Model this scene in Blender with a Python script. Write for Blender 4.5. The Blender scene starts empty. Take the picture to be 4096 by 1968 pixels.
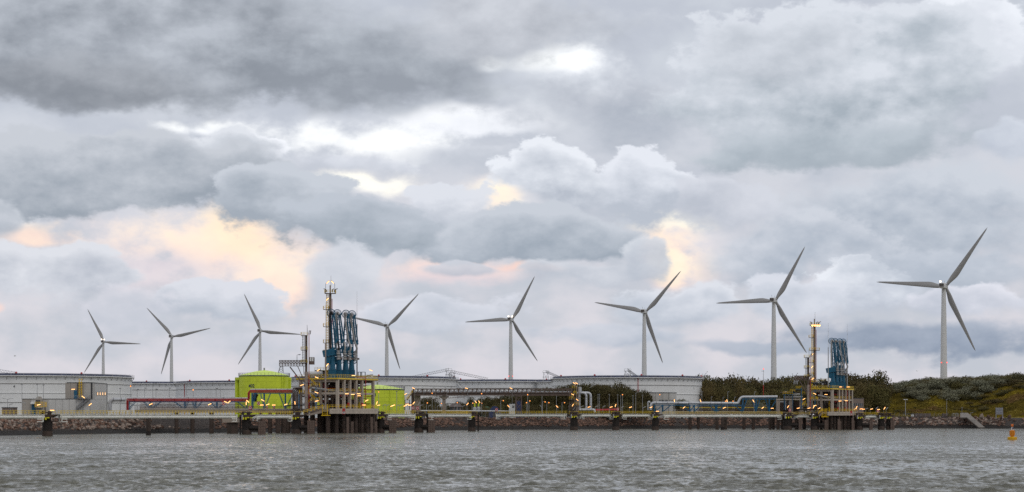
import bpy, math, random
import numpy as np
from mathutils import Vector, Matrix
R = math.radians
random.seed(7)
rng = np.random.default_rng(7)
scene = bpy.context.scene
col = scene.collection

# ------------------------------------------------------------------ camera, exposure
cam_data = bpy.data.cameras.new('camera')
cam = bpy.data.objects.new('camera', cam_data); col.objects.link(cam)
EYE = 6.0
cam.location = (0, 0, EYE); cam.rotation_euler = (R(90), 0, 0)
cam_data.lens = 70.3125; cam_data.sensor_width = 36.0; cam_data.sensor_fit = 'HORIZONTAL'
cam_data.shift_y = (1665 - 984) / 4096.0
cam_data.clip_start = 1.0; cam_data.clip_end = 30000
scene.camera = cam
scene.view_settings.view_transform = 'Standard'
scene.view_settings.look = 'None'
scene.view_settings.exposure = 0.0
scene.view_settings.gamma = 1.0
scene.view_settings.use_curve_mapping = False
scene.render.engine = 'CYCLES'
scene.cycles.use_denoising = False
scene.cycles.use_adaptive_sampling = True
scene.cycles.adaptive_threshold = 0.012
scene.cycles.adaptive_min_samples = 24
scene.cycles.max_bounces = 6
scene.cycles.diffuse_bounces = 3
scene.cycles.glossy_bounces = 3
scene.cycles.transparent_max_bounces = 6
scene.cycles.sample_clamp_indirect = 4.0
scene.cycles.caustics_reflective = False
scene.cycles.caustics_refractive = False

def lin(c):
    """0-255 display colour -> scene linear rgba"""
    o = []
    for v in c[:3]:
        v = v / 255.0
        o.append(v / 12.92 if v <= 0.04045 else ((v + 0.055) / 1.055) ** 2.4)
    return (*o, 1.0)

# ------------------------------------------------------------------ sun
SUN_EL, SUN_AZ = R(52), R(150)          # azimuth clockwise from +Y: over the viewer's right shoulder
sun_data = bpy.data.lights.new('sun', 'SUN')
sun_data.energy = 0.65; sun_data.angle = R(35); sun_data.color = (1.0, 0.93, 0.83)
sun = bpy.data.objects.new('sun', sun_data); col.objects.link(sun)
_sd = Vector((math.sin(SUN_AZ) * math.cos(SUN_EL), math.cos(SUN_AZ) * math.cos(SUN_EL), math.sin(SUN_EL)))
sun.rotation_euler = _sd.to_track_quat('Z', 'Y').to_euler()
sun.location = (60, -60, 120)

# ------------------------------------------------------------------ sky: clear sky behind layers of evening cloud
world = bpy.data.worlds.new('World'); scene.world = world; world.use_nodes = True
nt = world.node_tree; nt.nodes.clear()
def N(t, **kw):
    n = nt.nodes.new(t)
    for k, v in kw.items(): setattr(n, k, v)
    return n
def link(a, b): nt.links.new(a, b)
def math_node(tree, op, a, b=None, c=None, clamp=False):
    n = tree.nodes.new('ShaderNodeMath'); n.operation = op; n.use_clamp = clamp
    for i, v in enumerate((a, b, c)):
        if v is None: continue
        if isinstance(v, (int, float)): n.inputs[i].default_value = v
        else: tree.links.new(v, n.inputs[i])
    return n.outputs[0]
def smooth_node(tree, val, lo, hi, tomin=0.0, tomax=1.0):
    n = tree.nodes.new('ShaderNodeMapRange'); n.interpolation_type = 'SMOOTHSTEP'
    for i, v in ((0, val), (1, lo), (2, hi), (3, tomin), (4, tomax)):
        if isinstance(v, (int, float)): n.inputs[i].default_value = v
        else: tree.links.new(v, n.inputs[i])
    return n.outputs[0]
def mix_node(tree, fac, a, b):
    n = tree.nodes.new('ShaderNodeMix'); n.data_type = 'RGBA'
    for s, v in ((n.inputs[0], fac), (n.inputs[6], a), (n.inputs[7], b)):
        if isinstance(v, (int, float)): s.default_value = v
        elif isinstance(v, tuple): s.default_value = v
        else: tree.links.new(v, s)
    return n.outputs[2]

def make_cloud_group():
    g = bpy.data.node_groups.new('cloud_layer', 'ShaderNodeTree')
    itf = g.interface
    for nm, tp in (('Below', 'NodeSocketColor'), ('P', 'NodeSocketVector'), ('EdgeNoise', 'NodeSocketFloat'), ('FormNoise', 'NodeSocketFloat'),
                   ('Inv', 'NodeSocketVector'), ('Off', 'NodeSocketVector'),
                   ('Rough', 'NodeSocketFloat'), ('Base', 'NodeSocketFloat'), ('SoftDiff', 'NodeSocketFloat'), ('SoftLow', 'NodeSocketFloat'), ('Alpha', 'NodeSocketFloat'),
                   ('Light', 'NodeSocketColor'), ('Dark', 'NodeSocketColor')):
        itf.new_socket(nm, in_out='INPUT', socket_type=tp)
    itf.new_socket('Color', in_out='OUTPUT', socket_type='NodeSocketColor')
    gi = g.nodes.new('NodeGroupInput'); go = g.nodes.new('NodeGroupOutput')
    I = gi.outputs
    M = lambda *a, **k: math_node(g, *a, **k)
    q = g.nodes.new('ShaderNodeVectorMath'); q.operation = 'MULTIPLY_ADD'
    dep = g.nodes.new('ShaderNodeVectorMath'); dep.operation = 'MULTIPLY_ADD'     # keeps the layers in sequence (shader stack stays small)
    g.links.new(I['Below'], dep.inputs[0]); dep.inputs[1].default_value = (1e-7, 1e-7, 0); g.links.new(I['Off'], dep.inputs[2])
    for i, k in enumerate((I['P'], I['Inv'], dep.outputs[0])): g.links.new(k, q.inputs[i])
    ln = g.nodes.new('ShaderNodeVectorMath'); ln.operation = 'LENGTH'; g.links.new(q.outputs[0], ln.inputs[0])
    sx = g.nodes.new('ShaderNodeSeparateXYZ'); g.links.new(q.outputs[0], sx.inputs[0]); v = sx.outputs[1]
    s = M('MULTIPLY_ADD', I['EdgeNoise'], I['Rough'], M('SUBTRACT', I['Base'], ln.outputs['Value']))
    low = smooth_node(g, v, -0.6, 0.5)
    soft = M('MULTIPLY_ADD', low, I['SoftDiff'], I['SoftLow'])
    a = smooth_node(g, s, 0.0, soft, 0.0, I['Alpha'])
    rim = smooth_node(g, s, 0.02, 0.5, 0.45, 0.0)
    t = M('MULTIPLY_ADD', v, 0.45, I['FormNoise'])
    t = M('MULTIPLY_ADD', rim, low, t, clamp=True)
    c = mix_node(g, t, I['Dark'], I['Light'])
    o = mix_node(g, a, I['Below'], c)
    g.links.new(o, go.inputs[0])
    return g
CG = make_cloud_group()

tc = N('ShaderNodeTexCoord')
sep = N('ShaderNodeSeparateXYZ'); link(tc.outputs['Generated'], sep.inputs[0])
W_ = lambda *a, **k: math_node(nt, *a, **k)
U0 = W_('MULTIPLY', W_('ARCTAN2', sep.outputs[0], sep.outputs[1]), 8.0)
V0 = W_('MULTIPLY', W_('ARCSINE', sep.outputs[2]), 8.0)
vm = N('ShaderNodeVectorMath', operation='MULTIPLY'); link(tc.outputs['Generated'], vm.inputs[0]); vm.inputs[1].default_value = (8, 8, 13.0)
def noise(scale, detail, rough, lac=2.0, off=(0, 0, 0)):
    m = N('ShaderNodeVectorMath', operation='ADD'); link(vm.outputs[0], m.inputs[0]); m.inputs[1].default_value = off
    n = N('ShaderNodeTexNoise'); n.noise_dimensions = '3D'
    n.inputs['Scale'].default_value = scale; n.inputs['Detail'].default_value = detail
    n.inputs['Roughness'].default_value = rough; n.inputs['Lacunarity'].default_value = lac
    link(m.outputs[0], n.inputs['Vector']); return n
n_warp = noise(2.2, 3, 0.5)
sw = N('ShaderNodeSeparateXYZ'); link(n_warp.outputs['Color'], sw.inputs[0])
U = W_('ADD', U0, W_('MULTIPLY', W_('SUBTRACT', sw.outputs[0], 0.5), 0.42))
V = W_('ADD', V0, W_('MULTIPLY', W_('SUBTRACT', sw.outputs[1], 0.5), 0.20))
# billowed edge noise (cauliflower outlines) and broad form noise
n_edge = noise(4.2, 9, 0.56, 2.1, (3.1, 0, 1.7))
n_bil = noise(6.5, 5, 0.55, 2.0, (9.1, 2, 5.7))
bil = W_('SUBTRACT', 1.0, W_('MULTIPLY', W_('ABSOLUTE', W_('SUBTRACT', n_bil.outputs[0], 0.5)), 3.2))
EDGE = W_('ADD', W_('MULTIPLY_ADD', n_edge.outputs[0], 1.75, -0.46), W_('MULTIPLY', bil, 0.16))
n_rel = noise(4.2, 7, 0.56, 2.1, (3.1 - 0.03, 0, 1.7 + 0.085))
RELIEF = W_('SUBTRACT', n_edge.outputs[0], n_rel.outputs[0])         # billows catch light on their upper sides
n_form = noise(2.6, 8, 0.52, 2.0, (1.2, 4.0, 8.0))
FORM = n_form.outputs[0]

skytex = N('ShaderNodeTexSky'); skytex.sky_type = 'NISHITA'; skytex.sun_disc = False
skytex.sun_elevation = SUN_EL; skytex.sun_rotation = SUN_AZ
sk = N('ShaderNodeVectorMath', operation='SCALE'); link(skytex.outputs[0], sk.inputs[0]); sk.inputs['Scale'].default_value = 0.10
# high veil of stratus over the clear sky: pale pinkish low down, cooler grey overhead
elev = smooth_node(nt, V0, 0.0, 1.5)
veil = mix_node(nt, elev, lin((222, 217, 222)), lin((210, 213, 219)))
veil2 = mix_node(nt, smooth_node(nt, FORM, 0.36, 0.64), lin((199, 202, 210)), veil)
cur = mix_node(nt, 0.95, sk.outputs[0], veil2)

PV = N('ShaderNodeCombineXYZ'); link(U, PV.inputs[0]); link(V, PV.inputs[1]); PV = PV.outputs[0]
FORMT = W_('MULTIPLY_ADD', RELIEF, 1.7, W_('MULTIPLY_ADD', FORM, 2.2, 0.45 - 1.1))
def cloud(px, py, rx, ry, light, dark, alpha=1.0, rough=0.9, soft=0.22, softlow=0.6):
    """px,py,rx,ry in thousandths of 1/8 radian of azimuth and elevation about due +Y"""
    global cur
    n = N('ShaderNodeGroup'); n.node_tree = CG
    link(cur, n.inputs['Below']); link(PV, n.inputs['P'])
    link(EDGE, n.inputs['EdgeNoise']); link(FORMT, n.inputs['FormNoise'])
    cu, cv, ru, rv = (px - 2048) / 1000, (1665 - py) / 1000, rx / 1000, ry / 1000
    for k, v in (('Inv', (1 / ru, 1 / rv, 0)), ('Off', (-cu / ru, -cv / rv, 0)),
                 ('Rough', rough), ('Base', 1.0 - rough * 0.5), ('SoftDiff', soft - softlow), ('SoftLow', softlow), ('Alpha', alpha), ('Light', lin(light)), ('Dark', lin(dark))):
        n.inputs[k].default_value = v
    cur = n.outputs[0]
S = 1.59
def c2(x, y, rx, ry, *a, **k): cloud(x * S, y * S, rx * S, ry * S, *a, **k)
WHT = (255, 255, 253); 
# --- bright openings and lit high cloud, farthest
c2(880, 362, 400, 96, (240, 241, 245), (228, 230, 235), 0.8, 1.2, 1.0, 1.0)
c2(900, 364, 280, 64, WHT, (250, 250, 250), 1.0, 1.3, 0.9, 0.9)
c2(1210, 305, 260, 45, (252, 252, 254), (240, 241, 245), 0.9, 1.0, 0.6, 0.6)
c2(950, 478, 260, 60, (250, 244, 236), (240, 238, 238), 0.9, 1.2, 1.0, 1.0)
c2(920, 478, 180, 44, (255, 252, 242), (253, 250, 244), 1.0, 1.2, 0.8, 0.8)
c2(500, 640, 400, 150, (240, 230, 228), (232, 222, 224), 0.9, 1.1, 1.0, 1.0)
c2(540, 620, 270, 115, (253, 236, 220), (246, 226, 216), 1.0, 1.2, 0.9, 0.9)
c2(590, 590, 110, 80, (255, 240, 216), (255, 232, 208), 0.9, 1.2, 0.9, 0.9)
c2(690, 710, 125, 78, (255, 238, 220), (251, 226, 214), 0.95, 1.2, 0.8, 0.8)
c2(90, 520, 110, 60, (246, 246, 246), (234, 234, 238), 0.9, 1.4, 1.0, 1.0)
c2(120, 592, 110, 36, (255, 236, 216), (246, 222, 212), 0.9, 0.9, 0.7, 0.7)
c2(15, 790, 60, 20, (255, 220, 206), (246, 216, 208), 0.8, 0.8, 0.7, 0.7)
c2(1250, 500, 140, 80, (246, 238, 232), (240, 230, 228), 0.8, 1.2, 1.0, 1.0)
c2(1250, 505, 80, 50, (255, 244, 226), (253, 234, 220), 0.95, 1.2, 0.8, 0.8)
c2(1700, 610, 190, 140, (242, 234, 230), (232, 224, 226), 0.85, 1.2, 1.0, 1.0)
c2(1700, 555, 150, 34, (255, 252, 236), (250, 240, 228), 0.95, 1.0, 0.6, 0.6)
c2(1690, 640, 90, 85, (254, 238, 220), (250, 226, 214), 1.0, 1.5, 0.9, 0.9)
c2(1680, 660, 60, 50, (255, 246, 228), (255, 238, 216), 0.9, 1.2, 0.7, 0.7)
c2(1180, 690, 230, 50, (250, 226, 216), (232, 216, 218), 0.8, 1.0, 0.8, 0.8)
c2(1330, 680, 110, 22, (255, 218, 198), (244, 214, 206), 0.8, 0.9, 0.7, 0.7)
c2(2150, 80, 380, 45, (226, 226, 232), (212, 212, 219), 0.7, 0.8, 0.8, 0.8)
# --- mid-distance greys
c2(400, 690, 190, 70, (234, 226, 228), (222, 214, 219), 0.75, 1.0, 0.7, 0.8)
c2(1250, 100, 480, 110, (212, 215, 221), (186, 190, 198), 0.85, 1.0, 0.5, 0.7)
c2(1480, 250, 320, 95, (212, 215, 221), (184, 188, 197), 0.85, 1.0, 0.5, 0.7)
c2(1250, 395, 300, 30, (220, 222, 228), (196, 200, 208), 0.85, 1.0, 0.6, 0.7)
c2(880, 420, 190, 24, (226, 228, 234), (206, 209, 217), 0.8, 1.0, 0.6, 0.7)
c2(1620, 320, 210, 120, (202, 205, 212), (178, 184, 194), 0.8, 0.9, 0.6, 0.7)
c2(2330, 560, 380, 170, (208, 212, 219), (176, 184, 195), 0.95, 1.0, 0.5, 0.7)
c2(1980, 640, 260, 120, (210, 213, 220), (178, 186, 197), 0.95, 1.1, 0.4, 0.7)
c2(1400, 175, 230, 80, (234, 236, 241), (222, 225, 231), 0.85, 1.2, 1.0, 1.0)
c2(1400, 164, 125, 46, WHT, (250, 251, 253), 1.0, 1.3, 0.8, 0.9)
c2(1252, 152, 60, 26, WHT, (248, 250, 252), 0.9, 1.3, 0.9, 0.9)
# big cumulus at upper right
c2(2440, 160, 190, 130, (236, 238, 243), (206, 209, 217), 0.95, 0.9, 0.16, 0.6)
c2(2090, 240, 430, 215, (220, 223, 229), (176, 184, 192), 1.0, 0.8, 0.16, 0.45)
c2(1930, 170, 240, 120, (218, 221, 227), (194, 198, 205), 0.8, 0.9, 0.2, 0.8)
c2(2140, 375, 380, 80, (190, 197, 204), (170, 179, 187), 0.85, 0.8, 0.7, 0.4)
c2(2540, 400, 90, 60, (214, 218, 226), (190, 196, 207), 0.8, 0.9, 0.3, 0.7)
# --- cumulus heaps in the middle
c2(1620, 480, 160, 100, (228, 230, 236), (192, 197, 206), 1.0, 1.0, 0.14, 0.45)
c2(1400, 460, 150, 95, (232, 234, 239), (190, 195, 204), 1.0, 1.0, 0.14, 0.45)
c2(1840, 520, 130, 90, (214, 216, 223), (192, 196, 205), 0.85, 1.0, 0.25, 0.6)
c2(1130, 530, 120, 90, (222, 224, 230), (190, 195, 204), 0.95, 1.0, 0.16, 0.6)
c2(1330, 600, 260, 74, (204, 208, 215), (170, 178, 188), 1.0, 0.9, 0.16, 0.28)
c2(1180, 690, 90, 26, (210, 212, 219), (192, 196, 205), 0.85, 1.0, 0.4, 0.6)
c2(1440, 690, 170, 50, (214, 216, 222), (190, 195, 204), 0.9, 1.0, 0.3, 0.6)
c2(1610, 655, 70, 60, (214, 217, 223), (192, 197, 206), 0.9, 1.1, 0.3, 0.5)
c2(500, 328, 120, 30, WHT, (244, 245, 248), 0.95, 1.4, 0.9, 0.9)
# --- left: second bank with its lit tops, then the band over the orange gap
c2(650, 420, 100, 66, (240, 241, 245), (196, 200, 208), 1.0, 1.0, 0.14, 0.5)
c2(560, 400, 150, 70, (224, 226, 231), (190, 195, 203), 1.0, 0.9, 0.2, 0.5)
c2(300, 450, 480, 112, (204, 207, 213), (166, 173, 182), 1.0, 0.75, 0.22, 0.22)
c2(720, 525, 180, 95, (204, 208, 215), (172, 179, 188), 1.0, 0.9, 0.16, 0.3)
c2(910, 566, 230, 64, (196, 201, 209), (170, 178, 187), 1.0, 0.85, 0.22, 0.25)
c2(0, 560, 90, 50, (210, 213, 219), (184, 189, 197), 0.8, 0.9, 0.4, 0.5)
c2(140, 700, 210, 90, (222, 223, 228), (190, 194, 203), 1.0, 1.0, 0.18, 0.5)
c2(560, 765, 150, 52, (220, 221, 227), (192, 197, 206), 1.0, 1.0, 0.18, 0.5)
c2(330, 790, 150, 60, (224, 222, 228), (204, 206, 214), 0.7, 1.0, 0.4, 0.6)
c2(860, 700, 110, 90, (216, 218, 224), (196, 200, 208), 0.85, 1.0, 0.3, 0.6)
# --- low rows towards the horizon
c2(1060, 800, 240, 50, (220, 221, 228), (196, 201, 210), 0.85, 1.0, 0.25, 0.6)
c2(1720, 780, 220, 60, (222, 224, 230), (190, 196, 206), 0.9, 1.0, 0.2, 0.6)
c2(2200, 740, 140, 70, (232, 234, 239), (194, 199, 209), 0.95, 1.0, 0.14, 0.6)
c2(2020, 760, 170, 60, (220, 222, 229), (192, 198, 208), 0.9, 1.0, 0.2, 0.6)
c2(2380, 690, 260, 60, (206, 210, 218), (180, 188, 199), 0.8, 1.0, 0.5, 0.7)
c2(2460, 770, 170, 64, (226, 226, 233), (196, 200, 210), 0.9, 1.0, 0.2, 0.6)
c2(1500, 850, 300, 34, (208, 211, 219), (186, 193, 204), 0.8, 1.0, 0.5, 0.6)
c2(2320, 862, 440, 56, (182, 189, 201), (154, 164, 180), 0.95, 0.8, 0.6, 0.4)
c2(1880, 880, 230, 26, (190, 196, 207), (172, 181, 194), 0.8, 0.8, 0.6, 0.5)
c2(700, 870, 420, 36, (216, 215, 222), (200, 203, 211), 0.6, 1.0, 0.7, 0.8)
# --- the dark rain cloud over the upper left, nearest
c2(350, 120, 760, 185, (194, 198, 205), (152, 157, 165), 1.0, 0.4, 0.5, 0.28)
c2(960, 170, 440, 140, (192, 197, 204), (158, 163, 171), 0.9, 0.6, 0.8, 0.5)
c2(160, 230, 430, 75, (172, 175, 181), (148, 152, 159), 0.65, 0.5, 0.7, 0.45)
c2(1240, 60, 320, 110, (208, 210, 216), (180, 183, 190), 0.75, 0.9, 0.6, 0.6)
# outside the view the same broken grey goes on all round
gen = mix_node(nt, smooth_node(nt, FORM, 0.34, 0.66), lin((168, 173, 182)), lin((226, 227, 231)))
gen = mix_node(nt, smooth_node(nt, EDGE, 0.62, 0.74, 0.0, 0.55), gen, lin((250, 249, 247)))
far_u = smooth_node(nt, W_('ABSOLUTE', U0), 2.2, 3.4)
far_v = smooth_node(nt, V0, 1.75, 2.6)
out_f = W_('MAXIMUM', far_u, far_v)
cur = mix_node(nt, out_f, cur, gen)
tint = N('ShaderNodeVectorMath', operation='MULTIPLY'); link(cur, tint.inputs[0]); tint.inputs[1].default_value = (0.985, 0.998, 1.008)
gm = N('ShaderNodeGamma'); link(tint.outputs[0], gm.inputs[0]); gm.inputs[1].default_value = 1.22
bg = N('ShaderNodeBackground'); link(gm.outputs[0], bg.inputs['Color']); bg.inputs['Strength'].default_value = 1.11
wo = N('ShaderNodeOutputWorld'); link(bg.outputs[0], wo.inputs['Surface'])
world.cycles.sampling_method = 'MANUAL'; world.cycles.sample_map_resolution = 512
# ------------------------------------------------------------------ helpers
F = 8000.0
def X(px, d): return (px - 2048) * d / F
def Z(py, d): return EYE + (1665 - py) * d / F
def P(px, py, d): return Vector((X(px, d), d, Z(py, d)))
OFF = {}

class MB:
    """collects shapes; build() links them as one mesh object"""
    def __init__(s): s.v = []; s.f = []
    def add(s, vs, fs):
        b = len(s.v); s.v.extend([tuple(v) for v in vs]); s.f.extend([tuple(i + b for i in f) for f in fs]); return s
    def box(s, c, size, rz=0.0, tilt=None):
        hx, hy, hz = size[0] / 2, size[1] / 2, size[2] / 2
        m = Matrix.Rotation(rz, 3, 'Z')
        if tilt is not None: m = m @ Matrix.Rotation(tilt, 3, 'Y')
        c = Vector(c)
        vs = [c + m @ Vector((x, y, z)) for z in (-hz, hz) for x, y in ((-hx, -hy), (hx, -hy), (hx, hy), (-hx, hy))]
        return s.add(vs, [(3, 2, 1, 0), (4, 5, 6, 7), (0, 1, 5, 4), (1, 2, 6, 5), (2, 3, 7, 6), (3, 0, 4, 7)])
    def b2(s, x0, x1, y0, y1, z0, z1):
        return s.box(((x0 + x1) / 2, (y0 + y1) / 2, (z0 + z1) / 2), (abs(x1 - x0), abs(y1 - y0), abs(z1 - z0)))
    def bar(s, p, q, w, h=None):
        p, q = Vector(p), Vector(q); h = w if h is None else h
        d = (q - p)
        if d.length < 1e-6: return s
        d.normalize()
        up = Vector((0, 0, 1)) if abs(d.z) < 0.95 else Vector((0, 1, 0))
        a = d.cross(up).normalized(); b = a.cross(d).normalized()
        vs = [e + a * sx * w / 2 + b * sy * h / 2 for e in (p, q) for sx, sy in ((-1, -1), (1, -1), (1, 1), (-1, 1))]
        return s.add(vs, [(3, 2, 1, 0), (4, 5, 6, 7), (0, 1, 5, 4), (1, 2, 6, 5), (2, 3, 7, 6), (3, 0, 4, 7)])
    def cyl(s, p, q, r0, r1=None, n=12, cap=True):
        p, q = Vector(p), Vector(q); r1 = r0 if r1 is None else r1
        d = (q - p).normalized()
        up = Vector((0, 0, 1)) if abs(d.z) < 0.95 else Vector((0, 1, 0))
        a = d.cross(up).normalized(); b = a.cross(d).normalized()
        vs = []
        for e, r in ((p, r0), (q, r1)):
            for i in range(n):
                t = 2 * math.pi * i / n
                vs.append(e + (a * math.cos(t) + b * math.sin(t)) * r)
        fs = [(i, (i + 1) % n, n + (i + 1) % n, n + i) for i in range(n)]
        if cap: fs += [tuple(range(n - 1, -1, -1)), tuple(range(n, 2 * n))]
        return s.add(vs, fs)
    def tube(s, pts, r, n=10, cap=True):
        pts = [Vector(p) for p in pts]; vs = []; k = len(pts)
        prev = None
        for i, p in enumerate(pts):
            t = (pts[min(i + 1, k - 1)] - pts[max(i - 1, 0)]).normalized()
            if prev is None:
                up = Vector((0, 0, 1)) if abs(t.z) < 0.9 else Vector((0, 1, 0))
                a = t.cross(up).normalized()
            else:
                a = (prev - t * prev.dot(t)).normalized()
            prev = a; b = t.cross(a)
            rr = r[i] if isinstance(r, (list, tuple)) else r
            for j in range(n):
                th = 2 * math.pi * j / n
                vs.append(p + (a * math.cos(th) + b * math.sin(th)) * rr)
        fs = []
        for i in range(k - 1):
            for j in range(n):
                fs.append((i * n + j, i * n + (j + 1) % n, (i + 1) * n + (j + 1) % n, (i + 1) * n + j))
        if cap: fs += [tuple(range(n - 1, -1, -1)), tuple(range((k - 1) * n, k * n))]
        return s.add(vs, fs)
    def pipe(s, pts, r, n=10, bend=None, seg=4):
        """tube through corner points with rounded bends"""
        pts = [Vector(p) for p in pts]; bend = bend or r * 2.2
        out = [pts[0]]
        for i in range(1, len(pts) - 1):
            a, b, c = pts[i - 1], pts[i], pts[i + 1]
            u = (a - b); w = (c - b); l = min(bend, u.length * .49, w.length * .49)
            p0 = b + u.normalized() * l; p1 = b + w.normalized() * l
            for k in range(seg + 1):
                t = k / seg
                out.append(p0 * (1 - t) ** 2 + b * 2 * t * (1 - t) + p1 * t * t)
        out.append(pts[-1])
        return s.tube(out, r, n)
    def lathe(s, c, prof, n=24):
        """prof: list of (r, z) bottom to top"""
        c = Vector(c); vs = []
        for r, z in prof:
            for i in range(n):
                t = 2 * math.pi * i / n
                vs.append(c + Vector((r * math.cos(t), r * math.sin(t), z)))
        fs = []
        for k in range(len(prof) - 1):
            for i in range(n):
                fs.append((k * n + i, k * n + (i + 1) % n, (k + 1) * n + (i + 1) % n, (k + 1) * n + i))
        fs.append(tuple(range(n - 1, -1, -1))); fs.append(tuple(range((len(prof) - 1) * n, len(prof) * n)))
        return s.add(vs, fs)
    def prism(s, poly, z0, z1):
        n = len(poly)
        vs = [(x, y, z0) for x, y in poly] + [(x, y, z1) for x, y in poly]
        fs = [tuple(range(n - 1, -1, -1)), tuple(range(n, 2 * n))] + [(i, (i + 1) % n, n + (i + 1) % n, n + i) for i in range(n)]
        return s.add(vs, fs)
    def slab(s, poly, dy):
        """poly: points in space (one plane facing the viewer), thickened by dy in depth"""
        n = len(poly); poly = [Vector(p) for p in poly]
        vs = poly + [p + Vector((0, dy, 0)) for p in poly]
        fs = [tuple(range(n)), tuple(range(2 * n - 1, n - 1, -1))] + [(i, n + i, n + (i + 1) % n, (i + 1) % n) for i in range(n)]
        return s.add(vs, fs)
    def ball(s, c, r, n=10, m=6, sz=1.0):
        prof = [(max(1e-3, r * math.sin(math.pi * k / m)), -r * sz * math.cos(math.pi * k / m)) for k in range(m + 1)]
        return s.lathe(c, prof, n)
    def mesh(s, name, off=(0, 0, 0), smooth=False):
        me = bpy.data.meshes.new(name)
        v = np.array(s.v, dtype=np.float64) - np.array(off)
        me.from_pydata(v.tolist(), [], s.f); me.update()
        if smooth: me.shade_smooth()
        return me
    def build(s, name, mat, parent=None, smooth=False, off=None):
        if parent is not None: o_ = OFF.get(parent.name, Vector((0, 0, 0)))
        elif off is not None: o_ = Vector(off)
        else:
            a = np.array(s.v); o_ = Vector((float(a[:, 0].mean()), float(a[:, 1].mean()), float(a[:, 2].min())))
        me = s.mesh(name, o_, smooth)
        if isinstance(mat, (list, tuple)):
            for m in mat: me.materials.append(m)
        else: me.materials.append(mat)
        ob = bpy.data.objects.new(name, me); col.objects.link(ob)
        OFF[ob.name] = Vector(o_)
        if parent is not None: ob.parent = parent
        else: ob.location = o_
        return ob

def auto_smooth(ob, ang=40):
    me = ob.data; me.shade_smooth()
    try: me.set_sharp_from_angle(angle=R(ang))
    except Exception: pass
    return ob
def tag(o, label, cat, group=None):
    o['label'] = label; o['category'] = cat
    if group: o['group'] = group
    return o
def thing(name, loc, label, cat, group=None):
    o = bpy.data.objects.new(name, None); col.objects.link(o); o.location = loc; o.empty_display_size = 0.5
    OFF[o.name] = Vector(loc)
    return tag(o, label, cat, group)
KIDS = {}
def copy_tree(o, parent=None):
    c = o.copy(); col.objects.link(c); c.parent = parent
    for ch in o.children: copy_tree(ch, c)
    return c
def place(proto, loc, rz=0.0, label=None, group=None, scale=None, first=False):
    c = proto if first else copy_tree(proto)
    c.location = loc; c.rotation_euler = (0, 0, rz)
    if scale: c.scale = (scale,) * 3 if isinstance(scale, (int, float)) else scale
    if label: c['label'] = label
    if group: c['group'] = group
    return c
def piece(mesh, name, loc, parent, rz=0.0, scale=None, rot=None):
    """one alike piece sharing mesh data; loc in world coordinates"""
    ob = bpy.data.objects.new(name, mesh); col.objects.link(ob)
    ob.parent = parent; ob.location = Vector(loc) - OFF.get(parent.name, Vector((0, 0, 0)))
    ob.rotation_euler = rot if rot is not None else (0, 0, rz)
    if scale: ob.scale = scale
    return ob

# ------------------------------------------------------------------ materials
MATS = {}
def pm(name, c, rough=0.6, metal=0.0, var=0.18, scale=0.6, stretch=(1, 1, 1), dirt=None, dirt_amt=0.0, bump=0.0, bscale=6.0, rnd=0.0, spec=0.4):
    """base colour (linear or 0-1 display-independent albedo) with mottling, optional dirt streaks and fine relief"""
    m = bpy.data.materials.new(name); m.use_nodes = True; t = m.node_tree; b = t.nodes['Principled BSDF']
    tc_ = t.nodes.new('ShaderNodeTexCoord'); mp = t.nodes.new('ShaderNodeMapping'); mp.inputs['Scale'].default_value = stretch
    t.links.new(tc_.outputs['Object'], mp.inputs[0])
    n = t.nodes.new('ShaderNodeTexNoise'); n.inputs['Scale'].default_value = scale; n.inputs['Detail'].default_value = 5; n.inputs['Roughness'].default_value = 0.6
    t.links.new(mp.outputs[0], n.inputs['Vector'])
    f = smooth_node(t, n.outputs[0], 0.25, 0.75)
    lo = tuple(v * (1 - var) for v in c); hi = tuple(min(1, v * (1 + var)) for v in c)
    colr = mix_node(t, f, (*lo, 1), (*hi, 1))
    if dirt is not None:
        n2 = t.nodes.new('ShaderNodeTexNoise'); n2.inputs['Scale'].default_value = scale * 2.3; n2.inputs['Detail'].default_value = 6; n2.inputs['Roughness'].default_value = 0.7
        mp2 = t.nodes.new('ShaderNodeMapping'); mp2.inputs['Scale'].default_value = (1, 1, 0.18); mp2.inputs['Location'].default_value = (3, 7, 1)
        t.links.new(tc_.outputs['Object'], mp2.inputs[0]); t.links.new(mp2.outputs[0], n2.inputs['Vector'])
        f2 = smooth_node(t, n2.outputs[0], 0.48, 0.72, 0.0, dirt_amt)
        colr = mix_node(t, f2, colr, (*dirt, 1))
    if rnd:
        oi = t.nodes.new('ShaderNodeObjectInfo')
        hs = t.nodes.new('ShaderNodeHueSaturation')
        t.links.new(colr, hs.inputs['Color'])
        t.links.new(smooth_node(t, oi.outputs['Random'], 0.0, 1.0, 1 - rnd, 1 + rnd), hs.inputs['Value'])
        colr = hs.outputs[0]
    t.links.new(colr, b.inputs['Base Color'])
    b.inputs['Roughness'].default_value = rough; b.inputs['Metallic'].default_value = metal
    b.inputs['Specular IOR Level'].default_value = spec
    if bump:
        n3 = t.nodes.new('ShaderNodeTexNoise'); n3.inputs['Scale'].default_value = bscale; n3.inputs['Detail'].default_value = 4
        t.links.new(tc_.outputs['Object'], n3.inputs['Vector'])
        bp = t.nodes.new('ShaderNodeBump'); bp.inputs['Strength'].default_value = bump; bp.inputs['Distance'].default_value = 0.2
        t.links.new(n3.outputs[0], bp.inputs['Height']); t.links.new(bp.outputs[0], b.inputs['Normal'])
    MATS[name] = m; return m
def emit(name, c, strength):
    m = bpy.data.materials.new(name); m.use_nodes = True; b = m.node_tree.nodes['Principled BSDF']
    b.inputs['Base Color'].default_value = (*c, 1); b.inputs['Emission Color'].default_value = (*c, 1); b.inputs['Emission Strength'].default_value = strength
    MATS[name] = m; return m
M_ = MATS
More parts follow.
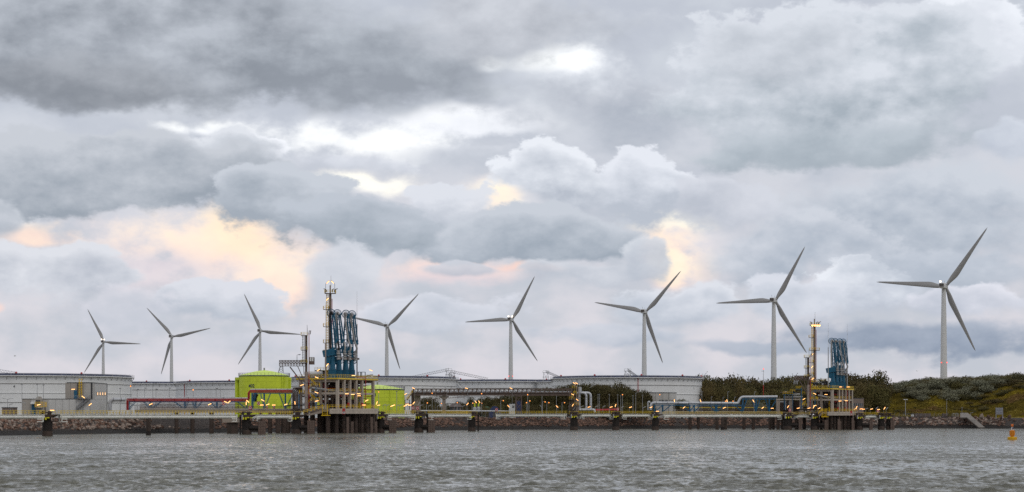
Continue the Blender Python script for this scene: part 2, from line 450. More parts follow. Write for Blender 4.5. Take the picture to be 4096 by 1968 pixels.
pm('white_paint', (0.70, 0.70, 0.69), 0.5, var=0.05, scale=0.15, dirt=(0.46, 0.44, 0.40), dirt_amt=0.35)
pm('tank_white', (0.72, 0.725, 0.735), 0.55, var=0.05, scale=0.08, dirt=(0.45, 0.43, 0.40), dirt_amt=0.30)
pm('tank_white_light', (0.77, 0.77, 0.765), 0.55, var=0.05, scale=0.08, dirt=(0.50, 0.48, 0.45), dirt_amt=0.22)
pm('tube_white', (0.80, 0.79, 0.73), 0.45, var=0.06, scale=0.3, dirt=(0.42, 0.38, 0.30), dirt_amt=0.35)
pm('girder_line', (0.36, 0.345, 0.33), 0.7, var=0.15)
pm('navy', (0.030, 0.042, 0.095), 0.45, var=0.3, scale=0.5)
pm('rail_white', (0.60, 0.58, 0.58), 0.5)
pm('red_paint', (0.42, 0.02, 0.02), 0.45, var=0.2, scale=0.8)
pm('red_dark', (0.38, 0.015, 0.018), 0.4, var=0.25, scale=0.5, dirt=(0.10, 0.01, 0.01), dirt_amt=0.5)
pm('lime', (0.60, 0.70, 0.035), 0.5, var=0.09, scale=0.3, dirt=(0.44, 0.50, 0.04), dirt_amt=0.6)
pm('lime_seam', (0.48, 0.55, 0.04), 0.6, var=0.1)
pm('lime_roof', (0.66, 0.82, 0.14), 0.5, var=0.05, scale=0.2)
pm('yellow', (0.78, 0.50, 0.006), 0.5, var=0.15, scale=0.8)
pm('yellow_pale', (0.72, 0.51, 0.04), 0.5, var=0.15, scale=0.8)
pm('yellow_bright', (0.62, 0.57, 0.015), 0.5, var=0.1, scale=0.8)
pm('blue', (0.003, 0.090, 0.165), 0.4, var=0.2, scale=0.5, dirt=(0.01, 0.05, 0.08), dirt_amt=0.4)
pm('blue_frame', (0.010, 0.10, 0.20), 0.5, var=0.2, scale=0.5)
pm('door_blue', (0.012, 0.11, 0.20), 0.5, var=0.1)
pm('grey_pipe', (0.50, 0.51, 0.53), 0.38, metal=0.25, var=0.12, scale=0.4, dirt=(0.24, 0.22, 0.21), dirt_amt=0.4)
pm('grey_arm_pipe', (0.36, 0.35, 0.34), 0.45, metal=0.2, var=0.15, scale=0.5, dirt=(0.16, 0.12, 0.10), dirt_amt=0.5)
pm('steel', (0.24, 0.24, 0.25), 0.5, metal=0.4, var=0.2, scale=0.8)
pm('galv', (0.36, 0.36, 0.36), 0.5, metal=0.3, var=0.15, scale=0.8)
pm('steel_brown', (0.13, 0.092, 0.076), 0.6, metal=0.1, var=0.25, scale=0.6, dirt=(0.09, 0.06, 0.045), dirt_amt=0.5)
pm('rust_dark', (0.05, 0.034, 0.028), 0.75, var=0.4, scale=0.7, dirt=(0.09, 0.045, 0.02), dirt_amt=0.5)
pm('black_pipe', (0.022, 0.014, 0.012), 0.4, var=0.3)
pm('tower_grey', (0.33, 0.265, 0.23), 0.55, metal=0.1, var=0.12, scale=0.4, dirt=(0.16, 0.13, 0.12), dirt_amt=0.4)
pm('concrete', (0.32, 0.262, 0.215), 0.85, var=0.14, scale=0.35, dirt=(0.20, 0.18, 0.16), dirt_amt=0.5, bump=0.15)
pm('concrete_dark', (0.20, 0.178, 0.158), 0.9, var=0.15, scale=0.4, dirt=(0.11, 0.095, 0.08), dirt_amt=0.5, bump=0.15)
pm('mast_brown', (0.21, 0.145, 0.105), 0.6, metal=0.1, var=0.15, scale=0.5, dirt=(0.12, 0.075, 0.05), dirt_amt=0.5)
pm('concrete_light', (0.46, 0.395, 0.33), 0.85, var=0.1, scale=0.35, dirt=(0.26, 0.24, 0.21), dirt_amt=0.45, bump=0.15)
pm('pile', (0.056, 0.037, 0.029), 0.8, var=0.3, scale=0.5, dirt=(0.035, 0.028, 0.02), dirt_amt=0.7)
pm('pile_dark', (0.018, 0.012, 0.0095), 0.75, var=0.35, scale=0.5, dirt=(0.015, 0.012, 0.01), dirt_amt=0.7)
pm('fender', (0.13, 0.09, 0.072), 0.8, var=0.15, scale=0.5, dirt=(0.06, 0.05, 0.04), dirt_amt=0.5)
pm('panel_beige', (0.46, 0.44, 0.41), 0.7, var=0.06, scale=0.2, dirt=(0.28, 0.26, 0.23), dirt_amt=0.4)
pm('panel_grey', (0.56, 0.55, 0.53), 0.7, var=0.05, scale=0.2, dirt=(0.34, 0.32, 0.30), dirt_amt=0.35)
pm('panel_tan', (0.38, 0.345, 0.305), 0.7, var=0.07, scale=0.2, dirt=(0.22, 0.20, 0.17), dirt_amt=0.4)
pm('dark_trim', (0.06, 0.06, 0.065), 0.5, var=0.1)
pm('brick_brown', (0.22, 0.17, 0.145), 0.85, var=0.15, scale=1.0)
pm('roof_brown', (0.105, 0.085, 0.078), 0.85, var=0.2, scale=1.2)
pm('roof_green', (0.13, 0.27, 0.18), 0.6, var=0.1)
pm('hangar_blue', (0.035, 0.05, 0.13), 0.5, var=0.1)
pm('glass_dark', (0.03, 0.035, 0.04), 0.12, var=0.2, spec=0.6)
pm('turbine_white', (0.62, 0.62, 0.62), 0.5, var=0.03, scale=0.06, dirt=(0.42, 0.41, 0.40), dirt_amt=0.25)
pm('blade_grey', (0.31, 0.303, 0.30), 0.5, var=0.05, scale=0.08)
pm('nacelle_dark', (0.10, 0.085, 0.08), 0.6, var=0.1)
pm('buoy_yellow', (0.66, 0.36, 0.008), 0.45, var=0.12, scale=1.5, dirt=(0.36, 0.20, 0.02), dirt_amt=0.4)
pm('buoy_orange', (0.62, 0.21, 0.006), 0.45, var=0.12, scale=1.5, dirt=(0.40, 0.10, 0.02), dirt_amt=0.4)
pm('orange', (0.75, 0.17, 0.01), 0.5, var=0.1)
pm('sign_white', (0.75, 0.75, 0.74), 0.5, var=0.03)
pm('rock', (0.135, 0.078, 0.055), 0.9, var=0.35, scale=0.9, rnd=0.45, bump=0.3, bscale=2.0)
pm('rock_pale', (0.25, 0.195, 0.16), 0.9, var=0.25, scale=0.9, rnd=0.25, bump=0.3, bscale=2.0)
pm('bark', (0.075, 0.06, 0.05), 0.9, var=0.3)
pm('board_grey', (0.27, 0.275, 0.31), 0.6, metal=0.2, var=0.08)
emit('tube_lit', (1.0, 0.56, 0.20), 3.6)
emit('amber_halo', (1.0, 0.38, 0.07), 0.9)
emit('sodium', (1.0, 0.32, 0.05), 1.8)
emit('flood', (1.0, 0.46, 0.09), 6.0)
emit('beacon_white', (1.0, 0.82, 0.62), 6.0)
emit('beacon_red', (1.0, 0.06, 0.04), 2.5)
emit('lit_window', (1.0, 0.62, 0.34), 0.8)
pm('tube_off', (0.42, 0.42, 0.42), 0.4, var=0.05)

# ------------------------------------------------------------------ reusable builders
POST = {}
def railing(parent, pts, mat, h=1.1, spacing=1.5, t=0.075, rails=(1.0, 0.55), name='railing', posts=True, kick=False):
    """handrails along pts with separate posts; parent is the thing"""
    pts = [Vector(p) for p in pts]
    mb = MB()
    for fr in rails:
        for a, b in zip(pts, pts[1:]): mb.bar(a + Vector((0, 0, h * fr)), b + Vector((0, 0, h * fr)), t)
    if kick:
        for a, b in zip(pts, pts[1:]): mb.bar(a + Vector((0, 0, 0.1)), b + Vector((0, 0, 0.1)), 0.03, 0.16)
    key = (round(h, 2), round(t, 3), mat.name)
    if key not in POST:
        POST[key] = MB().b2(-t * .45, t * .45, -t * .45, t * .45, 0, h - t * 0.5).mesh('railing_post'); POST[key].materials.append(mat)
    locs = []
    for a, b in zip(pts, pts[1:]):
        n = max(1, round((b - a).length / spacing))
        for i in range(n): locs.append(a.lerp(b, i / n))
    locs.append(pts[-1])
    rl = mb.build(name, mat, parent)
    if posts:
        for l in locs: piece(POST[key], 'railing_post', l, rl)
    return rl
def stairs(parent, p0, p1, width, mat, rail_mat, side=Vector((0, 1, 0)), name='staircase', h=1.0, steps=None):
    """flight from p0 up to p1; side is the horizontal direction of its width"""
    p0, p1 = Vector(p0), Vector(p1); side = Vector(side).normalized() * width
    mb = MB()
    mb.bar(p0, p1, 0.10, 0.32); mb.bar(p0 + side, p1 + side, 0.10, 0.32)
    n = steps or max(4, int(abs(p1.z - p0.z) / 0.28))
    for i in range(1, n):
        a = p0.lerp(p1, i / n); mb.bar(a, a + side, 0.30, 0.05)
    st = mb.build(name, mat, parent)
    rb = MB()
    up = Vector((0, 0, h))
    for o in (Vector((0, 0, 0)), side):
        rb.bar(p0 + o + up, p1 + o + up, 0.085); rb.bar(p0 + o + up * .55, p1 + o + up * .55, 0.07)
        k = max(2, int((p1 - p0).length / 1.3))
        for i in range(k + 1):
            a = p0.lerp(p1, i / k) + o; rb.bar(a, a + up, 0.075)
    rb.build('stair_handrail', rail_mat, parent)
    return st
def text(parent, s, loc, size, mat, rot=(R(90), 0, 0), name='lettering', depth=0.02, font_bold=0.012):
    cu = bpy.data.curves.new(name, 'FONT'); cu.body = s; cu.size = size; cu.align_x = 'CENTER'; cu.align_y = 'CENTER'; cu.extrude = depth; cu.offset = font_bold * size
    tmp = bpy.data.objects.new('tmp_text', cu); col.objects.link(tmp)
    dg = bpy.context.evaluated_depsgraph_get()
    me = bpy.data.meshes.new_from_object(tmp.evaluated_get(dg)); me.name = name
    bpy.data.objects.remove(tmp)
    me.materials.clear(); me.materials.append(mat)
    ob = bpy.data.objects.new(name, me); col.objects.link(ob)
    if parent is not None:
        ob.parent = parent; ob.location = Vector(loc) - OFF.get(parent.name, Vector((0, 0, 0)))
    else: ob.location = loc
    ob.rotation_euler = rot
    return ob
# ------------------------------------------------------------------ shoreline
SHORE = [(-700, 100), (-330, 250), (-230, 400), (-185, 520), (-158, 617), (-135.4, 700), (-93.8, 752), (-34.9, 851), (-5.3, 890), (54, 958), (130.7, 994), (199, 1022), (232, 985), (262, 955), (330, 930), (600, 860), (1500, 900), (4000, 700)]
def shore_at(px):
    """waterline depth under a photo column"""
    pts = [(2048 + F * x / y, y) for x, y in SHORE if -3000 < 2048 + F * x / y < 7000]
    xs = [p[0] for p in pts]; ys = [p[1] for p in pts]
    return float(np.interp(px, xs, ys))
GROUND_Z = 5.2
# resample
_sp = []
for (x0, y0), (x1, y1) in zip(SHORE, SHORE[1:]):
    L = math.hypot(x1 - x0, y1 - y0); n = max(1, int(L / 4.0)) if L < 400 else 8
    for i in range(n): _sp.append((x0 + (x1 - x0) * i / n, y0 + (y1 - y0) * i / n))
_sp.append(SHORE[-1]); _sp = np.array(_sp)
for _ in range(6): _sp[1:-1] = (_sp[:-2] + 2 * _sp[1:-1] + _sp[2:]) / 4
_tg = np.gradient(_sp, axis=0); _tg /= np.linalg.norm(_tg, axis=1)[:, None]
_nm = np.stack([-_tg[:, 1], _tg[:, 0]], 1)          # inland
for _ in range(10): _nm[1:-1] = (_nm[:-2] + 2 * _nm[1:-1] + _nm[2:]) / 4
_nm /= np.linalg.norm(_nm, axis=1)[:, None]
def crest(i):
    """extra height of the bank (the rock mound where the right-hand walkway comes ashore)"""
    px = 2048 + F * _sp[i, 0] / _sp[i, 1]
    return 2.6 * math.exp(-((px - 1930) / 45.0) ** 2)

# ------------------------------------------------------------------ water
def water_material():
    m = bpy.data.materials.new('harbour_water'); m.use_nodes = True; t = m.node_tree; b = t.nodes['Principled BSDF']
    tc_ = t.nodes.new('ShaderNodeTexCoord')
    b.inputs['Base Color'].default_value = (0.135, 0.130, 0.098, 1)
    b.inputs['Roughness'].default_value = 0.09; b.inputs['IOR'].default_value = 1.33
    mp = t.nodes.new('ShaderNodeMapping'); mp.inputs['Rotation'].default_value = (0, 0, R(14)); mp.inputs['Scale'].default_value = (0.55, 1.0, 1.0)
    t.links.new(tc_.outputs['Object'], mp.inputs[0])
    n1 = t.nodes.new('ShaderNodeTexNoise'); n1.inputs['Scale'].default_value = 2.2; n1.inputs['Detail'].default_value = 6; n1.inputs['Roughness'].default_value = 0.62
    t.links.new(mp.outputs[0], n1.inputs['Vector'])
    # wind lanes: calm and ruffled streaks at several sizes, drawn out along the wind
    def lanes(sx, sy, det, off):
        q = t.nodes.new('ShaderNodeMapping'); q.inputs['Scale'].default_value = (sx, sy, 1.0); q.inputs['Location'].default_value = off; t.links.new(tc_.outputs['Object'], q.inputs[0])
        n = t.nodes.new('ShaderNodeTexNoise'); n.inputs['Scale'].default_value = 1.0; n.inputs['Detail'].default_value = det; n.inputs['Roughness'].default_value = 0.6
        t.links.new(q.outputs[0], n.inputs['Vector']); return n.outputs[0]
    f = math_node(t, 'ADD', math_node(t, 'MULTIPLY', lanes(1.3, 0.40, 4, (0, 0, 0)), 0.62), math_node(t, 'MULTIPLY', lanes(0.28, 0.085, 4, (5, 9, 2)), 0.38))
    f2 = math_node(t, 'ADD', math_node(t, 'MULTIPLY', lanes(0.012, 0.012, 2, (3, 1, 7)), 0.2), math_node(t, 'MULTIPLY', f, 0.8))
    g = smooth_node(t, f2, 0.44, 0.56, 0.06, 1.0)
    bp = t.nodes.new('ShaderNodeBump'); bp.inputs['Distance'].default_value = 0.8
    t.links.new(n1.outputs[0], bp.inputs['Height']); t.links.new(g, bp.inputs['Strength'])
    t.links.new(bp.outputs[0], b.inputs['Normal'])
    t.links.new(smooth_node(t, f2, 0.44, 0.56, 0.05, 0.30), b.inputs['Roughness'])
    return m
def build_water():
    xs = np.concatenate([-np.geomspace(9000, 150, 26)[:-1], np.arange(-150, 150.01, 0.42), np.geomspace(150, 9000, 26)[1:]])
    fine = [118.0]
    while fine[-1] < 640: fine.append(fine[-1] + 0.28 + max(0, (fine[-1] - 130)) * 0.0028)
    ys = np.concatenate([[-9000, -3000, -900, -300, -80, 0, 60, 95], np.array(fine), np.geomspace(660, 1200, 22), [2200]])
    XX, YY = np.meshgrid(xs, ys)
    Zs = np.zeros_like(XX)
    r = np.random.default_rng(3)
    for k in range(70):
        lam = 0.95 * (3.0 / 0.95) ** r.random()
        th = R(256) + r.normal(0, 0.48)
        amp = 0.0086 * lam ** 0.8
        kx, ky = 2 * np.pi / lam * math.cos(th), 2 * np.pi / lam * math.sin(th)
        ph = kx * XX + ky * YY + r.random() * 6.28
        fade = np.clip(1.6 - (0.28 + np.maximum(0, YY - 130) * 0.0028) * 3.0 / lam, 0, 1)
        Zs += amp * fade * (np.sin(ph) + 0.22 * np.cos(2 * ph))
    mask = np.clip((150 - np.abs(XX)) / 12, 0, 1) * np.clip((YY - 110) / 12, 0, 1) * np.clip((700 - YY) / 80, 0, 1)
    gust = np.ones_like(XX)
    for k in range(26):
        ly = 6.0 * (90 / 6.0) ** r.random(); lx = ly * (0.5 + 2.0 * r.random())
        gust += 0.13 * np.sin(2 * np.pi * (XX / lx * (1 if r.random() < .5 else -1) + YY / ly) + 6.28 * r.random())
    gust = np.clip(gust, 0.35, 1.5)
    Zs *= mask * gust
    ny, nx = XX.shape
    v = np.stack([XX, YY, Zs], -1).reshape(-1, 3)
    idx = np.arange(ny * nx).reshape(ny, nx)
    f = np.stack([idx[:-1, :-1], idx[:-1, 1:], idx[1:, 1:], idx[1:, :-1]], -1).reshape(-1, 4)
    me = bpy.data.meshes.new('water')
    me.vertices.add(len(v)); me.vertices.foreach_set('co', v.astype(np.float32).ravel())
    me.loops.add(f.size); me.loops.foreach_set('vertex_index', f.astype(np.int32).ravel())
    me.polygons.add(len(f)); me.polygons.foreach_set('loop_start', np.arange(0, f.size, 4, dtype=np.int32))
    me.update(calc_edges=True); me.shade_smooth()
    me.materials.append(water_material())
    o = bpy.data.objects.new('water', me); col.objects.link(o); o['kind'] = 'structure'
    return o
build_water()

# ------------------------------------------------------------------ embankment and land
def bank_material():
    m = bpy.data.materials.new('bank_stone'); m.use_nodes = True; t = m.node_tree; b = t.nodes['Principled BSDF']
    geo = t.nodes.new('ShaderNodeNewGeometry'); sp = t.nodes.new('ShaderNodeSeparateXYZ'); t.links.new(geo.outputs['Position'], sp.inputs[0])
    n = t.nodes.new('ShaderNodeTexNoise'); n.inputs['Scale'].default_value = 1.1; n.inputs['Detail'].default_value = 6; t.links.new(geo.outputs['Position'], n.inputs['Vector'])
    c = mix_node(t, smooth_node(t, n.outputs[0], 0.3, 0.7), (0.02, 0.014, 0.011, 1), (0.06, 0.044, 0.036, 1))
    # weed-covered tidal zone: a real change of cover below the high-water mark
    zz = math_node(t, 'ADD', sp.outputs[2], math_node(t, 'MULTIPLY', math_node(t, 'SUBTRACT', n.outputs[0], 0.5), 0.9))
    weed = mix_node(t, smooth_node(t, n.outputs[0], 0.45, 0.75), (0.008, 0.005, 0.0035, 1), (0.018, 0.013, 0.006, 1))
    c = mix_node(t, smooth_node(t, zz, 1.25, 1.75), weed, c)
    t.links.new(c, b.inputs['Base Color']); b.inputs['Roughness'].default_value = 0.9
    bp = t.nodes.new('ShaderNodeBump'); bp.inputs['Strength'].default_value = 0.8; bp.inputs['Distance'].default_value = 0.4
    v = t.nodes.new('ShaderNodeTexVoronoi'); v.inputs['Scale'].default_value = 1.3; t.links.new(geo.outputs['Position'], v.inputs['Vector'])
    t.links.new(v.outputs['Distance'], bp.inputs['Height']); t.links.new(bp.outputs[0], b.inputs['Normal'])
    return m
def land_material():
    m = bpy.data.materials.new('land_gravel'); m.use_nodes = True; t = m.node_tree; b = t.nodes['Principled BSDF']
    geo = t.nodes.new('ShaderNodeNewGeometry')
    n = t.nodes.new('ShaderNodeTexNoise'); n.inputs['Scale'].default_value = 0.05; n.inputs['Detail'].default_value = 8; t.links.new(geo.outputs['Position'], n.inputs['Vector'])
    c = mix_node(t, smooth_node(t, n.outputs[0], 0.35, 0.65), (0.075, 0.07, 0.05, 1), (0.17, 0.15, 0.12, 1))
    t.links.new(c, b.inputs['Base Color']); b.inputs['Roughness'].default_value = 0.95
    return m
NROW = [(-5, -2.0), (0, 0.0), (3.2, 1.4), (7, 3.4), (10.5, 5.0), (12.5, 5.2)]
vs, fs = [], []
ns = len(_sp)
for off, zz in NROW:
    for i in range(ns):
        p = _sp[i] + _nm[i] * off
        vs.append((p[0], p[1], zz + (crest(i) * max(0, zz) / 5.2)))
for k in range(len(NROW) - 1):
    for i in range(ns - 1): fs.append((k * ns + i, k * ns + i + 1, (k + 1) * ns + i + 1, (k + 1) * ns + i))
bank = MB(); bank.v = vs; bank.f = fs
bank = bank.build('embankment', bank_material(), off=(0, 0, 0), smooth=True); bank['kind'] = 'structure'
vs, fs = [], []
for i in range(ns):
    p = _sp[i] + _nm[i] * 12.5; vs.append((p[0], p[1], GROUND_Z + crest(i)))
for i in range(ns):
    p = _sp[i] + _nm[i] * 22; vs.append((p[0], p[1], GROUND_Z))
for i in range(ns):
    p = (_sp[i] + _nm[i] * 22) * 14; vs.append((p[0], p[1], GROUND_Z))
for k in range(2):
    for i in range(ns - 1): fs.append((k * ns + i, k * ns + i + 1, (k + 1) * ns + i + 1, (k + 1) * ns + i))
land = MB(); land.v = vs; land.f = fs
land = land.build('land', land_material(), off=(0, 0, 0)); land['kind'] = 'structure'

# ------------------------------------------------------------------ boulders on the bank
def rock_mesh(seed, mat):
    r = np.random.default_rng(seed)
    import bmesh
    bm = bmesh.new(); bmesh.ops.create_icosphere(bm, subdivisions=1, radius=1.0)
    for v in bm.verts:
        v.co *= 0.75 + 0.5 * r.random()
        v.co.z *= 0.75
    me = bpy.data.meshes.new('boulder'); bm.to_mesh(me); bm.free(); me.materials.append(mat); return me
RK = [rock_mesh(i, M_['rock']) for i in range(6)]
RKP = [rock_mesh(20 + i, M_['rock_pale']) for i in range(4)]
_rk = []
for i in range(ns - 1):
    px = 2048 + F * _sp[i, 0] / _sp[i, 1]
    if px < -150 or px > 4250: continue
    a, b = _sp[i], _sp[i + 1]; L = np.linalg.norm(b - a)
    # left part of the bank is armoured with big stone, then patches
    for _ in range(int(L * 10.5)):
        t = rng.random(); u = 2.4 + 8.6 * rng.random()
        p = a + (b - a) * t + _nm[i] * u
        zz = float(np.interp(u, [q[0] for q in NROW], [q[1] for q in NROW])); zz *= 1 + crest(i) / 5.2
        ppx = 2048 + F * p[0] / p[1]
        if zz < 1.55 + 0.25 * math.sin(p[0] * .7): continue
        if 600 < ppx < 860 and u > 2.4 + (860 - ppx) * 0.012: continue      # smooth asphalt patch of the revetment
        if 2700 < ppx < 2760 and rng.random() < 0.7: continue
        if 4020 < ppx and rng.random() < 0.85: continue
        s = (0.34 + 0.5 * rng.random() ** 1.6) * (1.0 if ppx < 3400 else 1.12)
        pale = (ppx < 760 or ppx > 3440) and rng.random() < 0.42
        _rk.append((s * F / p[1], p[0], p[1], zz + s * 0.15, s, pale))
_rk.sort(key=lambda q: -q[0])
def _rrot(): return (rng.random() * 6.28, rng.random() * 6.28, rng.random() * 6.28)
for (q, x, y, z, s, pale) in _rk[:300]:
    me = (RKP if pale else RK)[rng.integers(4)]
    piece(me, 'boulder', (x, y, z), bank, scale=(s * 1.15, s, s * .9), rot=_rrot())
def merge_rocks(items, meshes, name, mat):
    data = []
    for me in meshes:
        v = np.empty(len(me.vertices) * 3, np.float32); me.vertices.foreach_get('co', v); v = v.reshape(-1, 3)
        f = np.array([p.vertices[:] for p in me.polygons], np.int32); data.append((v, f))
    V_, F_ = [], []; b = 0
    for (q, x, y, z, s, pale) in items:
        v, f = data[rng.integers(len(data))]
        m = np.array(Matrix.Rotation(rng.random() * 6.28, 3, 'Z') @ Matrix.Rotation(rng.random() * 6.28, 3, 'X'))
        V_.append(v @ m.T * np.array([s * 1.15, s, s * .9]) + np.array([x, y, z])); F_.append(f + b); b += len(v)
    V_ = np.concatenate(V_); F_ = np.concatenate(F_)
    me = bpy.data.meshes.new(name); me.from_pydata(V_.tolist(), [], F_.tolist()); me.materials.append(mat); me.update()
    o = bpy.data.objects.new(name, me); col.objects.link(o); o.parent = bank; o['kind'] = 'stuff'; return o
def per_island_rock(name, c, lo, hi):
    m = bpy.data.materials.new(name); m.use_nodes = True; t = m.node_tree; b = t.nodes['Principled BSDF']
    geo = t.nodes.new('ShaderNodeNewGeometry')
    n = t.nodes.new('ShaderNodeTexNoise'); n.inputs['Scale'].default_value = 1.5; n.inputs['Detail'].default_value = 5; t.links.new(geo.outputs['Position'], n.inputs['Vector'])
    cc = mix_node(t, smooth_node(t, n.outputs[0], 0.3, 0.7), tuple(v * .65 for v in c) + (1,), tuple(v * 1.3 for v in c) + (1,))
    hs = t.nodes.new('ShaderNodeHueSaturation'); t.links.new(cc, hs.inputs['Color'])
    t.links.new(smooth_node(t, geo.outputs['Random Per Island'], 0, 1, lo, hi), hs.inputs['Value'])
    t.links.new(hs.outputs[0], b.inputs['Base Color']); b.inputs['Roughness'].default_value = 0.92
    return m
merge_rocks([q for q in _rk[300:] if not q[5]], RK, 'rock_armour', per_island_rock('rock_many', (0.135, 0.078, 0.055), 0.5, 1.6))
merge_rocks([q for q in _rk[300:] if q[5]], RKP, 'pale_rock_armour', per_island_rock('rock_many_pale', (0.25, 0.195, 0.16), 0.7, 1.3))
# ------------------------------------------------------------------ wind turbines
def make_blade(R_=45.0):
    mb = MB(); n = 12; secs = 22; vs = []
    for k in range(secs + 1):
        t = k / secs; r = 1.2 + (R_ - 1.2) * t
        chord = np.interp(t, [0, .04, .12, .20, .35, .6, .85, .97, 1.0], [1.9, 2.0, 3.2, 3.8, 3.25, 2.2, 1.3, 0.75, 0.12])
        thick = np.interp(t, [0, .04, .12, .2, .5, 1.0], [1.9, 1.85, 1.1, .75, .42, .06])
        tw = R(np.interp(t, [0, .2, 1], [14, 11, 0]))
        shift = np.interp(t, [0, .04, .2, 1], [0, 0, 0.62, 0.30]) * 1.0
        bend = 1.0 * t * t
        for i in range(n):
            a = 2 * math.pi * i / n
            x = math.cos(a) * chord / 2 + shift * (chord / 3.3); y = math.sin(a) * thick / 2 * (1.0 if math.cos(a) < 0 else (1 - 0.75 * math.cos(a) * min(1, t * 6)))
            vs.append((x * math.cos(tw) - y * math.sin(tw), x * math.sin(tw) + y * math.cos(tw) + bend, r))
    fs = [(k * n + i, k * n + (i + 1) % n, (k + 1) * n + (i + 1) % n, (k + 1) * n + i) for k in range(secs) for i in range(n)]
    fs += [tuple(range(n - 1, -1, -1)), tuple(range(secs * n, (secs + 1) * n))]
    mb.add(vs, fs); me = mb.mesh('blade', smooth=True); me.materials.append(M_['blade_grey']); return me
BLADE = make_blade()
def nacelle_meshes():
    # nacelle axis along +Y (rotor at +Y end, away from the viewer), origin at tower top
    prof = [(-1.75, -1.3), (1.75, -1.3), (1.9, 0.2), (1.75, 1.55), (1.1, 1.95), (-1.1, 1.95), (-1.75, 1.55), (-1.9, 0.2)]
    mb = MB(); vs = []; ys = [(-6.2, .86), (-5.6, 1.0), (2.2, 1.0), (3.4, .86)]
    for y, s in ys:
        for x, z in prof: vs.append((x * s, y, z * s + 1.6))
    n = 8
    fs = [(k * n + i, k * n + (i + 1) % n, (k + 1) * n + (i + 1) % n, (k + 1) * n + i) for k in range(3) for i in range(n)]
    fs += [tuple(range(n - 1, -1, -1)), tuple(range(3 * n, 4 * n))]
    mb.add(vs, fs); a = mb.mesh('nacelle'); a.materials.append(M_['turbine_white'])
    g = MB().b2(-1.45, 1.45, -6.32, -6.15, 1.0, 3.0).mesh('rear_grille'); g.materials.append(M_['nacelle_dark'])
    h = MB()
    vs = []
    prof = [(0.9, 3.4), (1.5, 3.7), (1.7, 4.6), (1.55, 5.4), (1.1, 6.2), (0.35, 6.7)]
    for r, y in prof:
        for i in range(16):
            t = 2 * math.pi * i / 16; vs.append((r * math.cos(t), y, r * math.sin(t) + 1.6))
    fs = [(k * 16 + i, k * 16 + (i + 1) % 16, (k + 1) * 16 + (i + 1) % 16, (k + 1) * 16 + i) for k in range(5) for i in range(16)] + [tuple(range(15, -1, -1)), tuple(range(80, 96))]
    h.add(vs, fs); h = h.mesh('hub', smooth=True); h.materials.append(M_['turbine_white'])
    m = MB(); m.bar((-0.6, -3.5, 3.4), (-0.6, -3.5, 5.2), 0.14); m.bar((0.7, -1.0, 3.4), (0.7, -1.0, 5.0), 0.14); m.bar((-0.9, -3.5, 5.1), (-0.3, -3.5, 5.1), 0.14); m.bar((-0.6, -3.5, 3.5), (0.7, -1.0, 3.5), 0.14)
    m = m.mesh('wind_vane_mast'); m.materials.append(M_['steel'])
    st = MB().b2(1.72, 1.93, -1.5, 2.0, 2.2, 2.7).mesh('blue_stripe'); st.materials.append(M_['navy'])
    return a, g, h, m, st
NAC = nacelle_meshes()
BEACON = MB().ball((0, 0, 0), 0.55, 10, 6).mesh('beacon_lamp'); BEACON.materials.append(M_['beacon_white'])
REDL = MB().ball((0, 0, 0), 0.30, 8, 5).mesh('red_tower_light'); REDL.materials.append(M_['beacon_red'])
#        hub px, hub py, tower px, mean radius px, blade angle, axis offset from view (deg), white lamps, red lamps, label
TURB = [(415, 1367, 413, 147.5, -3, 11, (-1, 1), True, 'leftmost wind turbine, rising behind the storage tank numbered 4'),
        (689, 1346, 686, 158, 12.5, 14, (), False, 'wind turbine with one blade pointing to the upper left, second from the left'),
        (1036, 1323, 1040, 164.5, -5, 12, (), True, 'wind turbine standing behind the lime green tank numbered 402'),
        (1546, 1304, 1547, 181, 46, 12, (), False, 'wind turbine just to the right of the left loading arms'),
        (2049, 1278, 2043, 197, 62, 14, (1, -1), True, 'wind turbine over the middle of the long steel pipe bridge'),
        (2583, 1247, 2577, 217, 48.7, 13, (), False, 'wind turbine behind the large white tank right of the middle'),
        (3105, 1202, 3095, 246, 61, 13, (), False, 'wind turbine left of the tall mast of the right jetty platform'),
        (3788, 1145, 3775, 285, 54.5, 13, (-1,), True, 'largest and rightmost wind turbine, rising above the bushy hill')]
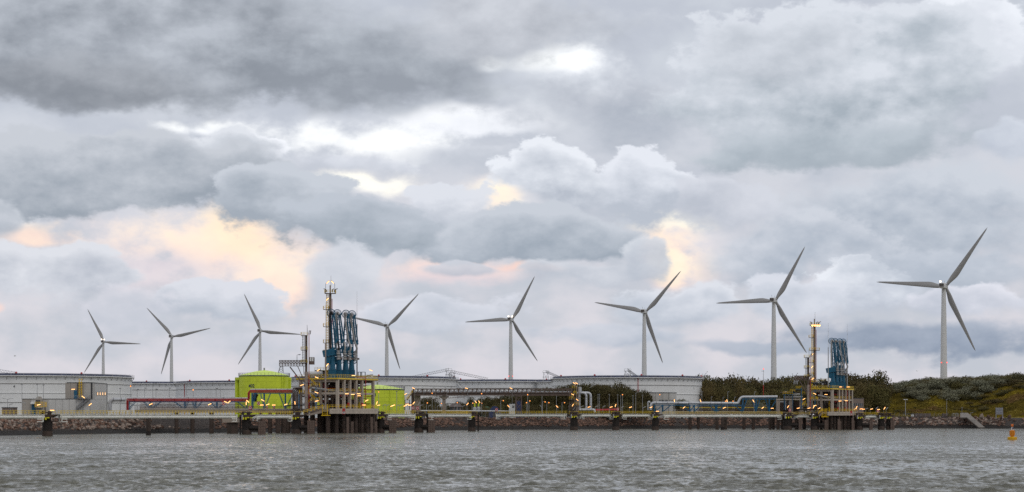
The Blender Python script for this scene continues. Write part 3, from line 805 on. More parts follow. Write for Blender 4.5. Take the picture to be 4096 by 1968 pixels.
for (hx, hy, tx, rp, ang, yaw, lamps, red, label) in TURB:
    d = F * 45.0 / rp
    hub_z = Z(hy, d); base = Vector((X(tx, d), d, GROUND_Z - 0.5))
    top_z = hub_z - 1.6
    t = thing('wind_turbine', base, label, 'wind turbine', 'wind turbines in a row behind the terminal')
    H = top_z - base.z
    tw = MB().lathe(base, [(2.35, 0), (2.15, H * .33), (1.8, H * .66), (1.32, H)], 28).build('tower', M_['turbine_white'], t); auto_smooth(tw)
    for hh in (0.33, 0.66):
        MB().lathe(base, [(np.interp(hh, [0, .33, .66, 1], [2.35, 2.15, 1.8, 1.32]) + 0.05, H * hh - .12), (np.interp(hh, [0, .33, .66, 1], [2.35, 2.15, 1.8, 1.32]) + 0.05, H * hh + .12)], 24).build('flange', M_['tank_white'], t)
    az = math.atan2(base.x, base.y); rz = -(az + R(yaw))
    top = Vector((base.x, base.y, top_z))
    na = piece(NAC[0], 'nacelle', top, t, rz); OFF[na.name] = Vector((0, 0, 0))
    for me in (NAC[1], NAC[3], NAC[4]): piece(me, me.name, (0, 0, 0), na)
    for s in lamps: piece(BEACON, 'beacon_lamp', (s * 1.2, -3.9 if s < 0 else 0.5, 4.4), na)
    hb = piece(NAC[2], 'hub', top, t, rz)
    for k in range(3):
        a = R(ang + 120 * k)
        # blade points along local Z; rotate in the rotor plane (viewed from behind: counter-clockwise from +X)
        m = Matrix.Rotation(rz, 4, 'Z') @ Matrix.Translation((0, 5.0, 1.6)) @ Matrix.Rotation(math.pi / 2 - a, 4, 'Y')
        b = bpy.data.objects.new('blade', BLADE); col.objects.link(b); b.parent = t
        b.matrix_local = Matrix.Translation(top - base) @ m
    if red:
        zr = top_z - (top_z - base.z) * 0.57
        rr = 1.95
        for s in (-0.75, 0.75):
            piece(REDL, 'red_tower_light', (base.x + s * rr * 1.25, base.y - rr * .75, zr), t)

# ------------------------------------------------------------------ white crude-oil tanks
def ring(mb, c, r, z0, z1, w, n=72):
    c = Vector(c)
    return mb.lathe(c, [(r, z0), (r + w, z0), (r + w, z1), (r, z1)], n)
def oil_tank(cpx, D, Rm, Zr, label, mat='tank_white', number=None, num_px=None, num_py=None, stair=None, gantry=None, red_line=None, dots=3):
    c = Vector((X(cpx, D), D, GROUND_Z)); H = Zr - GROUND_Z
    t = thing('storage_tank', c, label, 'storage tank', 'white crude oil storage tanks')
    sh = MB().lathe(c, [(Rm, 0), (Rm, H - .35)], 128).build('shell', M_[mat], t); auto_smooth(sh, 30)
    # strakes: weld seams / stiffening rings on the shell
    for k, zz in enumerate((H * 0.37, H * 0.59, H * 0.81)):
        ring(MB(), c, Rm + .004, zz - .10, zz + .10, 0.28).build('stiffening_ring', M_['girder_line' if k % 2 == 0 else 'tank_white_light'], t)
    g = ring(MB(), c, Rm, H - .35, H, 1.25).build('wind_girder', M_['tank_white_light'], t)
    br = MB(); nb = 70
    for i in range(nb):
        a = 2 * math.pi * i / nb; u = Vector((math.cos(a), math.sin(a), 0))
        if u.y > 0.25: continue
        br.bar(c + u * (Rm + .02) + Vector((0, 0, H - 2.0)), c + u * (Rm + 1.15) + Vector((0, 0, H - .4)), 0.16)
    br.build('girder_brackets', M_['girder_line'], t)['kind'] = 'stuff'
    ring(MB(), c, Rm - 0.3, H, H + 0.95, 0.22).build('rim_band', M_['navy'], t)
    MB().lathe(c, [(Rm - 1.5, H - 1.6), (Rm - 1.5, H - 1.2)], 64).build('floating_roof', M_['steel'], t)
    rail = MB(); n = 110; pts = []
    for i in range(n + 1):
        a = 2 * math.pi * i / n; pts.append(c + Vector((math.cos(a) * (Rm + 1.15), math.sin(a) * (Rm + 1.15), H)))
    for hh in (0.55, 1.1):
        for a, b in zip(pts, pts[1:]): rail.bar(a + Vector((0, 0, hh)), b + Vector((0, 0, hh)), 0.06)
    for a in pts[::2]: rail.bar(a, a + Vector((0, 0, 1.1)), 0.08)
    rail.build('rim_railing', M_['rail_white'], t)
    for i in range(dots):
        a = R(-90) + (i - (dots - 1) / 2) * 0.62 + 0.13; q = c + Vector((math.cos(a) * Rm, math.sin(a) * Rm, H + 0.95))
        MB().lathe(q, [(0.55, 0), (0.5, .45), (0.2, .75)], 10).build('foam_pourer', M_['red_paint'], t)
    if number:
        a = math.asin(max(-1, min(1, (X(num_px, D - Rm) - c.x) / Rm))); dd = D - Rm * math.cos(a)
        text(t, number, (c.x + math.sin(a) * (Rm + .03), c.y - math.cos(a) * (Rm + .03), Z(num_py, dd)), 1.6, M_['dark_trim'], (R(90), 0, a), 'tank_number')
    if red_line:
        a = math.asin(max(-1, min(1, (X(red_line, D - Rm) - c.x) / Rm))); q = c + Vector((math.sin(a), -math.cos(a), 0)) * (Rm + .25)
        MB().cyl(q, q + Vector((0, 0, H - .5)), 0.16, n=6).build('fire_water_pipe', M_['red_paint'], t)
    if stair:
        a0, a1 = stair; mb = MB(); rb = MB(); k = 26; pv = None
        for i in range(k + 1):
            a = R(a0 + (a1 - a0) * i / k); u = Vector((math.cos(a), math.sin(a), 0)); q = c + u * (Rm + 1.0) + Vector((0, 0, 0.3 + (H - .3) * i / k))
            if pv is not None:
                mb.bar(pv, q, 0.8, 0.16); rb.bar(pv + u * .5 + Vector((0, 0, 1)), q + u * .5 + Vector((0, 0, 1)), 0.09)
            pv = q
        mb.build('spiral_stair', M_['tank_white_light'], t); rb.build('stair_handrail', M_['galv'], t)
    if gantry:
        # stair tower on the rim with the long rolling ladder leaning over the floating roof
        for (gpx, ladder_px, gtop, ltop) in gantry:
            a = math.asin(max(-.999, min(.999, (X(gpx, D - Rm * .4) - c.x) / Rm)))
            q = c + Vector((math.sin(a) * (Rm - .8), -math.cos(a) * (Rm - .8), H))
            mb = MB(); hgt = gtop
            for sx in (-1.6, 1.6):
                for sy in (-.8, .8): mb.bar(q + Vector((sx, sy, 0)), q + Vector((sx * .7, sy, hgt)), 0.20)
            for zz in (hgt, hgt * .5): mb.box(q + Vector((0, 0, zz)), (3.6, 2.0, 0.22))
            mb.bar(q + Vector((-1.6, -.8, 0)), q + Vector((1.4, -.8, hgt)), 0.14); mb.bar(q + Vector((1.6, -.8, 0)), q + Vector((-1.4, -.8, hgt)), 0.14)
            for sx in (-1.7, 0, 1.7): mb.bar(q + Vector((sx, -.9, hgt)), q + Vector((sx, -.9, hgt + 1.1)), 0.12)
            mb.bar(q + Vector((-1.7, -.9, hgt + 1.1)), q + Vector((1.7, -.9, hgt + 1.1)), 0.12)
            mb.build('stair_gantry', M_['galv'], t)
            lm = MB(); e = Vector((X(ladder_px, D - Rm * .3), q.y + 12, Zr + ltop)); s = q + Vector((0, 0, hgt))
            up = Vector((0, 0, 1.3))
            lm.bar(s, e, 0.16); lm.bar(s + up, e + up * .8, 0.13)
            kk = 16
            for i in range(kk): lm.bar(s.lerp(e, i / kk) + up * (1 - .2 * i / kk), s.lerp(e, (i + .5) / kk), 0.09); lm.bar(s.lerp(e, (i + .5) / kk), s.lerp(e, (i + 1) / kk) + up, 0.09)
            lm.build('rolling_ladder', M_['galv'], t)
    return t
oil_tank(112, 980, 50, 25.1, 'wide white storage tank numbered 4 behind the grey pump building', 'tank_white_light', '4', 56, 1546, gantry=[(-60, 110, 3.6, 0.6)])
oil_tank(600, 1250, 42, 26.0, 'lowest white storage tank, half hidden right of the tank numbered 4', 'tank_white')
oil_tank(1015, 1180, 45.5, 25.3, 'white storage tank behind the lime green tank numbered 402', 'tank_white', red_line=718, dots=4)
oil_tank(1494, 1075, 44.5, 25.9, 'white storage tank right behind the left jetty platform, marked 3', 'tank_white_light', '3', 1798, 1548, gantry=[(1800, 1640, 4.2, 0.4), (1812, 1950, 3.2, -.4)], dots=5)
oil_tank(1985, 1190, 43, 26.2, 'white storage tank behind the middle of the long steel pipe bridge', 'tank_white', stair=(-92, -122), dots=3)
oil_tank(2450, 1165, 46, 25.9, 'white storage tank mostly hidden behind the tank marked 1', 'tank_white_light', gantry=[(2178, 2240, 5.0, 2.0)])
oil_tank(2508, 1065, 39.7, 26.0, 'white storage tank marked 1 standing left of the dark tree belt', 'tank_white_light', '1', 2788, 1553, red_line=2552, gantry=[(2500, 2540, 3.2, .2)], dots=5)

# ------------------------------------------------------------------ lime green tanks
def green_tank(cpx, D, rpx, rim_y, top_y, label, number, num_px, num_py, boxes=()):
    c = Vector((X(cpx, D), D, GROUND_Z)); Rm = rpx * D / F; H = Z(rim_y, D - Rm) - GROUND_Z; Ht = Z(top_y, D) - GROUND_Z
    t = thing('chemical_tank', c, label, 'storage tank', 'lime green tanks')
    auto_smooth(MB().lathe(c, [(Rm, 0), (Rm, H)], 80).build('shell', M_['lime'], t), 30)
    auto_smooth(MB().lathe(c, [(Rm + .15, H), (Rm * .72, H + (Ht - H) * .42), (Rm * .35, H + (Ht - H) * .8), (0.6, Ht)], 80).build('cone_roof', M_['lime_roof'], t), 30)
    for k in range(1, 7): ring(MB(), c, Rm + .002, H * k / 7 - .03, H * k / 7 + .03, 0.035, 80).build('weld_seam', M_['lime_seam'], t)
    ring(MB(), c, Rm, H - .35, H + .05, 0.16).build('rim_band', M_['navy'], t)
    MB().cyl(c + Vector((0, 0, Ht)), c + Vector((0, 0, Ht + 1.1)), 0.35, n=8).build('roof_vent', M_['steel'], t)
    rl = MB(); n = 44; pts = [c + Vector((math.cos(2 * math.pi * i / n) * (Rm + .1), math.sin(2 * math.pi * i / n) * (Rm + .1), H)) for i in range(n + 1)]
    for hh in (.6, 1.2):
        for a, b in zip(pts, pts[1:]): rl.bar(a + Vector((0, 0, hh)), b + Vector((0, 0, hh)), 0.07)
    for a in pts: rl.bar(a, a + Vector((0, 0, 1.2)), 0.09)
    rl.build('rim_railing', M_['dark_trim'], t)
    a = math.asin((X(num_px, D - Rm * .8) - c.x) / Rm); dd = D - Rm * math.cos(a)
    text(t, number, (c.x + math.sin(a) * (Rm + .06), c.y - math.cos(a) * (Rm + .06), Z(num_py, dd)), 2.1, M_['navy'], (R(90), 0, a), 'tank_number', font_bold=0.02)
    for (p0, p1, y0, y1, y2) in boxes:
        bx = MB(); xm = (X(p0, D) + X(p1, D)) / 2; w = abs(X(p1, D) - X(p0, D)); yb = D - 1.0
        bx.lathe((xm, yb, Z(y1, D)), [(w / 2, 0), (w / 2, Z(y0, D) - Z(y1, D))], 20)
        auto_smooth(bx.build('side_hood', M_['lime'], t))
        s = MB()
        for k in ((-.30, .30) if w > 3 else (0,)): s.cyl((xm + k * w, yb, GROUND_Z), (xm + k * w, yb, Z(y1, D)), w * .2 if w > 3 else w * .42, n=14)
        auto_smooth(s.build('side_downpipe', M_['lime'], t))
    pv = MB()
    for px in (1127, 1133, 1138) if cpx < 1300 else (1560,):
        a = math.asin(max(-1, min(1, (X(px, D - Rm * .6) - c.x) / Rm))); q = c + Vector((math.sin(a), -math.cos(a), 0)) * (Rm + .2)
        pv.cyl(q, q + Vector((0, 0, H - .5)), 0.13, n=6)
    pv.build('wall_pipe', M_['lime'], t)
    return t
green_tank(1057, 920, 101, 1501, 1481, 'larger lime green tank numbered 402 with a conical roof', '402', 1008, 1544, boxes=((941, 981, 1510, 1520, 0), (1154, 1167, 1510, 1522, 0)))
green_tank(1510, 880, 108, 1556, 1539, 'lower lime green tank marked 3 behind the left jetty platform', '3', 1501, 1580)
# ------------------------------------------------------------------ catwalk bridges: a white tubular girder under a railed walkway
CROSS = MB().b2(-.75, .75, -.07, .07, -.14, 0).mesh('cross_bearer'); CROSS.materials.append(M_['tube_white'])
def catwalk(pxa, da, pxb, db, dz, label, hh=1.15):
    a = Vector((X(pxa, da), da, 6.6 + dz)); b = Vector((X(pxb, db), db, 6.6 + dz))
    u = (b - a).normalized(); n = Vector((-u.y, u.x, 0)); dn = Vector((0, 0, -1))
    c = (a + b) / 2
    t = thing('catwalk_bridge', (c.x, c.y, a.z - 1.4), label, 'footbridge', 'white tubular catwalk bridges of the jetties')
    auto_smooth(MB().cyl(a + dn * .78, b + dn * .78, 0.6, n=20).build('tubular_girder', M_['tube_white'], t))
    dk = MB(); dk.bar(a + dn * .05, b + dn * .05, 1.5, 0.09); dk.build('walkway_deck', M_['tube_white'], t)
    L = (b - a).length; k = max(2, int(L / 3.0)); rz = math.atan2(u.y, u.x) + math.pi / 2
    for i in range(k + 1): piece(CROSS, 'cross_bearer', a + u * (L * i / k) + dn * .095, t, rz)
    for s in (-1, 1):
        railing(t, [a + n * s * .7, b + n * s * .7], M_['yellow_pale'], h=hh, spacing=1.15, t=0.085, rails=(1.0, .52), name='railing', kick=False)
    # white bearing frames at each end
    for e, s in ((a, 1), (b, -1)):
        f = MB(); q = e + u * s * .5
        f.bar(q + n * -.75, q + n * -.75 + dn * 2.3, 0.22); f.bar(q + n * .75, q + n * .75 + dn * 2.3, 0.22); f.bar(q + n * -.75 + dn * 2.25, q + n * .75 + dn * 2.25, 0.22)
        f.bar(q + n * -.75 + dn * 2.25, q + n * -.75 + dn * 2.25 + u * s * 1.9, 0.2); f.bar(q + n * -.75 + dn * 1.45, q + n * -.75 + dn * 1.45 + u * s * 1.9, 0.2)
        f.build('bearing_frame', M_['tube_white'], t)
    return t
catwalk(-160, 596, 177, 607, 0.0, 'catwalk bridge at the left edge, left of the lone dolphin')
catwalk(237, 611, 946, 656, 0.0, 'long catwalk bridge in front of the grey pump building and red pipes')
catwalk(1017, 664, 1163, 686, 0.0, 'short catwalk bridge just left of the left jetty platform')
catwalk(1542, 729, 1657, 740, 0.35, 'short catwalk bridge just right of the left jetty platform')
catwalk(1718, 747, 1878, 800, 0.40, 'catwalk bridge ending left of the rock mound')
catwalk(1985, 885, 2265, 868, 0.5, 'catwalk bridge coming out from behind the rock mound')
catwalk(2315, 868, 2456, 872, 0.5, 'catwalk bridge right of the grey pipe risers')
catwalk(2484, 873, 2610, 878, 0.45, 'catwalk bridge ending below the grey pipe elbow')
catwalk(2652, 880, 3128, 892, 0.3, 'long catwalk bridge in front of the blue pipe trestle')
catwalk(3170, 892, 3244, 894, 0.12, 'short catwalk bridge left of the right jetty platform')
catwalk(3455, 897, 3515, 899, 0.0, 'rightmost catwalk bridge, right of the right jetty platform')

# ------------------------------------------------------------------ mooring dolphins
def dolphin(px, d, wpx, label, dz=0.0, fender=None, side=1, posts=(), extra=None, lit=False):
    c = Vector((X(px, d), d, 0)); r = wpx * d / F / 2; zt = 6.55 + dz
    t = thing('mooring_dolphin', c, label, 'mooring dolphin', 'mooring and breasting dolphins')
    auto_smooth(MB().cyl(c + Vector((0, 0, -4)), c + Vector((0, 0, zt - 1.9)), r, n=22).build('pile', M_['pile_dark'], t))
    auto_smooth(MB().lathe(c, [(r + .06, 0.0), (r + .08, 1.2), (r + .03, 1.5)], 22).build('tide_band', M_['pile'], t))
    # neck and flared head
    auto_smooth(MB().cyl(c + Vector((0, 0, zt - 1.95)), c + Vector((0, 0, zt - .7)), r * .72, n=18).build('neck', M_['pile_dark'], t))
    hw = max(2.4, r * 1.75); y0 = d - hw * .9
    poly = [(c.x - hw * .8, zt - .75), (c.x - hw * .8, zt), (c.x + hw * 1.25 * side if side > 0 else c.x + hw * .9, zt), (c.x + hw * .5, zt - .95)]
    MB().slab([(x, y0, z) for x, z in poly], hw * 1.8).build('head_platform', M_['rust_dark'], t)
    hook = MB()
    for s in (-.45, .35):
        q = c + Vector((s * hw, -hw * .35, zt))
        hook.cyl(q, q + Vector((0, 0, .55)), 0.42, n=10); hook.ball(q + Vector((0, 0, .7)), 0.40, 10, 6); hook.cyl(q + Vector((-.2, -.2, .45)), q + Vector((-1.0, -.9, .65)), 0.17, n=8)
        hook.cyl(q + Vector((.2, .1, .45)), q + Vector((.95, -.8, .65)), 0.17, n=8)
    hook.build('mooring_hook', M_['rust_dark'], t)
    cap = MB().cyl(c + Vector((.1 * hw, 0, zt + .0)), c + Vector((.1 * hw, 0, zt + 1.0)), 0.30, .22, n=10).build('capstan', M_['pile'], t)
    MB().box(c + Vector((-hw * .25, -hw * .35, zt + 1.0)), (0.9, .6, .22), 0.2).build('winch_cover', M_['fender'], t)
    # bright yellow bearing brackets
    for k, (sx, w, h_) in enumerate(((-.28, .5, .95), (.02, .5, .95), (.3, .75, .40))):
        q = Vector((c.x + sx * hw, y0 - .06, zt - .78 - h_ / 2))
        MB().box(q, (w * .95, .3, h_ * .8)).build('yellow_bracket', M_['yellow_bright'], t)
    MB().box((c.x - .42 * hw, y0 - .1, zt - .9), (.5, .16, 1.6)).build('access_ladder', M_['galv'], t)
    # strut to the walkway
    MB().bar(c + Vector((r * .6, -r * .5, zt - 2.2)), c + Vector((r * 2.2, -r * .5, zt - 2.2)), 0.22).build('side_strut', M_['rust_dark'], t)
    railing(t, [c + Vector((-hw * .75, -hw * .8, zt)), c + Vector((-hw * .75, hw * .7, zt)), c + Vector((hw * .8, hw * .7, zt))], M_['yellow_pale'], h=1.1, spacing=1.3, t=0.085)
    for (ppx, pw) in posts:
        w = pw * d / F
        MB().b2(X(ppx, d) - w / 2, X(ppx, d) + w / 2, d - 1.2, d - 1.2 + w, -3, zt - .2).build('guide_pile', M_['pile_dark'], t)
    if fender:
        f0, f1, yt = fender; fd = d - 1.8
        x0, x1 = X(f0, fd), X(f1, fd); ztop = Z(yt, fd)
        MB().b2(x0, x1, fd, fd + .55, -.4, ztop).build('fender_panel', M_['fender'], t)
        # raised facing pads on the panel
        pad = MB().b2(-.5, .5, -.05, .05, -.5, .5).mesh('fender_pad'); pad.materials.append(M_['fender'])
        nx = max(2, int((x1 - x0) / .75)); nz = max(3, int(ztop / .75)); fo = [o for o in t.children if o.name.startswith('fender_panel')][-1]
        for i in range(nx):
            for j in range(nz):
                w = (x1 - x0) / nx; h_ = ztop / nz
                piece(pad, 'fender_pad', (x0 + w * (i + .5), fd - .05, h_ * (j + .5)), fo, scale=(w * .9, 1, h_ * .9))
        st = MB(); z1 = zt - 2.25
        st.bar((c.x + r * .8, fd + .9, z1), (x0 + .1, fd + .6, z1), 0.22); st.bar((c.x + r * .8, fd + .9, z1 - .2), (x0, fd + .6, .9), 0.13); st.bar((c.x + r, fd + .9, 1.2), (x0, fd + .6, 1.2), 0.5)
        st.cyl((c.x + r * .7, fd + 1.0, 2.2), (x0 + .3, fd + .7, 2.2), .75, n=12)
        st.bar((x0 - .15, fd + .6, -1), (x0 - .15, fd + .6, z1), 0.18)
        st.build('fender_frame', M_['pile_dark'], t)
    return t
dolphin(190, 609, 40, 'lone mooring dolphin in front of the grey pump building', lit=True)
dolphin(987, 659, 37, 'dolphin below the left part of the lime green tank', fender=(1033, 1062, 1684), posts=((963, 6), (973, 8)))
dolphin(1185, 690, 40, 'dolphin at the foot of the sloping yellow stairs of the left platform', fender=(1229, 1258, 1682))
dolphin(1523, 727, 30, 'dolphin hard against the right side of the left platform', 0.2, fender=(1557, 1585, 1680))
dolphin(1675, 743, 36, 'dolphin below the left end of the steel pipe bridge', 0.3, fender=(1713, 1740, 1680), posts=((1710, 7),))
dolphin(1887, 806, 30, 'dolphin standing in front of the rock mound', 0.35, posts=((1913, 6),))
dolphin(2296, 868, 30, 'dolphin below the grey pipe risers and yellow stair tower', 0.45)
dolphin(2463, 872, 27, 'dolphin between the pipe risers and the beige building', 0.45)
dolphin(2621, 878, 28, 'dolphin below the grey pipe elbow at the start of the blue trestle', 0.42)
dolphin(3150, 892, 36, 'leftmost dolphin of the right jetty platform', 0.15, fender=(3195, 3208, 1679), posts=((3137, 8),))
dolphin(3257, 893, 28, 'dolphin directly left of the pile rows of the right platform', 0.1, fender=(3298, 3311, 1679))
dolphin(3437, 896, 28, 'dolphin hard against the right side of the right platform', 0.0, fender=(3478, 3491, 1681))
dolphin(3525, 898, 26, 'second dolphin from the right end of the right jetty', 0.0)
dolphin(3553, 899, 16, 'rightmost dolphin at the very end of the right jetty', 0.0, fender=(3562, 3578, 1681))

# ------------------------------------------------------------------ single guide piles under the long catwalks
def lone_pile(px, d, wpx, ytop, label, mat='pile'):
    w = wpx * d / F; zt = Z(ytop, d)
    c = Vector((X(px, d), d, 0))
    t = thing('support_pile', c, label, 'pile', 'support piles in the water')
    auto_smooth(MB().cyl(c + Vector((0, 0, -4)), c + Vector((0, 0, zt - .6)), w / 2, n=16).build('shaft', M_[mat], t))
    auto_smooth(MB().lathe(c, [(w / 2, zt - .6), (w / 2 * .55, zt)], 16).build('tapered_top', M_[mat], t))
    auto_smooth(MB().lathe(c, [(w / 2 + .04, 0), (w / 2 + .05, 1.3)], 16).build('tide_band', M_['pile_dark'], t))
lone_pile(594, 633, 19, 1667.5, 'single pile carrying the middle of the long left catwalk')
lone_pile(2891, 884, 14, 1668, 'single pile carrying the middle of the long right catwalk')

# ------------------------------------------------------------------ concrete approach bridge on piles behind the left catwalk
def approach(points, zt, th, pile_list, label, block=None):
    a, b = [Vector((X(p, d), d, zt)) for p, d in points]
    c = (a + b) / 2; u = (b - a).normalized(); n = Vector((-u.y, u.x, 0))
    t = thing('approach_bridge', (c.x, c.y, 0), label, 'bridge', 'concrete approach bridges')
    m = MB(); m.bar(a + Vector((0, 0, -th / 2)) + n * 4, b + Vector((0, 0, -th / 2)) + n * 4, 8.0, th); m.build('deck', M_['concrete'], t)
    m = MB(); m.bar(a + Vector((0, 0, .2)), b + Vector((0, 0, .2)), .35, .4); m.build('kerb', M_['concrete_light'], t)
    for s, o in ((0, .1), (1, 7.6)):
        railing(t, [a + n * o, b + n * o], M_['steel_brown'], h=1.2, spacing=2.0, t=0.08, rails=(1, .66, .33))
    for (px, d, w) in pile_list:
        r = w * d / F / 2; q = Vector((X(px, d), d, 0))
        auto_smooth(MB().cyl(q + Vector((0, 0, -4)), q + Vector((0, 0, zt - th)), r, n=16).build('pile', M_['pile'], t))
    if block:
        x0, x1, d, y0, y1 = block
        MB().b2(X(x0, d), X(x1, d), d, d + 5, Z(y1, d), Z(y0, d)).build('pile_cap', M_['concrete'], t)
        MB().b2(X(x0 + 18, d), X(x1 - 5, d), d + .6, d + 4, -3, Z(y1, d)).build('pier', M_['pile'], t)
    return t
approach([(560, 700), (1205, 724)], 8.35, 1.0, [(706, 706, 16), (770, 709, 17), (846, 700, 18), (1042, 712, 14), (1080, 708, 17), (1112, 705, 20), (1135, 708, 22), (1152, 716, 20), (1190, 712, 20)], 'concrete approach bridge under the dark red pipes', block=(889, 952, 694, 1674, 1690))
approach([(2705, 925), (3190, 915)], 7.9, 1.0, [(2760, 922, 14), (2793, 925, 12), (2868, 906, 13), (2903, 908, 11), (2976, 908, 13), (3013, 910, 13), (3080, 908, 13), (3093, 910, 12), (3112, 906, 13), (3130, 908, 12), (3185, 906, 14), (3217, 908, 14)], 'concrete approach bridge under the blue pipe trestle')
# ------------------------------------------------------------------ loading platforms
def V2(px, d): return Vector((X(px, d), d, 0))
def loading_platform(cfg):
    Nn, Lc, Rc = V2(*cfg['near']), V2(*cfg['left']), V2(*cfg['right'])
    eL, eR = Lc - Nn, Rc - Nn
    zl, zlb, zm, zu = cfg['zl'], cfg['zlb'], cfg['zm'], cfg['zu']
    up = lambda z: Vector((0, 0, z))
    base = Nn + (eL + eR) / 2
    t = thing('loading_platform', (base.x, base.y, 0), cfg['label'], 'jetty platform', 'oil loading platforms on piles')
    rz = math.atan2(eR.y, eR.x)
    # lower deck with a stepped concrete edge
    f0, f1 = V2(*cfg['fa']), V2(*cfg['fb'])
    back = (eL.normalized() * 0 + Vector((-(f1 - f0).y, (f1 - f0).x, 0)).normalized())
    depth = cfg['deck_depth']
    lx = V2(*cfg['deck_left'])
    poly = [f0, f1, f1 + back * depth, lx + back * depth, lx]
    MB().prism([(p.x, p.y) for p in poly], zlb + .75, zl).build('lower_deck', M_['concrete'], t)
    m = MB(); a, b = f0 - back * .25, f1 - back * .25
    m.bar(a + up(zl - .42), b + up(zl - .42), .5, .8); m.build('deck_edge', M_['concrete_light'], t)
    # the deep fender beam below, cast in separate panels
    L = (f1 - f0).length; k = cfg.get('panels', 4); u = (f1 - f0).normalized()
    for i in range(k):
        m = MB(); p = f0 + u * (L * i / k + .03) - back * .1; q = f0 + u * (L * (i + 1) / k - .03) - back * .1
        m.bar(p + up((zlb + zl - .86) / 2), q + up((zlb + zl - .86) / 2), .8, (zl - .86 - zlb)); m.build('fascia_panel', M_['concrete_light'], t)
    # upper deck
    ov = 0.9
    un, ul, ur = Nn - (eL + eR).normalized() * ov, Lc + (eL - eR).normalized() * ov * .5, Rc + (eR - eL).normalized() * ov * .5
    uf = Nn + eL + eR + (eL + eR).normalized() * ov
    MB().prism([(p.x, p.y) for p in (un, ur, uf, ul)], zu - .75, zu).build('upper_deck', M_['concrete'], t)
    for p, q in ((un, ur), (ul, un)):
        m = MB(); m.bar(p + up(zu - .28) + (p - uf).normalized() * .03, q + up(zu - .28) + (q - uf).normalized() * .03, .34, .5); m.build('yellow_edge', M_['yellow_pale'], t)
    railing(t, [ul + up(zu), un + up(zu), ur + up(zu), uf + up(zu)], M_['yellow_pale'], h=1.15, spacing=1.5, t=0.10)
    # columns and beams
    ss, tt = cfg['s'], cfg['t']
    cw, cd = cfg['col']
    rzl = math.atan2(eL.y, eL.x)
    for i, s in enumerate(ss):
        for j, q in enumerate(tt):
            c = Nn + eL * s + eR * q
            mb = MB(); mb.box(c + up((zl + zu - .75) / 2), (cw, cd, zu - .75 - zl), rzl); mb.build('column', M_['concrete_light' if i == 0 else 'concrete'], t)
    for i, s in enumerate(ss):
        for q0, q1 in zip(tt, tt[1:]):
            a, b = Nn + eL * s + eR * q0, Nn + eL * s + eR * q1
            w = (b - a).normalized() * (cd * .5 + .01)
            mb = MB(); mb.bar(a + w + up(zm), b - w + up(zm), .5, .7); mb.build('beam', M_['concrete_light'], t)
    for j, q in enumerate(tt):
        for s0, s1 in zip(ss, ss[1:]):
            a, b = Nn + eL * s0 + eR * q, Nn + eL * s1 + eR * q
            w = (b - a).normalized() * (cw * .5 + .01)
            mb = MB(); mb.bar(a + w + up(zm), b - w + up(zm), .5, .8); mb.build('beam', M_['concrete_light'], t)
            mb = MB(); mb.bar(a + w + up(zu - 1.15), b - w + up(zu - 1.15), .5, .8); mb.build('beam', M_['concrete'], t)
    railing(t, [Lc + up(zm + .42), Nn + up(zm + .42), Rc + up(zm + .42)], M_['yellow'], h=1.15, spacing=2.0, t=.09)
    railing(t, [Lc + eR * .45 + up(zl), Nn + eR * .45 + up(zl)], M_['yellow'], h=1.15, spacing=2.0, t=.09)
    # railing of the lower deck
    railing(t, [lx + up(zl), f0 + up(zl), f1 + up(zl), f1 + back * depth * .8 + up(zl)], M_['yellow'], h=1.25, spacing=1.35, t=0.10)
    # piles
    for (px, d, w) in cfg['piles']:
        r = w * d / F / 2; q = V2(px, d)
        auto_smooth(MB().cyl(q + up(-4), q + up(zlb + .8), r, n=16).build('pile', M_['pile'], t))
    for (p0, p1, y0, d) in cfg['fenders']:
        MB().b2(X(p0, d), X(p1, d), d, d + .6, -.4, Z(y0, d)).build('fender_panel', M_['fender'], t)
        w = abs(X(p1, d) - X(p0, d))
        st = MB(); st.bar((X(p0, d) - .2, d + .5, Z(y0, d) - 1.2), (X(p0, d) - 2.6, d + 3, Z(y0, d) - 1.2), .28); st.bar((X(p0, d) - .2, d + .5, 1.2), (X(p0, d) - 3.0, d + 3, Z(y0, d) - 1.8), .16)
        st.build('fender_strut', M_['pile_dark'], t)
    # dense piping and dark filler boxes between the decks
    r_ = np.random.default_rng(cfg['seed'])
    inn = lambda s, q: Nn + eL * s + eR * q
    for k in range(cfg.get('npipes', 46)):
        s, q = .12 + .8 * r_.random(), .08 + .86 * r_.random(); z0 = zl; z1 = zu - .8
        if r_.random() < .45: z0 = zm + .5
        elif r_.random() < .5: z1 = zm - .4
        rad = .10 + .2 * r_.random()
        mt = ['steel_brown', 'rust_dark', 'rust_dark', 'red_dark', 'black_pipe', 'steel_brown', 'yellow', 'rust_dark'][r_.integers(8)]
        MB().cyl(inn(s, q) + up(z0), inn(s, q) + up(z1), rad, n=8).build('riser_pipe', M_[mt], t)
    for k in range(26):
        s = .08 + .84 * r_.random(); zz = (zm + .7 + r_.random() * (zu - zm - 2.2)) if k % 3 else (zl + 1 + r_.random() * (zm - zl - 2))
        rad = .12 + .2 * r_.random(); mt = ['steel_brown', 'rust_dark', 'black_pipe', 'red_dark'][r_.integers(4)]
        if k % 2: a, b = inn(s, .03), inn(s, .97)
        else: a, b = inn(.04, s), inn(.96, s)
        MB().cyl(a + up(zz), b + up(zz), rad, n=8).build('header_pipe', M_[mt], t)
    # big insulated product line behind the front columns
    a, b = inn(.16, .02), inn(.16, .72)
    m = MB(); m.pipe([inn(.62, -.02) + up(zm + 2.0), inn(.16, .02) + up(zm + .95), b + up(zm + .95), b + up(zm - 3)], .48, n=14); auto_smooth(m.build('product_line', M_['grey_arm_pipe'], t))
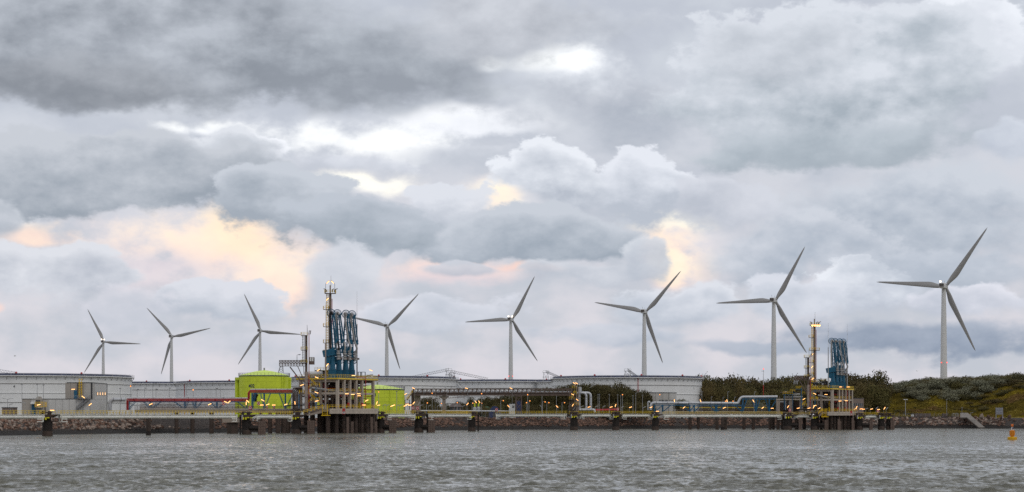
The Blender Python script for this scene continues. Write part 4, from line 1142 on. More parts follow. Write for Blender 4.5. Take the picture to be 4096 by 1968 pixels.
    for k in range(26):  # random dark boxes added to fill and darken the space between the decks
        s, q = .3 + .65 * r_.random(), .1 + .8 * r_.random(); zz = zl if k % 2 else zm + .4
        h_ = 1.6 + 2.9 * r_.random()
        MB().box(inn(s, q) + up(zz + h_ / 2), (1.0 + 2 * r_.random(), 1 + r_.random(), h_), rz).build('dark_filler_box', M_[['steel_brown', 'rust_dark', 'rust_dark', 'black_pipe'][r_.integers(4)]], t)
    for q in (.25, .6): # red fire hose cabinets
        MB().box(inn(-.02, q) + up(zl + 1.5), (.8, .5, 1.2), rz).build('fire_hose_cabinet', M_['red_paint'], t)
    m = MB(); m.pipe([inn(.03, .05) + up(zm - .9), inn(.03, .95) + up(zm - .9)], .12, n=8); m.build('fire_main', M_['red_paint'], t)
    for (q) in (.66,):
        m = MB(); a = inn(-.05, q); m.pipe([a + up(zl), a + up(zu + .4), inn(-.03, q - .2) + up(zu + .4)], .12, n=8); m.build('fire_riser', M_['red_paint'], t)
    # number board
    if cfg.get('board'):
        bp, by0, by1, d = cfg['board']; w = cfg['board_w']
        MB().b2(X(bp, d) - w / 2, X(bp, d) + w / 2, d - .05, d, Z(by1, d), Z(by0, d)).build('berth_number_board', M_['sign_white'], t)
        fr = MB(); x0, x1, z0, z1 = X(bp, d) - w / 2, X(bp, d) + w / 2, Z(by1, d), Z(by0, d)
        for a, b in (((x0, z0), (x1, z0)), ((x1, z0), (x1, z1)), ((x1, z1), (x0, z1)), ((x0, z1), (x0, z0))): fr.bar((a[0], d - .07, a[1]), (b[0], d - .07, b[1]), .14)
        fr.build('board_frame', M_['red_paint'], t)
        text(t, cfg['board_text'], (X(bp, d), d - .08, (z0 + z1) / 2), (z1 - z0) * .95, M_['dark_trim'], name='berth_number')
        MB().b2(x0, x1, d - .05, d, z1 + .12, z1 + .95).build('red_notice', M_['red_paint'], t)
    # hanging access ladder and gate in bright yellow at the near corner
    gx, gd = cfg['gate']
    g = MB()
    for s in (-.9, .9):
        g.bar((X(gx, gd) + s, gd, zlb - .6), (X(gx, gd) + s, gd, zl + 1.5), .16)
    for i in range(7): z_ = zlb - .4 + i * (zl + 1.8 - zlb) / 7; g.bar((X(gx, gd) - .9, gd, z_), (X(gx, gd) + .9, gd, z_), .10)
    g.bar((X(gx, gd) - 1.3, gd - .3, zlb - .6), (X(gx, gd) + 2.0, gd - .3, zlb - .6), .22)
    g.build('access_ladder', M_['yellow'], t)
    return t, inn

P1 = dict(near=(1350, 712), left=(1190, 722), right=(1507, 738), zl=8.75, zlb=6.9, zm=14.2, zu=19.75, fa=(1317, 709), fb=(1511, 717), deck_left=(1222, 718), deck_depth=34, panels=5,
          label='left loading platform of concrete columns carrying four blue loading arms', s=(0.0, .42, .92), t=(0.0, .155, .30, .455, .61, .90), col=(1.15, .62), seed=5,
          piles=[(1312, 711, 18), (1346, 713, 17), (1376, 714, 15), (1400, 716, 10), (1424, 716, 16), (1448, 717, 14), (1470, 718, 16), (1492, 719, 16), (1250, 722, 20), (1280, 724, 22), (1330, 728, 20), (1362, 730, 20), (1390, 731, 20), (1412, 732, 18), (1436, 733, 18), (1460, 734, 18), (1482, 735, 18), (1225, 730, 20), (1300, 736, 22), (1505, 733, 18)],
          fenders=[(1386, 1396, 1668, 707), (1404, 1414, 1686, 708), (1482, 1491, 1668, 712), (1499, 1509, 1686, 713)], board=(1375, 1645, 1655.5, 706.5), board_w=.95, board_text='8', gate=(1300, 706))
plat1, inn1 = loading_platform(P1)
P2 = dict(near=(3329, 893), left=(3243, 903), right=(3412, 922), zl=8.0, zlb=6.35, zm=13.4, zu=18.6, fa=(3308, 890), fb=(3429, 897), deck_left=(3262, 895), deck_depth=38, panels=3,
          label='right loading platform of slender concrete columns carrying four blue loading arms', s=(0.0, .5, .95), t=(0.0, .30, .45, .61, .77, .93), col=(1.25, .6), seed=9, npipes=40,
          piles=[(3310, 892, 13), (3325, 893, 12), (3338, 894, 12), (3352, 895, 12), (3365, 896, 12), (3378, 897, 12), (3391, 898, 12), (3405, 899, 12), (3421, 900, 11), (3285, 900, 13), (3270, 905, 13), (3300, 908, 13), (3318, 908, 13), (3345, 910, 13), (3372, 912, 13), (3398, 914, 13)],
          fenders=[(3351, 3361, 1676, 888), (3361, 3365, 1684, 889), (3407, 3415, 1671, 891), (3415, 3419, 1682, 892)], board=(3405, 1652, 1660.5, 889.5), board_w=.8, board_text='0', gate=(3296, 888))
plat2, inn2 = loading_platform(P2)
# the sloping stair from the catwalk up to each lower deck
def access_stair(p0, p1, label, cat='stair'):
    a, b = P(*p0), P(*p1)
    t = thing('access_stair', a, label, cat, 'yellow access stairs')
    stairs(t, a, b, 1.6, M_['steel_brown'], M_['yellow'], side=Vector((0, 1, 0)), h=1.25)
    m = MB(); m.slab([a + Vector((0, .2, -.35)), b + Vector((0, .2, -.35)), b + Vector((0, .2, -1.4)), a.lerp(b, .3) + Vector((0, .2, -1.1))], 1.2); m.build('concrete_soffit', M_['concrete'], t)
access_stair((1214, 1656, 704), (1288, 1636, 706), 'long sloping yellow stair at the left foot of the left platform')
access_stair((3275, 1659, 888), (3291, 1644, 889), 'short steep yellow stair at the left foot of the right platform')

# ------------------------------------------------------------------ marine loading arms
def loading_arm(name_label, loc, kind, dark=False, scale=1.0, group='blue marine loading arms'):
    """local frame: base at origin, X right, Z up, about 23 m tall"""
    t = thing('marine_loader', (0, 0, 0), name_label, 'loading arm', group)
    V = Vector
    m = MB(); m.box((0, 0, 1.4), (2.5, 2.0, 2.8)); m.build('base_block', M_['blue'], t)
    m = MB(); m.cyl((.1, 0, 2.8), (.1, 0, 5.5), 1.05, .8, n=14); m.cyl((.1, 0, 5.5), (.1, 0, 10.2), .8, .72, n=14); auto_smooth(m.build('riser_column', M_['blue'], t))
    # balance wheel low down
    def wheel(nm, c, r, sp=16, w=.16):
        c = V(c); rim = MB(); n = 28
        pts = [c + V((math.cos(2 * math.pi * i / n) * r, 0, math.sin(2 * math.pi * i / n) * r)) for i in range(n + 1)]
        for a, b in zip(pts, pts[1:]): rim.bar(a, b, .3, w * 1.3)
        o = rim.build(nm, M_['blue'], t)
        for i in range(sp):
            a = 2 * math.pi * i / sp; s = MB(); s.bar(c + V((math.cos(a) * .35, 0, math.sin(a) * .35)), c + V((math.cos(a) * r, 0, math.sin(a) * r)), .13); s.build('spoke', M_['blue'], o)
        MB().cyl(c + V((0, -.25, 0)), c + V((0, .25, 0)), .45, n=12).build('wheel_hub', M_['blue'], o)
        return o
    top = V((-.45 if kind == 'A' else .2, 0, 21.7))
    wheel('sheave_wheel', top + V((0, .55, 0)), 1.35)
    wheel('balance_wheel', (.6, .75, 6.2), 1.3)
    # counterweights
    if kind == 'A':
        m = MB(); m.box((-1.1, -.6, 8.4), (4.0, 1.3, 2.2), 0, -R(12)); m.build('counterweight', M_['blue'], t)
        m = MB(); m.box((-1.3, -.2, 5.9), (1.6, 1.1, 2.6), 0, R(10)); m.build('counterweight_arm', M_['blue'], t)
    else:
        m = MB(); m.box((-.3, .2, 9.6), (1.9, 1.1, 2.4), 0, R(6)); m.build('counterweight', M_['blue'], t)
    # inboard frame: two uprights and rungs
    b0 = V((.2 if kind == 'A' else -.75, 0, 9.6)); b1 = V((1.05 if kind == 'A' else .55, 0, 9.6)); t0 = top + V((-.15, 0, 0)); t1 = top + V((.55, 0, -.4))
    fr = MB(); fr.bar(b0, t0, .46, .55); fr.bar(b1, t1, .4, .5)
    for i in range(1, 7): fr.bar(b0.lerp(t0, i / 7), b1.lerp(t1, i / 7), .22)
    fr.build('inboard_frame', M_['blue'], t)
    # outboard frame slanting down from the sheave
    e = V((1.6 if kind == 'A' else 1.85, -.5, 12.6)); s0 = top + V((.35, -.5, .2)); s1 = top + V((.95, -.5, .0))
    fr = MB(); fr.bar(s0, e + V((-.3, 0, 0)), .42, .45); fr.bar(s1, e + V((.3, 0, .1)), .46, .5)
    for i in range(1, 6): fr.bar(s0.lerp(e + V((-.25, 0, 0)), i / 6), s1.lerp(e + V((.25, 0, .1)), i / 6), .18)
    fr.box(e + V((0, 0, -.3)), (1.1, .8, 1.3), 0, R(8)); fr.build('outboard_frame', M_['blue'], t)
    # product pipe: up the inboard arm, over the sheave, down the outboard arm
    pmt = M_['black_pipe' if dark else 'grey_arm_pipe']
    if kind == 'A':
        m = MB(); m.pipe([(-.75, -.7, 9.9), (-.8, -.75, 21.5), (-.2, -.8, 22.2), (.25, -.85, 21.2), ], .34, n=12, bend=.8); m.pipe([(-.75, -.7, 9.9), (.1, -.4, 9.5), (.2, -.2, 9.0)], .34, n=12)
        m.pipe([e + V((.3, -.2, -.4)), e + V((.75, -.3, -2.6)), e + V((.5, -.3, -3.4))], .33, n=12)
    else:
        m = MB(); m.pipe([(-.1, -.75, 20.6), (-.25, -.8, 21.9), (.25, -.85, 22.0), (.45, -.9, 21.0)], .34, n=12, bend=.6); m.pipe([(-.15, -.8, 21.0), (1.15, -.9, 12.6), (2.1, -.95, 10.0), (1.5, -.9, 8.9), (1.4, -.8, 8.0)], .34, n=12, bend=.9)
    auto_smooth(m.build('product_pipe', pmt, t))
    # triple swivel coupling hanging at the end
    cx = 2.05 if kind == 'A' else 1.4
    for i, (zz, rr) in enumerate(((8.9, .55), (8.1, .72), (7.2, .60), (6.4, .72))):
        auto_smooth(MB().lathe((cx + .06 * i, -.6, zz - .4), [(rr * .6, 0), (rr, .15), (rr, .6), (rr * .6, .8)], 12).build('swivel_joint', M_['grey_arm_pipe'], t))
    MB().box((cx + .9, -.6, 6.6), (1.0, .7, .6)).build('valve_actuator', M_['steel_brown'], t)
    ba = MB(); ba.bar((-.3, -.3, 11.8), (2.0, -.3, 11.8), .16); ba.ball((2.1, -.3, 11.8), .42, 10, 6); ba.build('balance_ball', M_['blue'], t)
    c_ = MB(); c_.bar(V((.0, .3, 9.8)), top + V((-1.2, .5, -.3)), .06); c_.bar(V((1.6, .3, 7.2)), top + V((1.3, .5, -.3)), .06); c_.build('cable', M_['steel'], t)
    t.location = loc; t.scale = (scale,) * 3
    return t
A = [('A', 1329, True, 'leftmost loading arm of the left platform, with a dark pipe'), ('A', 1354, False, 'second loading arm from the left on the left platform'), ('B', 1381, False, 'third loading arm from the left on the left platform'), ('B', 1405, False, 'rightmost loading arm of the left platform')]
for i, (k, px, dk, lb) in enumerate(A):
    d = 716 + i * 3.4; loading_arm(lb, Vector((X(px, d), d, 19.75)), k, dk, 1.07)
A = [('A', 3331, False, 'leftmost loading arm of the right platform'), ('A', 3345, False, 'second loading arm from the left on the right platform'), ('B', 3358, False, 'third loading arm from the left on the right platform'), ('B', 3372, False, 'rightmost loading arm of the right platform')]
for i, (k, px, dk, lb) in enumerate(A):
    d = 899 + i * 3.2; loading_arm(lb, Vector((X(px, d), d, 18.6)), k, dk, 0.98)

# ------------------------------------------------------------------ towers and masts
def basket(parent, c, w, dpt, mat, h=1.1, off=0.0):
    c = Vector(c) + Vector((off, 0, 0))
    m = MB(); m.box(c + Vector((0, 0, -.08)), (w, dpt, .16)); m.build('landing', M_['steel_brown'], parent)
    x, y = w / 2, dpt / 2
    r = railing(parent, [c + Vector((-x, y, 0)), c + Vector((-x, -y, 0)), c + Vector((x, -y, 0)), c + Vector((x, y, 0))], mat, h=h, spacing=.9, t=0.09)
    return r
def ladder(parent, x, y, z0, z1, mat, w=.55, name='caged_ladder'):
    m = MB()
    for s in (-w / 2, w / 2): m.bar((x + s, y, z0), (x + s, y, z1), .2)
    n = int((z1 - z0) / .9)
    for i in range(n): m.bar((x - w / 2, y, z0 + (i + .5) * (z1 - z0) / n), (x + w / 2, y, z0 + (i + .5) * (z1 - z0) / n), .06)
    for i in range(int((z1 - z0) / .9)):
        z_ = z0 + 1.0 + i * .9; m.bar((x - w * .8, y - .6, z_), (x + w * .8, y - .6, z_), .12); m.bar((x - w * .8, y - .6, z_), (x - w * .5, y, z_), .06); m.bar((x + w * .8, y - .6, z_), (x + w * .5, y, z_), .06)
    return m.build(name, mat, parent)
def monitor_tower(px, d, y_base, y_top, wpx, landings, label, spike_y, side=-1, floods=(), hoops=True, wide=()):
    c = Vector((X(px, d), d, Z(y_base, d))); zt = Z(y_top, d); r = wpx * d / F / 2
    t = thing('monitor_tower', c, label, 'tower', 'fire monitor towers on the platforms')
    auto_smooth(MB().cyl(c, Vector((c.x, d, zt)), r * 1.05, r * .95, n=16).build('shaft', M_['mast_brown'], t))
    ladder(t, c.x + side * (r + .55), d - .1, c.z + 1, zt, M_['yellow'])
    for yy in landings: basket(t, (c.x, d - .1, Z(yy, d)), 2.0, 1.8, M_['yellow'], off=side * (r + 1.0))
    for yy in wide: basket(t, (c.x, d - .1, Z(yy, d)), 4.4, 2.2, M_['yellow'])
    # top platform with monitors
    top = Vector((c.x, d, zt)); basket(t, top, 3.9, 3.0, M_['yellow_pale'])
    MB().cyl(top, top + Vector((0, 0, 2.9)), r * .55, n=10).build('top_stub', M_['tower_grey'], t)
    for s in (-1, .6, 1.2):
        m = MB(); q = top + Vector((s * 1.4, -.9, .4)); m.cyl(q, q + Vector((0, 0, .8)), .22, n=8); m.cyl(q + Vector((0, 0, .8)), q + Vector((s * .9, -.3, 1.2)), .18, .12, n=8); m.build('water_monitor', M_['steel_brown'], t)
    MB().cyl(top + Vector((.25, 0, 2.5)), Vector((c.x + .25, d, Z(spike_y, d))), .10, .05, n=6).build('lightning_rod', M_['rail_white'], t)
    # vertical red fire main on the shaft
    MB().cyl(c + Vector((-side * (r + .2), -.1, 0)), Vector((c.x - side * (r + .2), d - .1, zt - 2)), .12, n=6).build('fire_main', M_['red_dark'], t)
    for fx in floods:
        q = top + Vector((fx, -1.75, -.1)); MB().cyl(q + Vector((0, .25, .1)), q, .40, .48, n=10).build('floodlight_housing', M_['steel'], t)
        MB().cyl(q + Vector((0, -.001, 0)), q + Vector((0, -.06, 0)), .44, n=10).build('floodlight_lens', M_['flood'], t)
    return t
monitor_tower(1321, 724, 1512, 1173, 10.5, (1237, 1306, 1371, 1412), 'tall slim fire monitor tower left of the blue loading arms', 1102)
monitor_tower(3258, 905, 1545, 1301, 9.5, (1350, 1450, 1499), 'tall tower with orange floodlights left of the right loading arms', 1248, floods=(-1.15, -.05, 1.05, 1.95), wide=(1401,))
def gangway_tower(px, d, y_base, y_top, w0, label, gang, cabin, strut, landings, red_px, leg_y):
    c = Vector((X(px, d), d, Z(y_base, d))); zt = Z(y_top, d); s_ = d / F
    t = thing('gangway_tower', c, label, 'tower', 'gangway towers on the platforms')
    zs = Z((gang[2] + gang[3]) / 2, d)
    auto_smooth(MB().cyl(c, Vector((c.x, d, zs - 3)), w0 * s_ / 2, n=18).build('lower_shaft', M_['tower_grey'], t))
    auto_smooth(MB().cyl(Vector((c.x, d, zs - 3)), Vector((c.x, d, zt)), w0 * s_ / 2 * .72, n=16).build('upper_shaft', M_['steel_brown'], t))
    for zz in (c.z + 4, c.z + 9): MB().lathe((c.x, d, zz), [(w0 * s_ / 2 + .12, 0), (w0 * s_ / 2 + .12, .25)], 18).build('flange', M_['steel'], t)
    # lattice gangway pointing left
    x0, x1, y0, y1 = X(gang[0], d), X(gang[1], d), Z(gang[3], d), Z(gang[2], d)
    for dy in (-.8, .8):
        m = MB()
        for zz in (y0, y0 + (y1 - y0) * .35, y1): m.bar((x0, d + dy, zz), (x1, d + dy, zz), .18)
        n = 9
        for i in range(n + 1): m.bar((x0 + (x1 - x0) * i / n, d + dy, y0), (x0 + (x1 - x0) * i / n, d + dy, y1), .12)
        for i in range(n): m.bar((x0 + (x1 - x0) * i / n, d + dy, y0 + (y1 - y0) * .35), (x0 + (x1 - x0) * (i + 1) / n, d + dy, y1), .11); m.bar((x0 + (x1 - x0) * i / n, d + dy, y1), (x0 + (x1 - x0) * (i + 1) / n, d + dy, y0 + (y1 - y0) * .35), .11)
        m.build('gangway_truss', M_['steel_brown'], t)
    MB().b2(x0, x1, d - .7, d + .7, y0 - .05, y0 + .12).build('gangway_floor', M_['steel_brown'], t)
    lg = MB(); zl_ = Z(leg_y, d)
    for dx in (-.2, 1.5):
        for dy in (-.6, .6): lg.bar((x0 + .4 + dx * .5, d + dy, y0), (x0 - .2 + dx, d + dy, zl_), .15)
    for i in range(3):
        za, zb = y0 + (zl_ - y0) * i / 3, y0 + (zl_ - y0) * (i + 1) / 3
        lg.bar((x0, d - .6, za), (x0 + 1.2, d - .6, zb), .1); lg.bar((x0 + 1.2, d - .6, za), (x0, d - .6, zb), .1)
    lg.build('end_ladder', M_['galv'], t)
    (sx0, sy0), (sx1, sy1) = strut
    for dy in (-.6, .6):
        m = MB(); m.bar((X(sx0, d), d + dy, Z(sy0, d)), (X(sx1, d), d + dy * .5, Z(sy1, d)), .32); m.build('raking_strut', M_['steel_brown'], t)
    m = MB(); xm = (x0 * .3 + x1 * .7)
    m.bar((xm, d - .5, y0), (c.x - .6, d - .4, y0 - 5.5), .26); m.bar((xm + 2.2, d - .5, y0), (c.x - .8, d - .4, y0 - 3), .2); m.bar((xm + 3.2, d + .5, y0), (xm + 3.0, d + .5, y0 - 5.5), .3); m.build('knee_brace', M_['steel_brown'], t)
    cx0, cx1, cy0, cy1 = cabin
    cb = MB().b2(X(cx0, d), X(cx1, d), d - 1.2, d + 1.2, Z(cy1, d), Z(cy0, d)).build('operator_cabin', M_['steel_brown'], t)
    wx = (X(cx1, d) - X(cx0, d))
    for k in (0, 1): MB().b2(X(cx0, d) + wx * (.14 + .45 * k), X(cx0, d) + wx * (.45 + .45 * k), d - 1.26, d - 1.2, Z((cy0 * .45 + cy1 * .55), d), Z(cy0 + 1.2, d)).build('cabin_window', M_['sign_white'], cb)
    for yy in landings: basket(t, (c.x, d - .2, Z(yy, d)), 2.2, 1.8, M_['yellow_pale'], off=-.7)
    ladder(t, c.x - w0 * s_ / 2 - .35, d - .4, zs + 1, zt, M_['galv'])
    MB().cyl((c.x + .4, d, zt), (c.x + .3, d, zt + 3.6), .12, .06, n=6).build('aerial', M_['steel'], t)
    for dx in (.9, 1.4): MB().cyl((c.x + dx, d - .3, zt + .2), (c.x + dx + .25, d - .5, zt + 1.6), .14, n=6).build('small_monitor', M_['steel_brown'], t)
    MB().cyl((X(red_px, d - 1), d - 1, c.z), (X(red_px, d - 1), d - 1, zt + .5), .13, n=8).build('fire_riser', M_['red_dark'], t)
    return t
gangway_tower(1225, 709, 1634, 1340, 13.5, 'grey tower with lattice gangway reaching left, on the left platform', (1118, 1222, 1442, 1464), (1238, 1257, 1429, 1458), ((1160, 1468), (1220, 1546)), (1342, 1400, 1452), 1236, 1491)
gangway_tower(3233, 892, 1644, 1429, 11, 'grey tower with short lattice gangway, on the right platform', (3178, 3230, 1503, 1521), (3236, 3243, 1493, 1506), ((3200, 1527), (3229, 1577)), (1430, 1472, 1508), 3241, 1537)
def thin_mast(px, d, y0, y1, r0, r1, label, mat='galv'):
    a = P(px, y0, d); b = P(px, y1, d)
    t = thing('light_mast', a, label, 'mast', 'thin masts on the platforms')
    m = a.lerp(b, .62)
    MB().cyl(a, m, r0, r0 * .8, n=10).build('lower_tube', M_[mat], t); MB().cyl(m, b, r1, r1 * .5, n=8).build('upper_rod', M_['rail_white'], t)
    MB().box(a + Vector((0, 0, .1)), (.8, .8, .2)).build('base_plate', M_['steel'], t)
thin_mast(1302, 704, 1634, 1210, .30, .10, 'thin mast in front of the left platform, left of its arms', 'tower_grey')
thin_mast(1428, 735, 1512, 1164, .22, .07, 'thin lightning mast right of the left loading arms', 'steel_brown')
thin_mast(3313, 888, 1546, 1292, .22, .08, 'thin lightning mast left of the right loading arms')
thin_mast(3389, 914, 1546, 1297, .22, .08, 'thin lightning mast right of the right loading arms')

# ------------------------------------------------------------------ stairs and top-side equipment of the platforms
def stair_tower(flights, posts, label, d, landings):
    a = P(*flights[0][0], d)
    t = thing('stair_tower', a, label, 'stair', 'yellow zigzag stair towers')
    for (p, q) in flights: stairs(t, P(*p, d), P(*q, d), 1.1, M_['steel'], M_['yellow'], side=Vector((0, 1, 0)), h=1.15)
    for (px, y0, y1) in posts:
        MB().bar(P(px, y0, d - .2), P(px, y1, d - .2), .32).build('post', M_['blue_frame'], t)
    for (p0, p1, y) in landings:
        c = (P(p0, y, d) + P(p1, y, d)) / 2
        basket(t, c + Vector((0, .4, 0)), abs(X(p1, d) - X(p0, d)), 1.8, M_['yellow'], h=1.2)
    return t
stair_tower([((1231, 1560), (1247, 1545)), ((1262, 1545), (1232, 1515)), ((1231, 1616), (1247, 1603)), ((1262, 1603), (1232, 1577))], [(1264, 1546, 1634), (1196, 1577, 1634)], 'yellow zigzag stair beside the grey tower of the left platform', 711, [(1247, 1278, 1546), (1247, 1278, 1604), (1197, 1216, 1574)])
stair_tower([((3239, 1605), (3258, 1590)), ((3268, 1600), (3246, 1576)), ((3242, 1572), (3262, 1558)), ((3208, 1627), (3222, 1612))], [(3260, 1560, 1644), (3206, 1548, 1630)], 'yellow zigzag stair beside the grey tower of the right platform', 893, [(3244, 3270, 1600), (3244, 3272, 1557), (3208, 3226, 1624), (3208, 3228, 1577)])

def topside_rack(px0, px1, d, y0, y1, label, seed, colr='steel_brown'):
    r_ = np.random.default_rng(seed); a = P((px0 + px1) / 2, y1, d)
    t = thing('pipe_manifold', a, label, 'pipework', 'pipe manifolds on the platforms')
    zs = [Z(y1, d), Z((y0 + y1) / 2, d), Z(y0, d)]
    for px in np.linspace(px0, px1, 5): MB().bar((X(px, d), d, zs[0]), (X(px, d), d, zs[2]), .22).build('post', M_['blue_frame' if r_.random() < .4 else 'steel_brown'], t)
    for k in range(7):
        z_ = zs[0] + .4 + (zs[2] - zs[0]) * k / 7; r0 = .12 + .16 * r_.random(); dd = d + (k % 3) * .8 - .6
        m = MB(); m.pipe([(X(px0, dd), dd, z_), (X(px1 - 4 * r_.random(), dd), dd, z_), (X(px1, dd), dd, z_ - .8)], r0, n=8); m.build('pipe', M_[['steel_brown', 'grey_pipe', 'steel_brown', 'yellow_pale'][r_.integers(4)]], t)
    for k in range(7):
        px = px0 + (px1 - px0) * r_.random(); z_ = zs[0] + (zs[2] - zs[0]) * r_.random()
        m = MB(); m.cyl((X(px, d - .5), d - .9, z_), (X(px, d - .5), d - .9, z_ + .9), .3, n=8); m.cyl((X(px, d), d - 1.2, z_ + .5), (X(px, d), d - .6, z_ + .5), .38, n=8); m.build('valve', M_[['steel_brown', 'rust_dark', 'yellow', 'galv'][r_.integers(4)]], t)
    railing(t, [(X(px0 - 2, d), d - 1.6, zs[2]), (X(px1 + 2, d), d - 1.6, zs[2])], M_['yellow_pale'], h=1.1, spacing=1.2, t=.09)
    MB().b2(X(px0 - 2, d), X(px1 + 2, d), d - 1.7, d + 1.4, zs[2] - .15, zs[2]).build('grating', M_['blue_frame'], t)
    return t
topside_rack(1262, 1318, 728, 1482, 1511, 'pipe manifold on the upper deck left of the left loading arms', 3)
topside_rack(3243, 3270, 905, 1531, 1553, 'pipe manifold at the foot of the floodlit tower, right platform', 4)
topside_rack(3286, 3312, 902, 1524, 1553, 'pipe manifold on the upper deck left of the right loading arms', 6)
# horizontal white vessel on the left upper deck
def vessel(px0, px1, y, d, r, label, mat='white_paint'):
    a, b = P(px0, y, d), P(px1, y, d)
    t = thing('horizontal_vessel', ((a.x + b.x) / 2, d, a.z - r), label, 'vessel')
    m = MB(); m.tube([a, a.lerp(b, .05), a.lerp(b, .95), b], [r * .5, r, r, r * .5], n=16); auto_smooth(m.build('drum', M_[mat], t), 60)
    for f in (.2, .8): MB().box(a.lerp(b, f) + Vector((0, 0, -r - .1)), (.3, r * 1.6, .7)).build('saddle', M_['steel'], t)
vessel(1230, 1292, 1494, 722, .85, 'pale horizontal drum on the upper deck behind the grey tower')
def glass_shelter(px0, px1, y0, y1, d, label):
    t = thing('wind_shelter', P((px0 + px1) / 2, y1, d), label, 'shelter')
    m = MB(); x0, x1, z0, z1 = X(px0, d), X(px1, d), Z(y1, d), Z(y0, d)
    for x in (x0, x0 + (x1 - x0) * .33, x0 + (x1 - x0) * .5, x1):
        m.bar((x, d, z0), (x, d, z1), .14); m.bar((x, d + 2, z0), (x, d + 2, z1), .14)
    for z in (z0 + .1, z1): m.bar((x0, d, z), (x1, d, z), .14); m.bar((x0, d + 2, z), (x1, d + 2, z), .14); m.bar((x0, d, z), (x0, d + 2, z), .14); m.bar((x1, d, z), (x1, d + 2, z), .14)
    m.build('frame', M_['dark_trim'], t)
glass_shelter(1432, 1460, 1488, 1510, 738, 'open dark frame shelter right of the left loading arms')
def cabinet(px0, px1, y0, y1, d, label, mat):
    t = thing('equipment_box', P((px0 + px1) / 2, y1, d), label, 'cabinet')
    MB().b2(X(px0, d), X(px1, d), d, d + 1.2, Z(y1, d), Z(y0, d)).build('body', M_[mat], t)
    MB().b2(X(px0, d) - .08, X(px1, d) + .08, d - .08, d + 1.28, Z(y0, d), Z(y0, d) + .08).build('lid', M_[mat], t)
    MB().b2(X(px0, d) + .15, X(px0, d) + .3, d - .05, d, Z(y1, d) + .3, Z(y0, d) - .3).build('handle', M_['dark_trim'], t)
cabinet(1466, 1479, 1500, 1510, 736, 'beige equipment cabinet on the right end of the left upper deck', 'panel_beige')
cabinet(1480, 1492, 1498, 1510, 737, 'white equipment cabinet at the right corner of the left upper deck', 'white_paint')
cabinet(1269, 1277, 1610, 1620, 707, 'lime green cabinet at the top of the sloping yellow stair', 'lime')
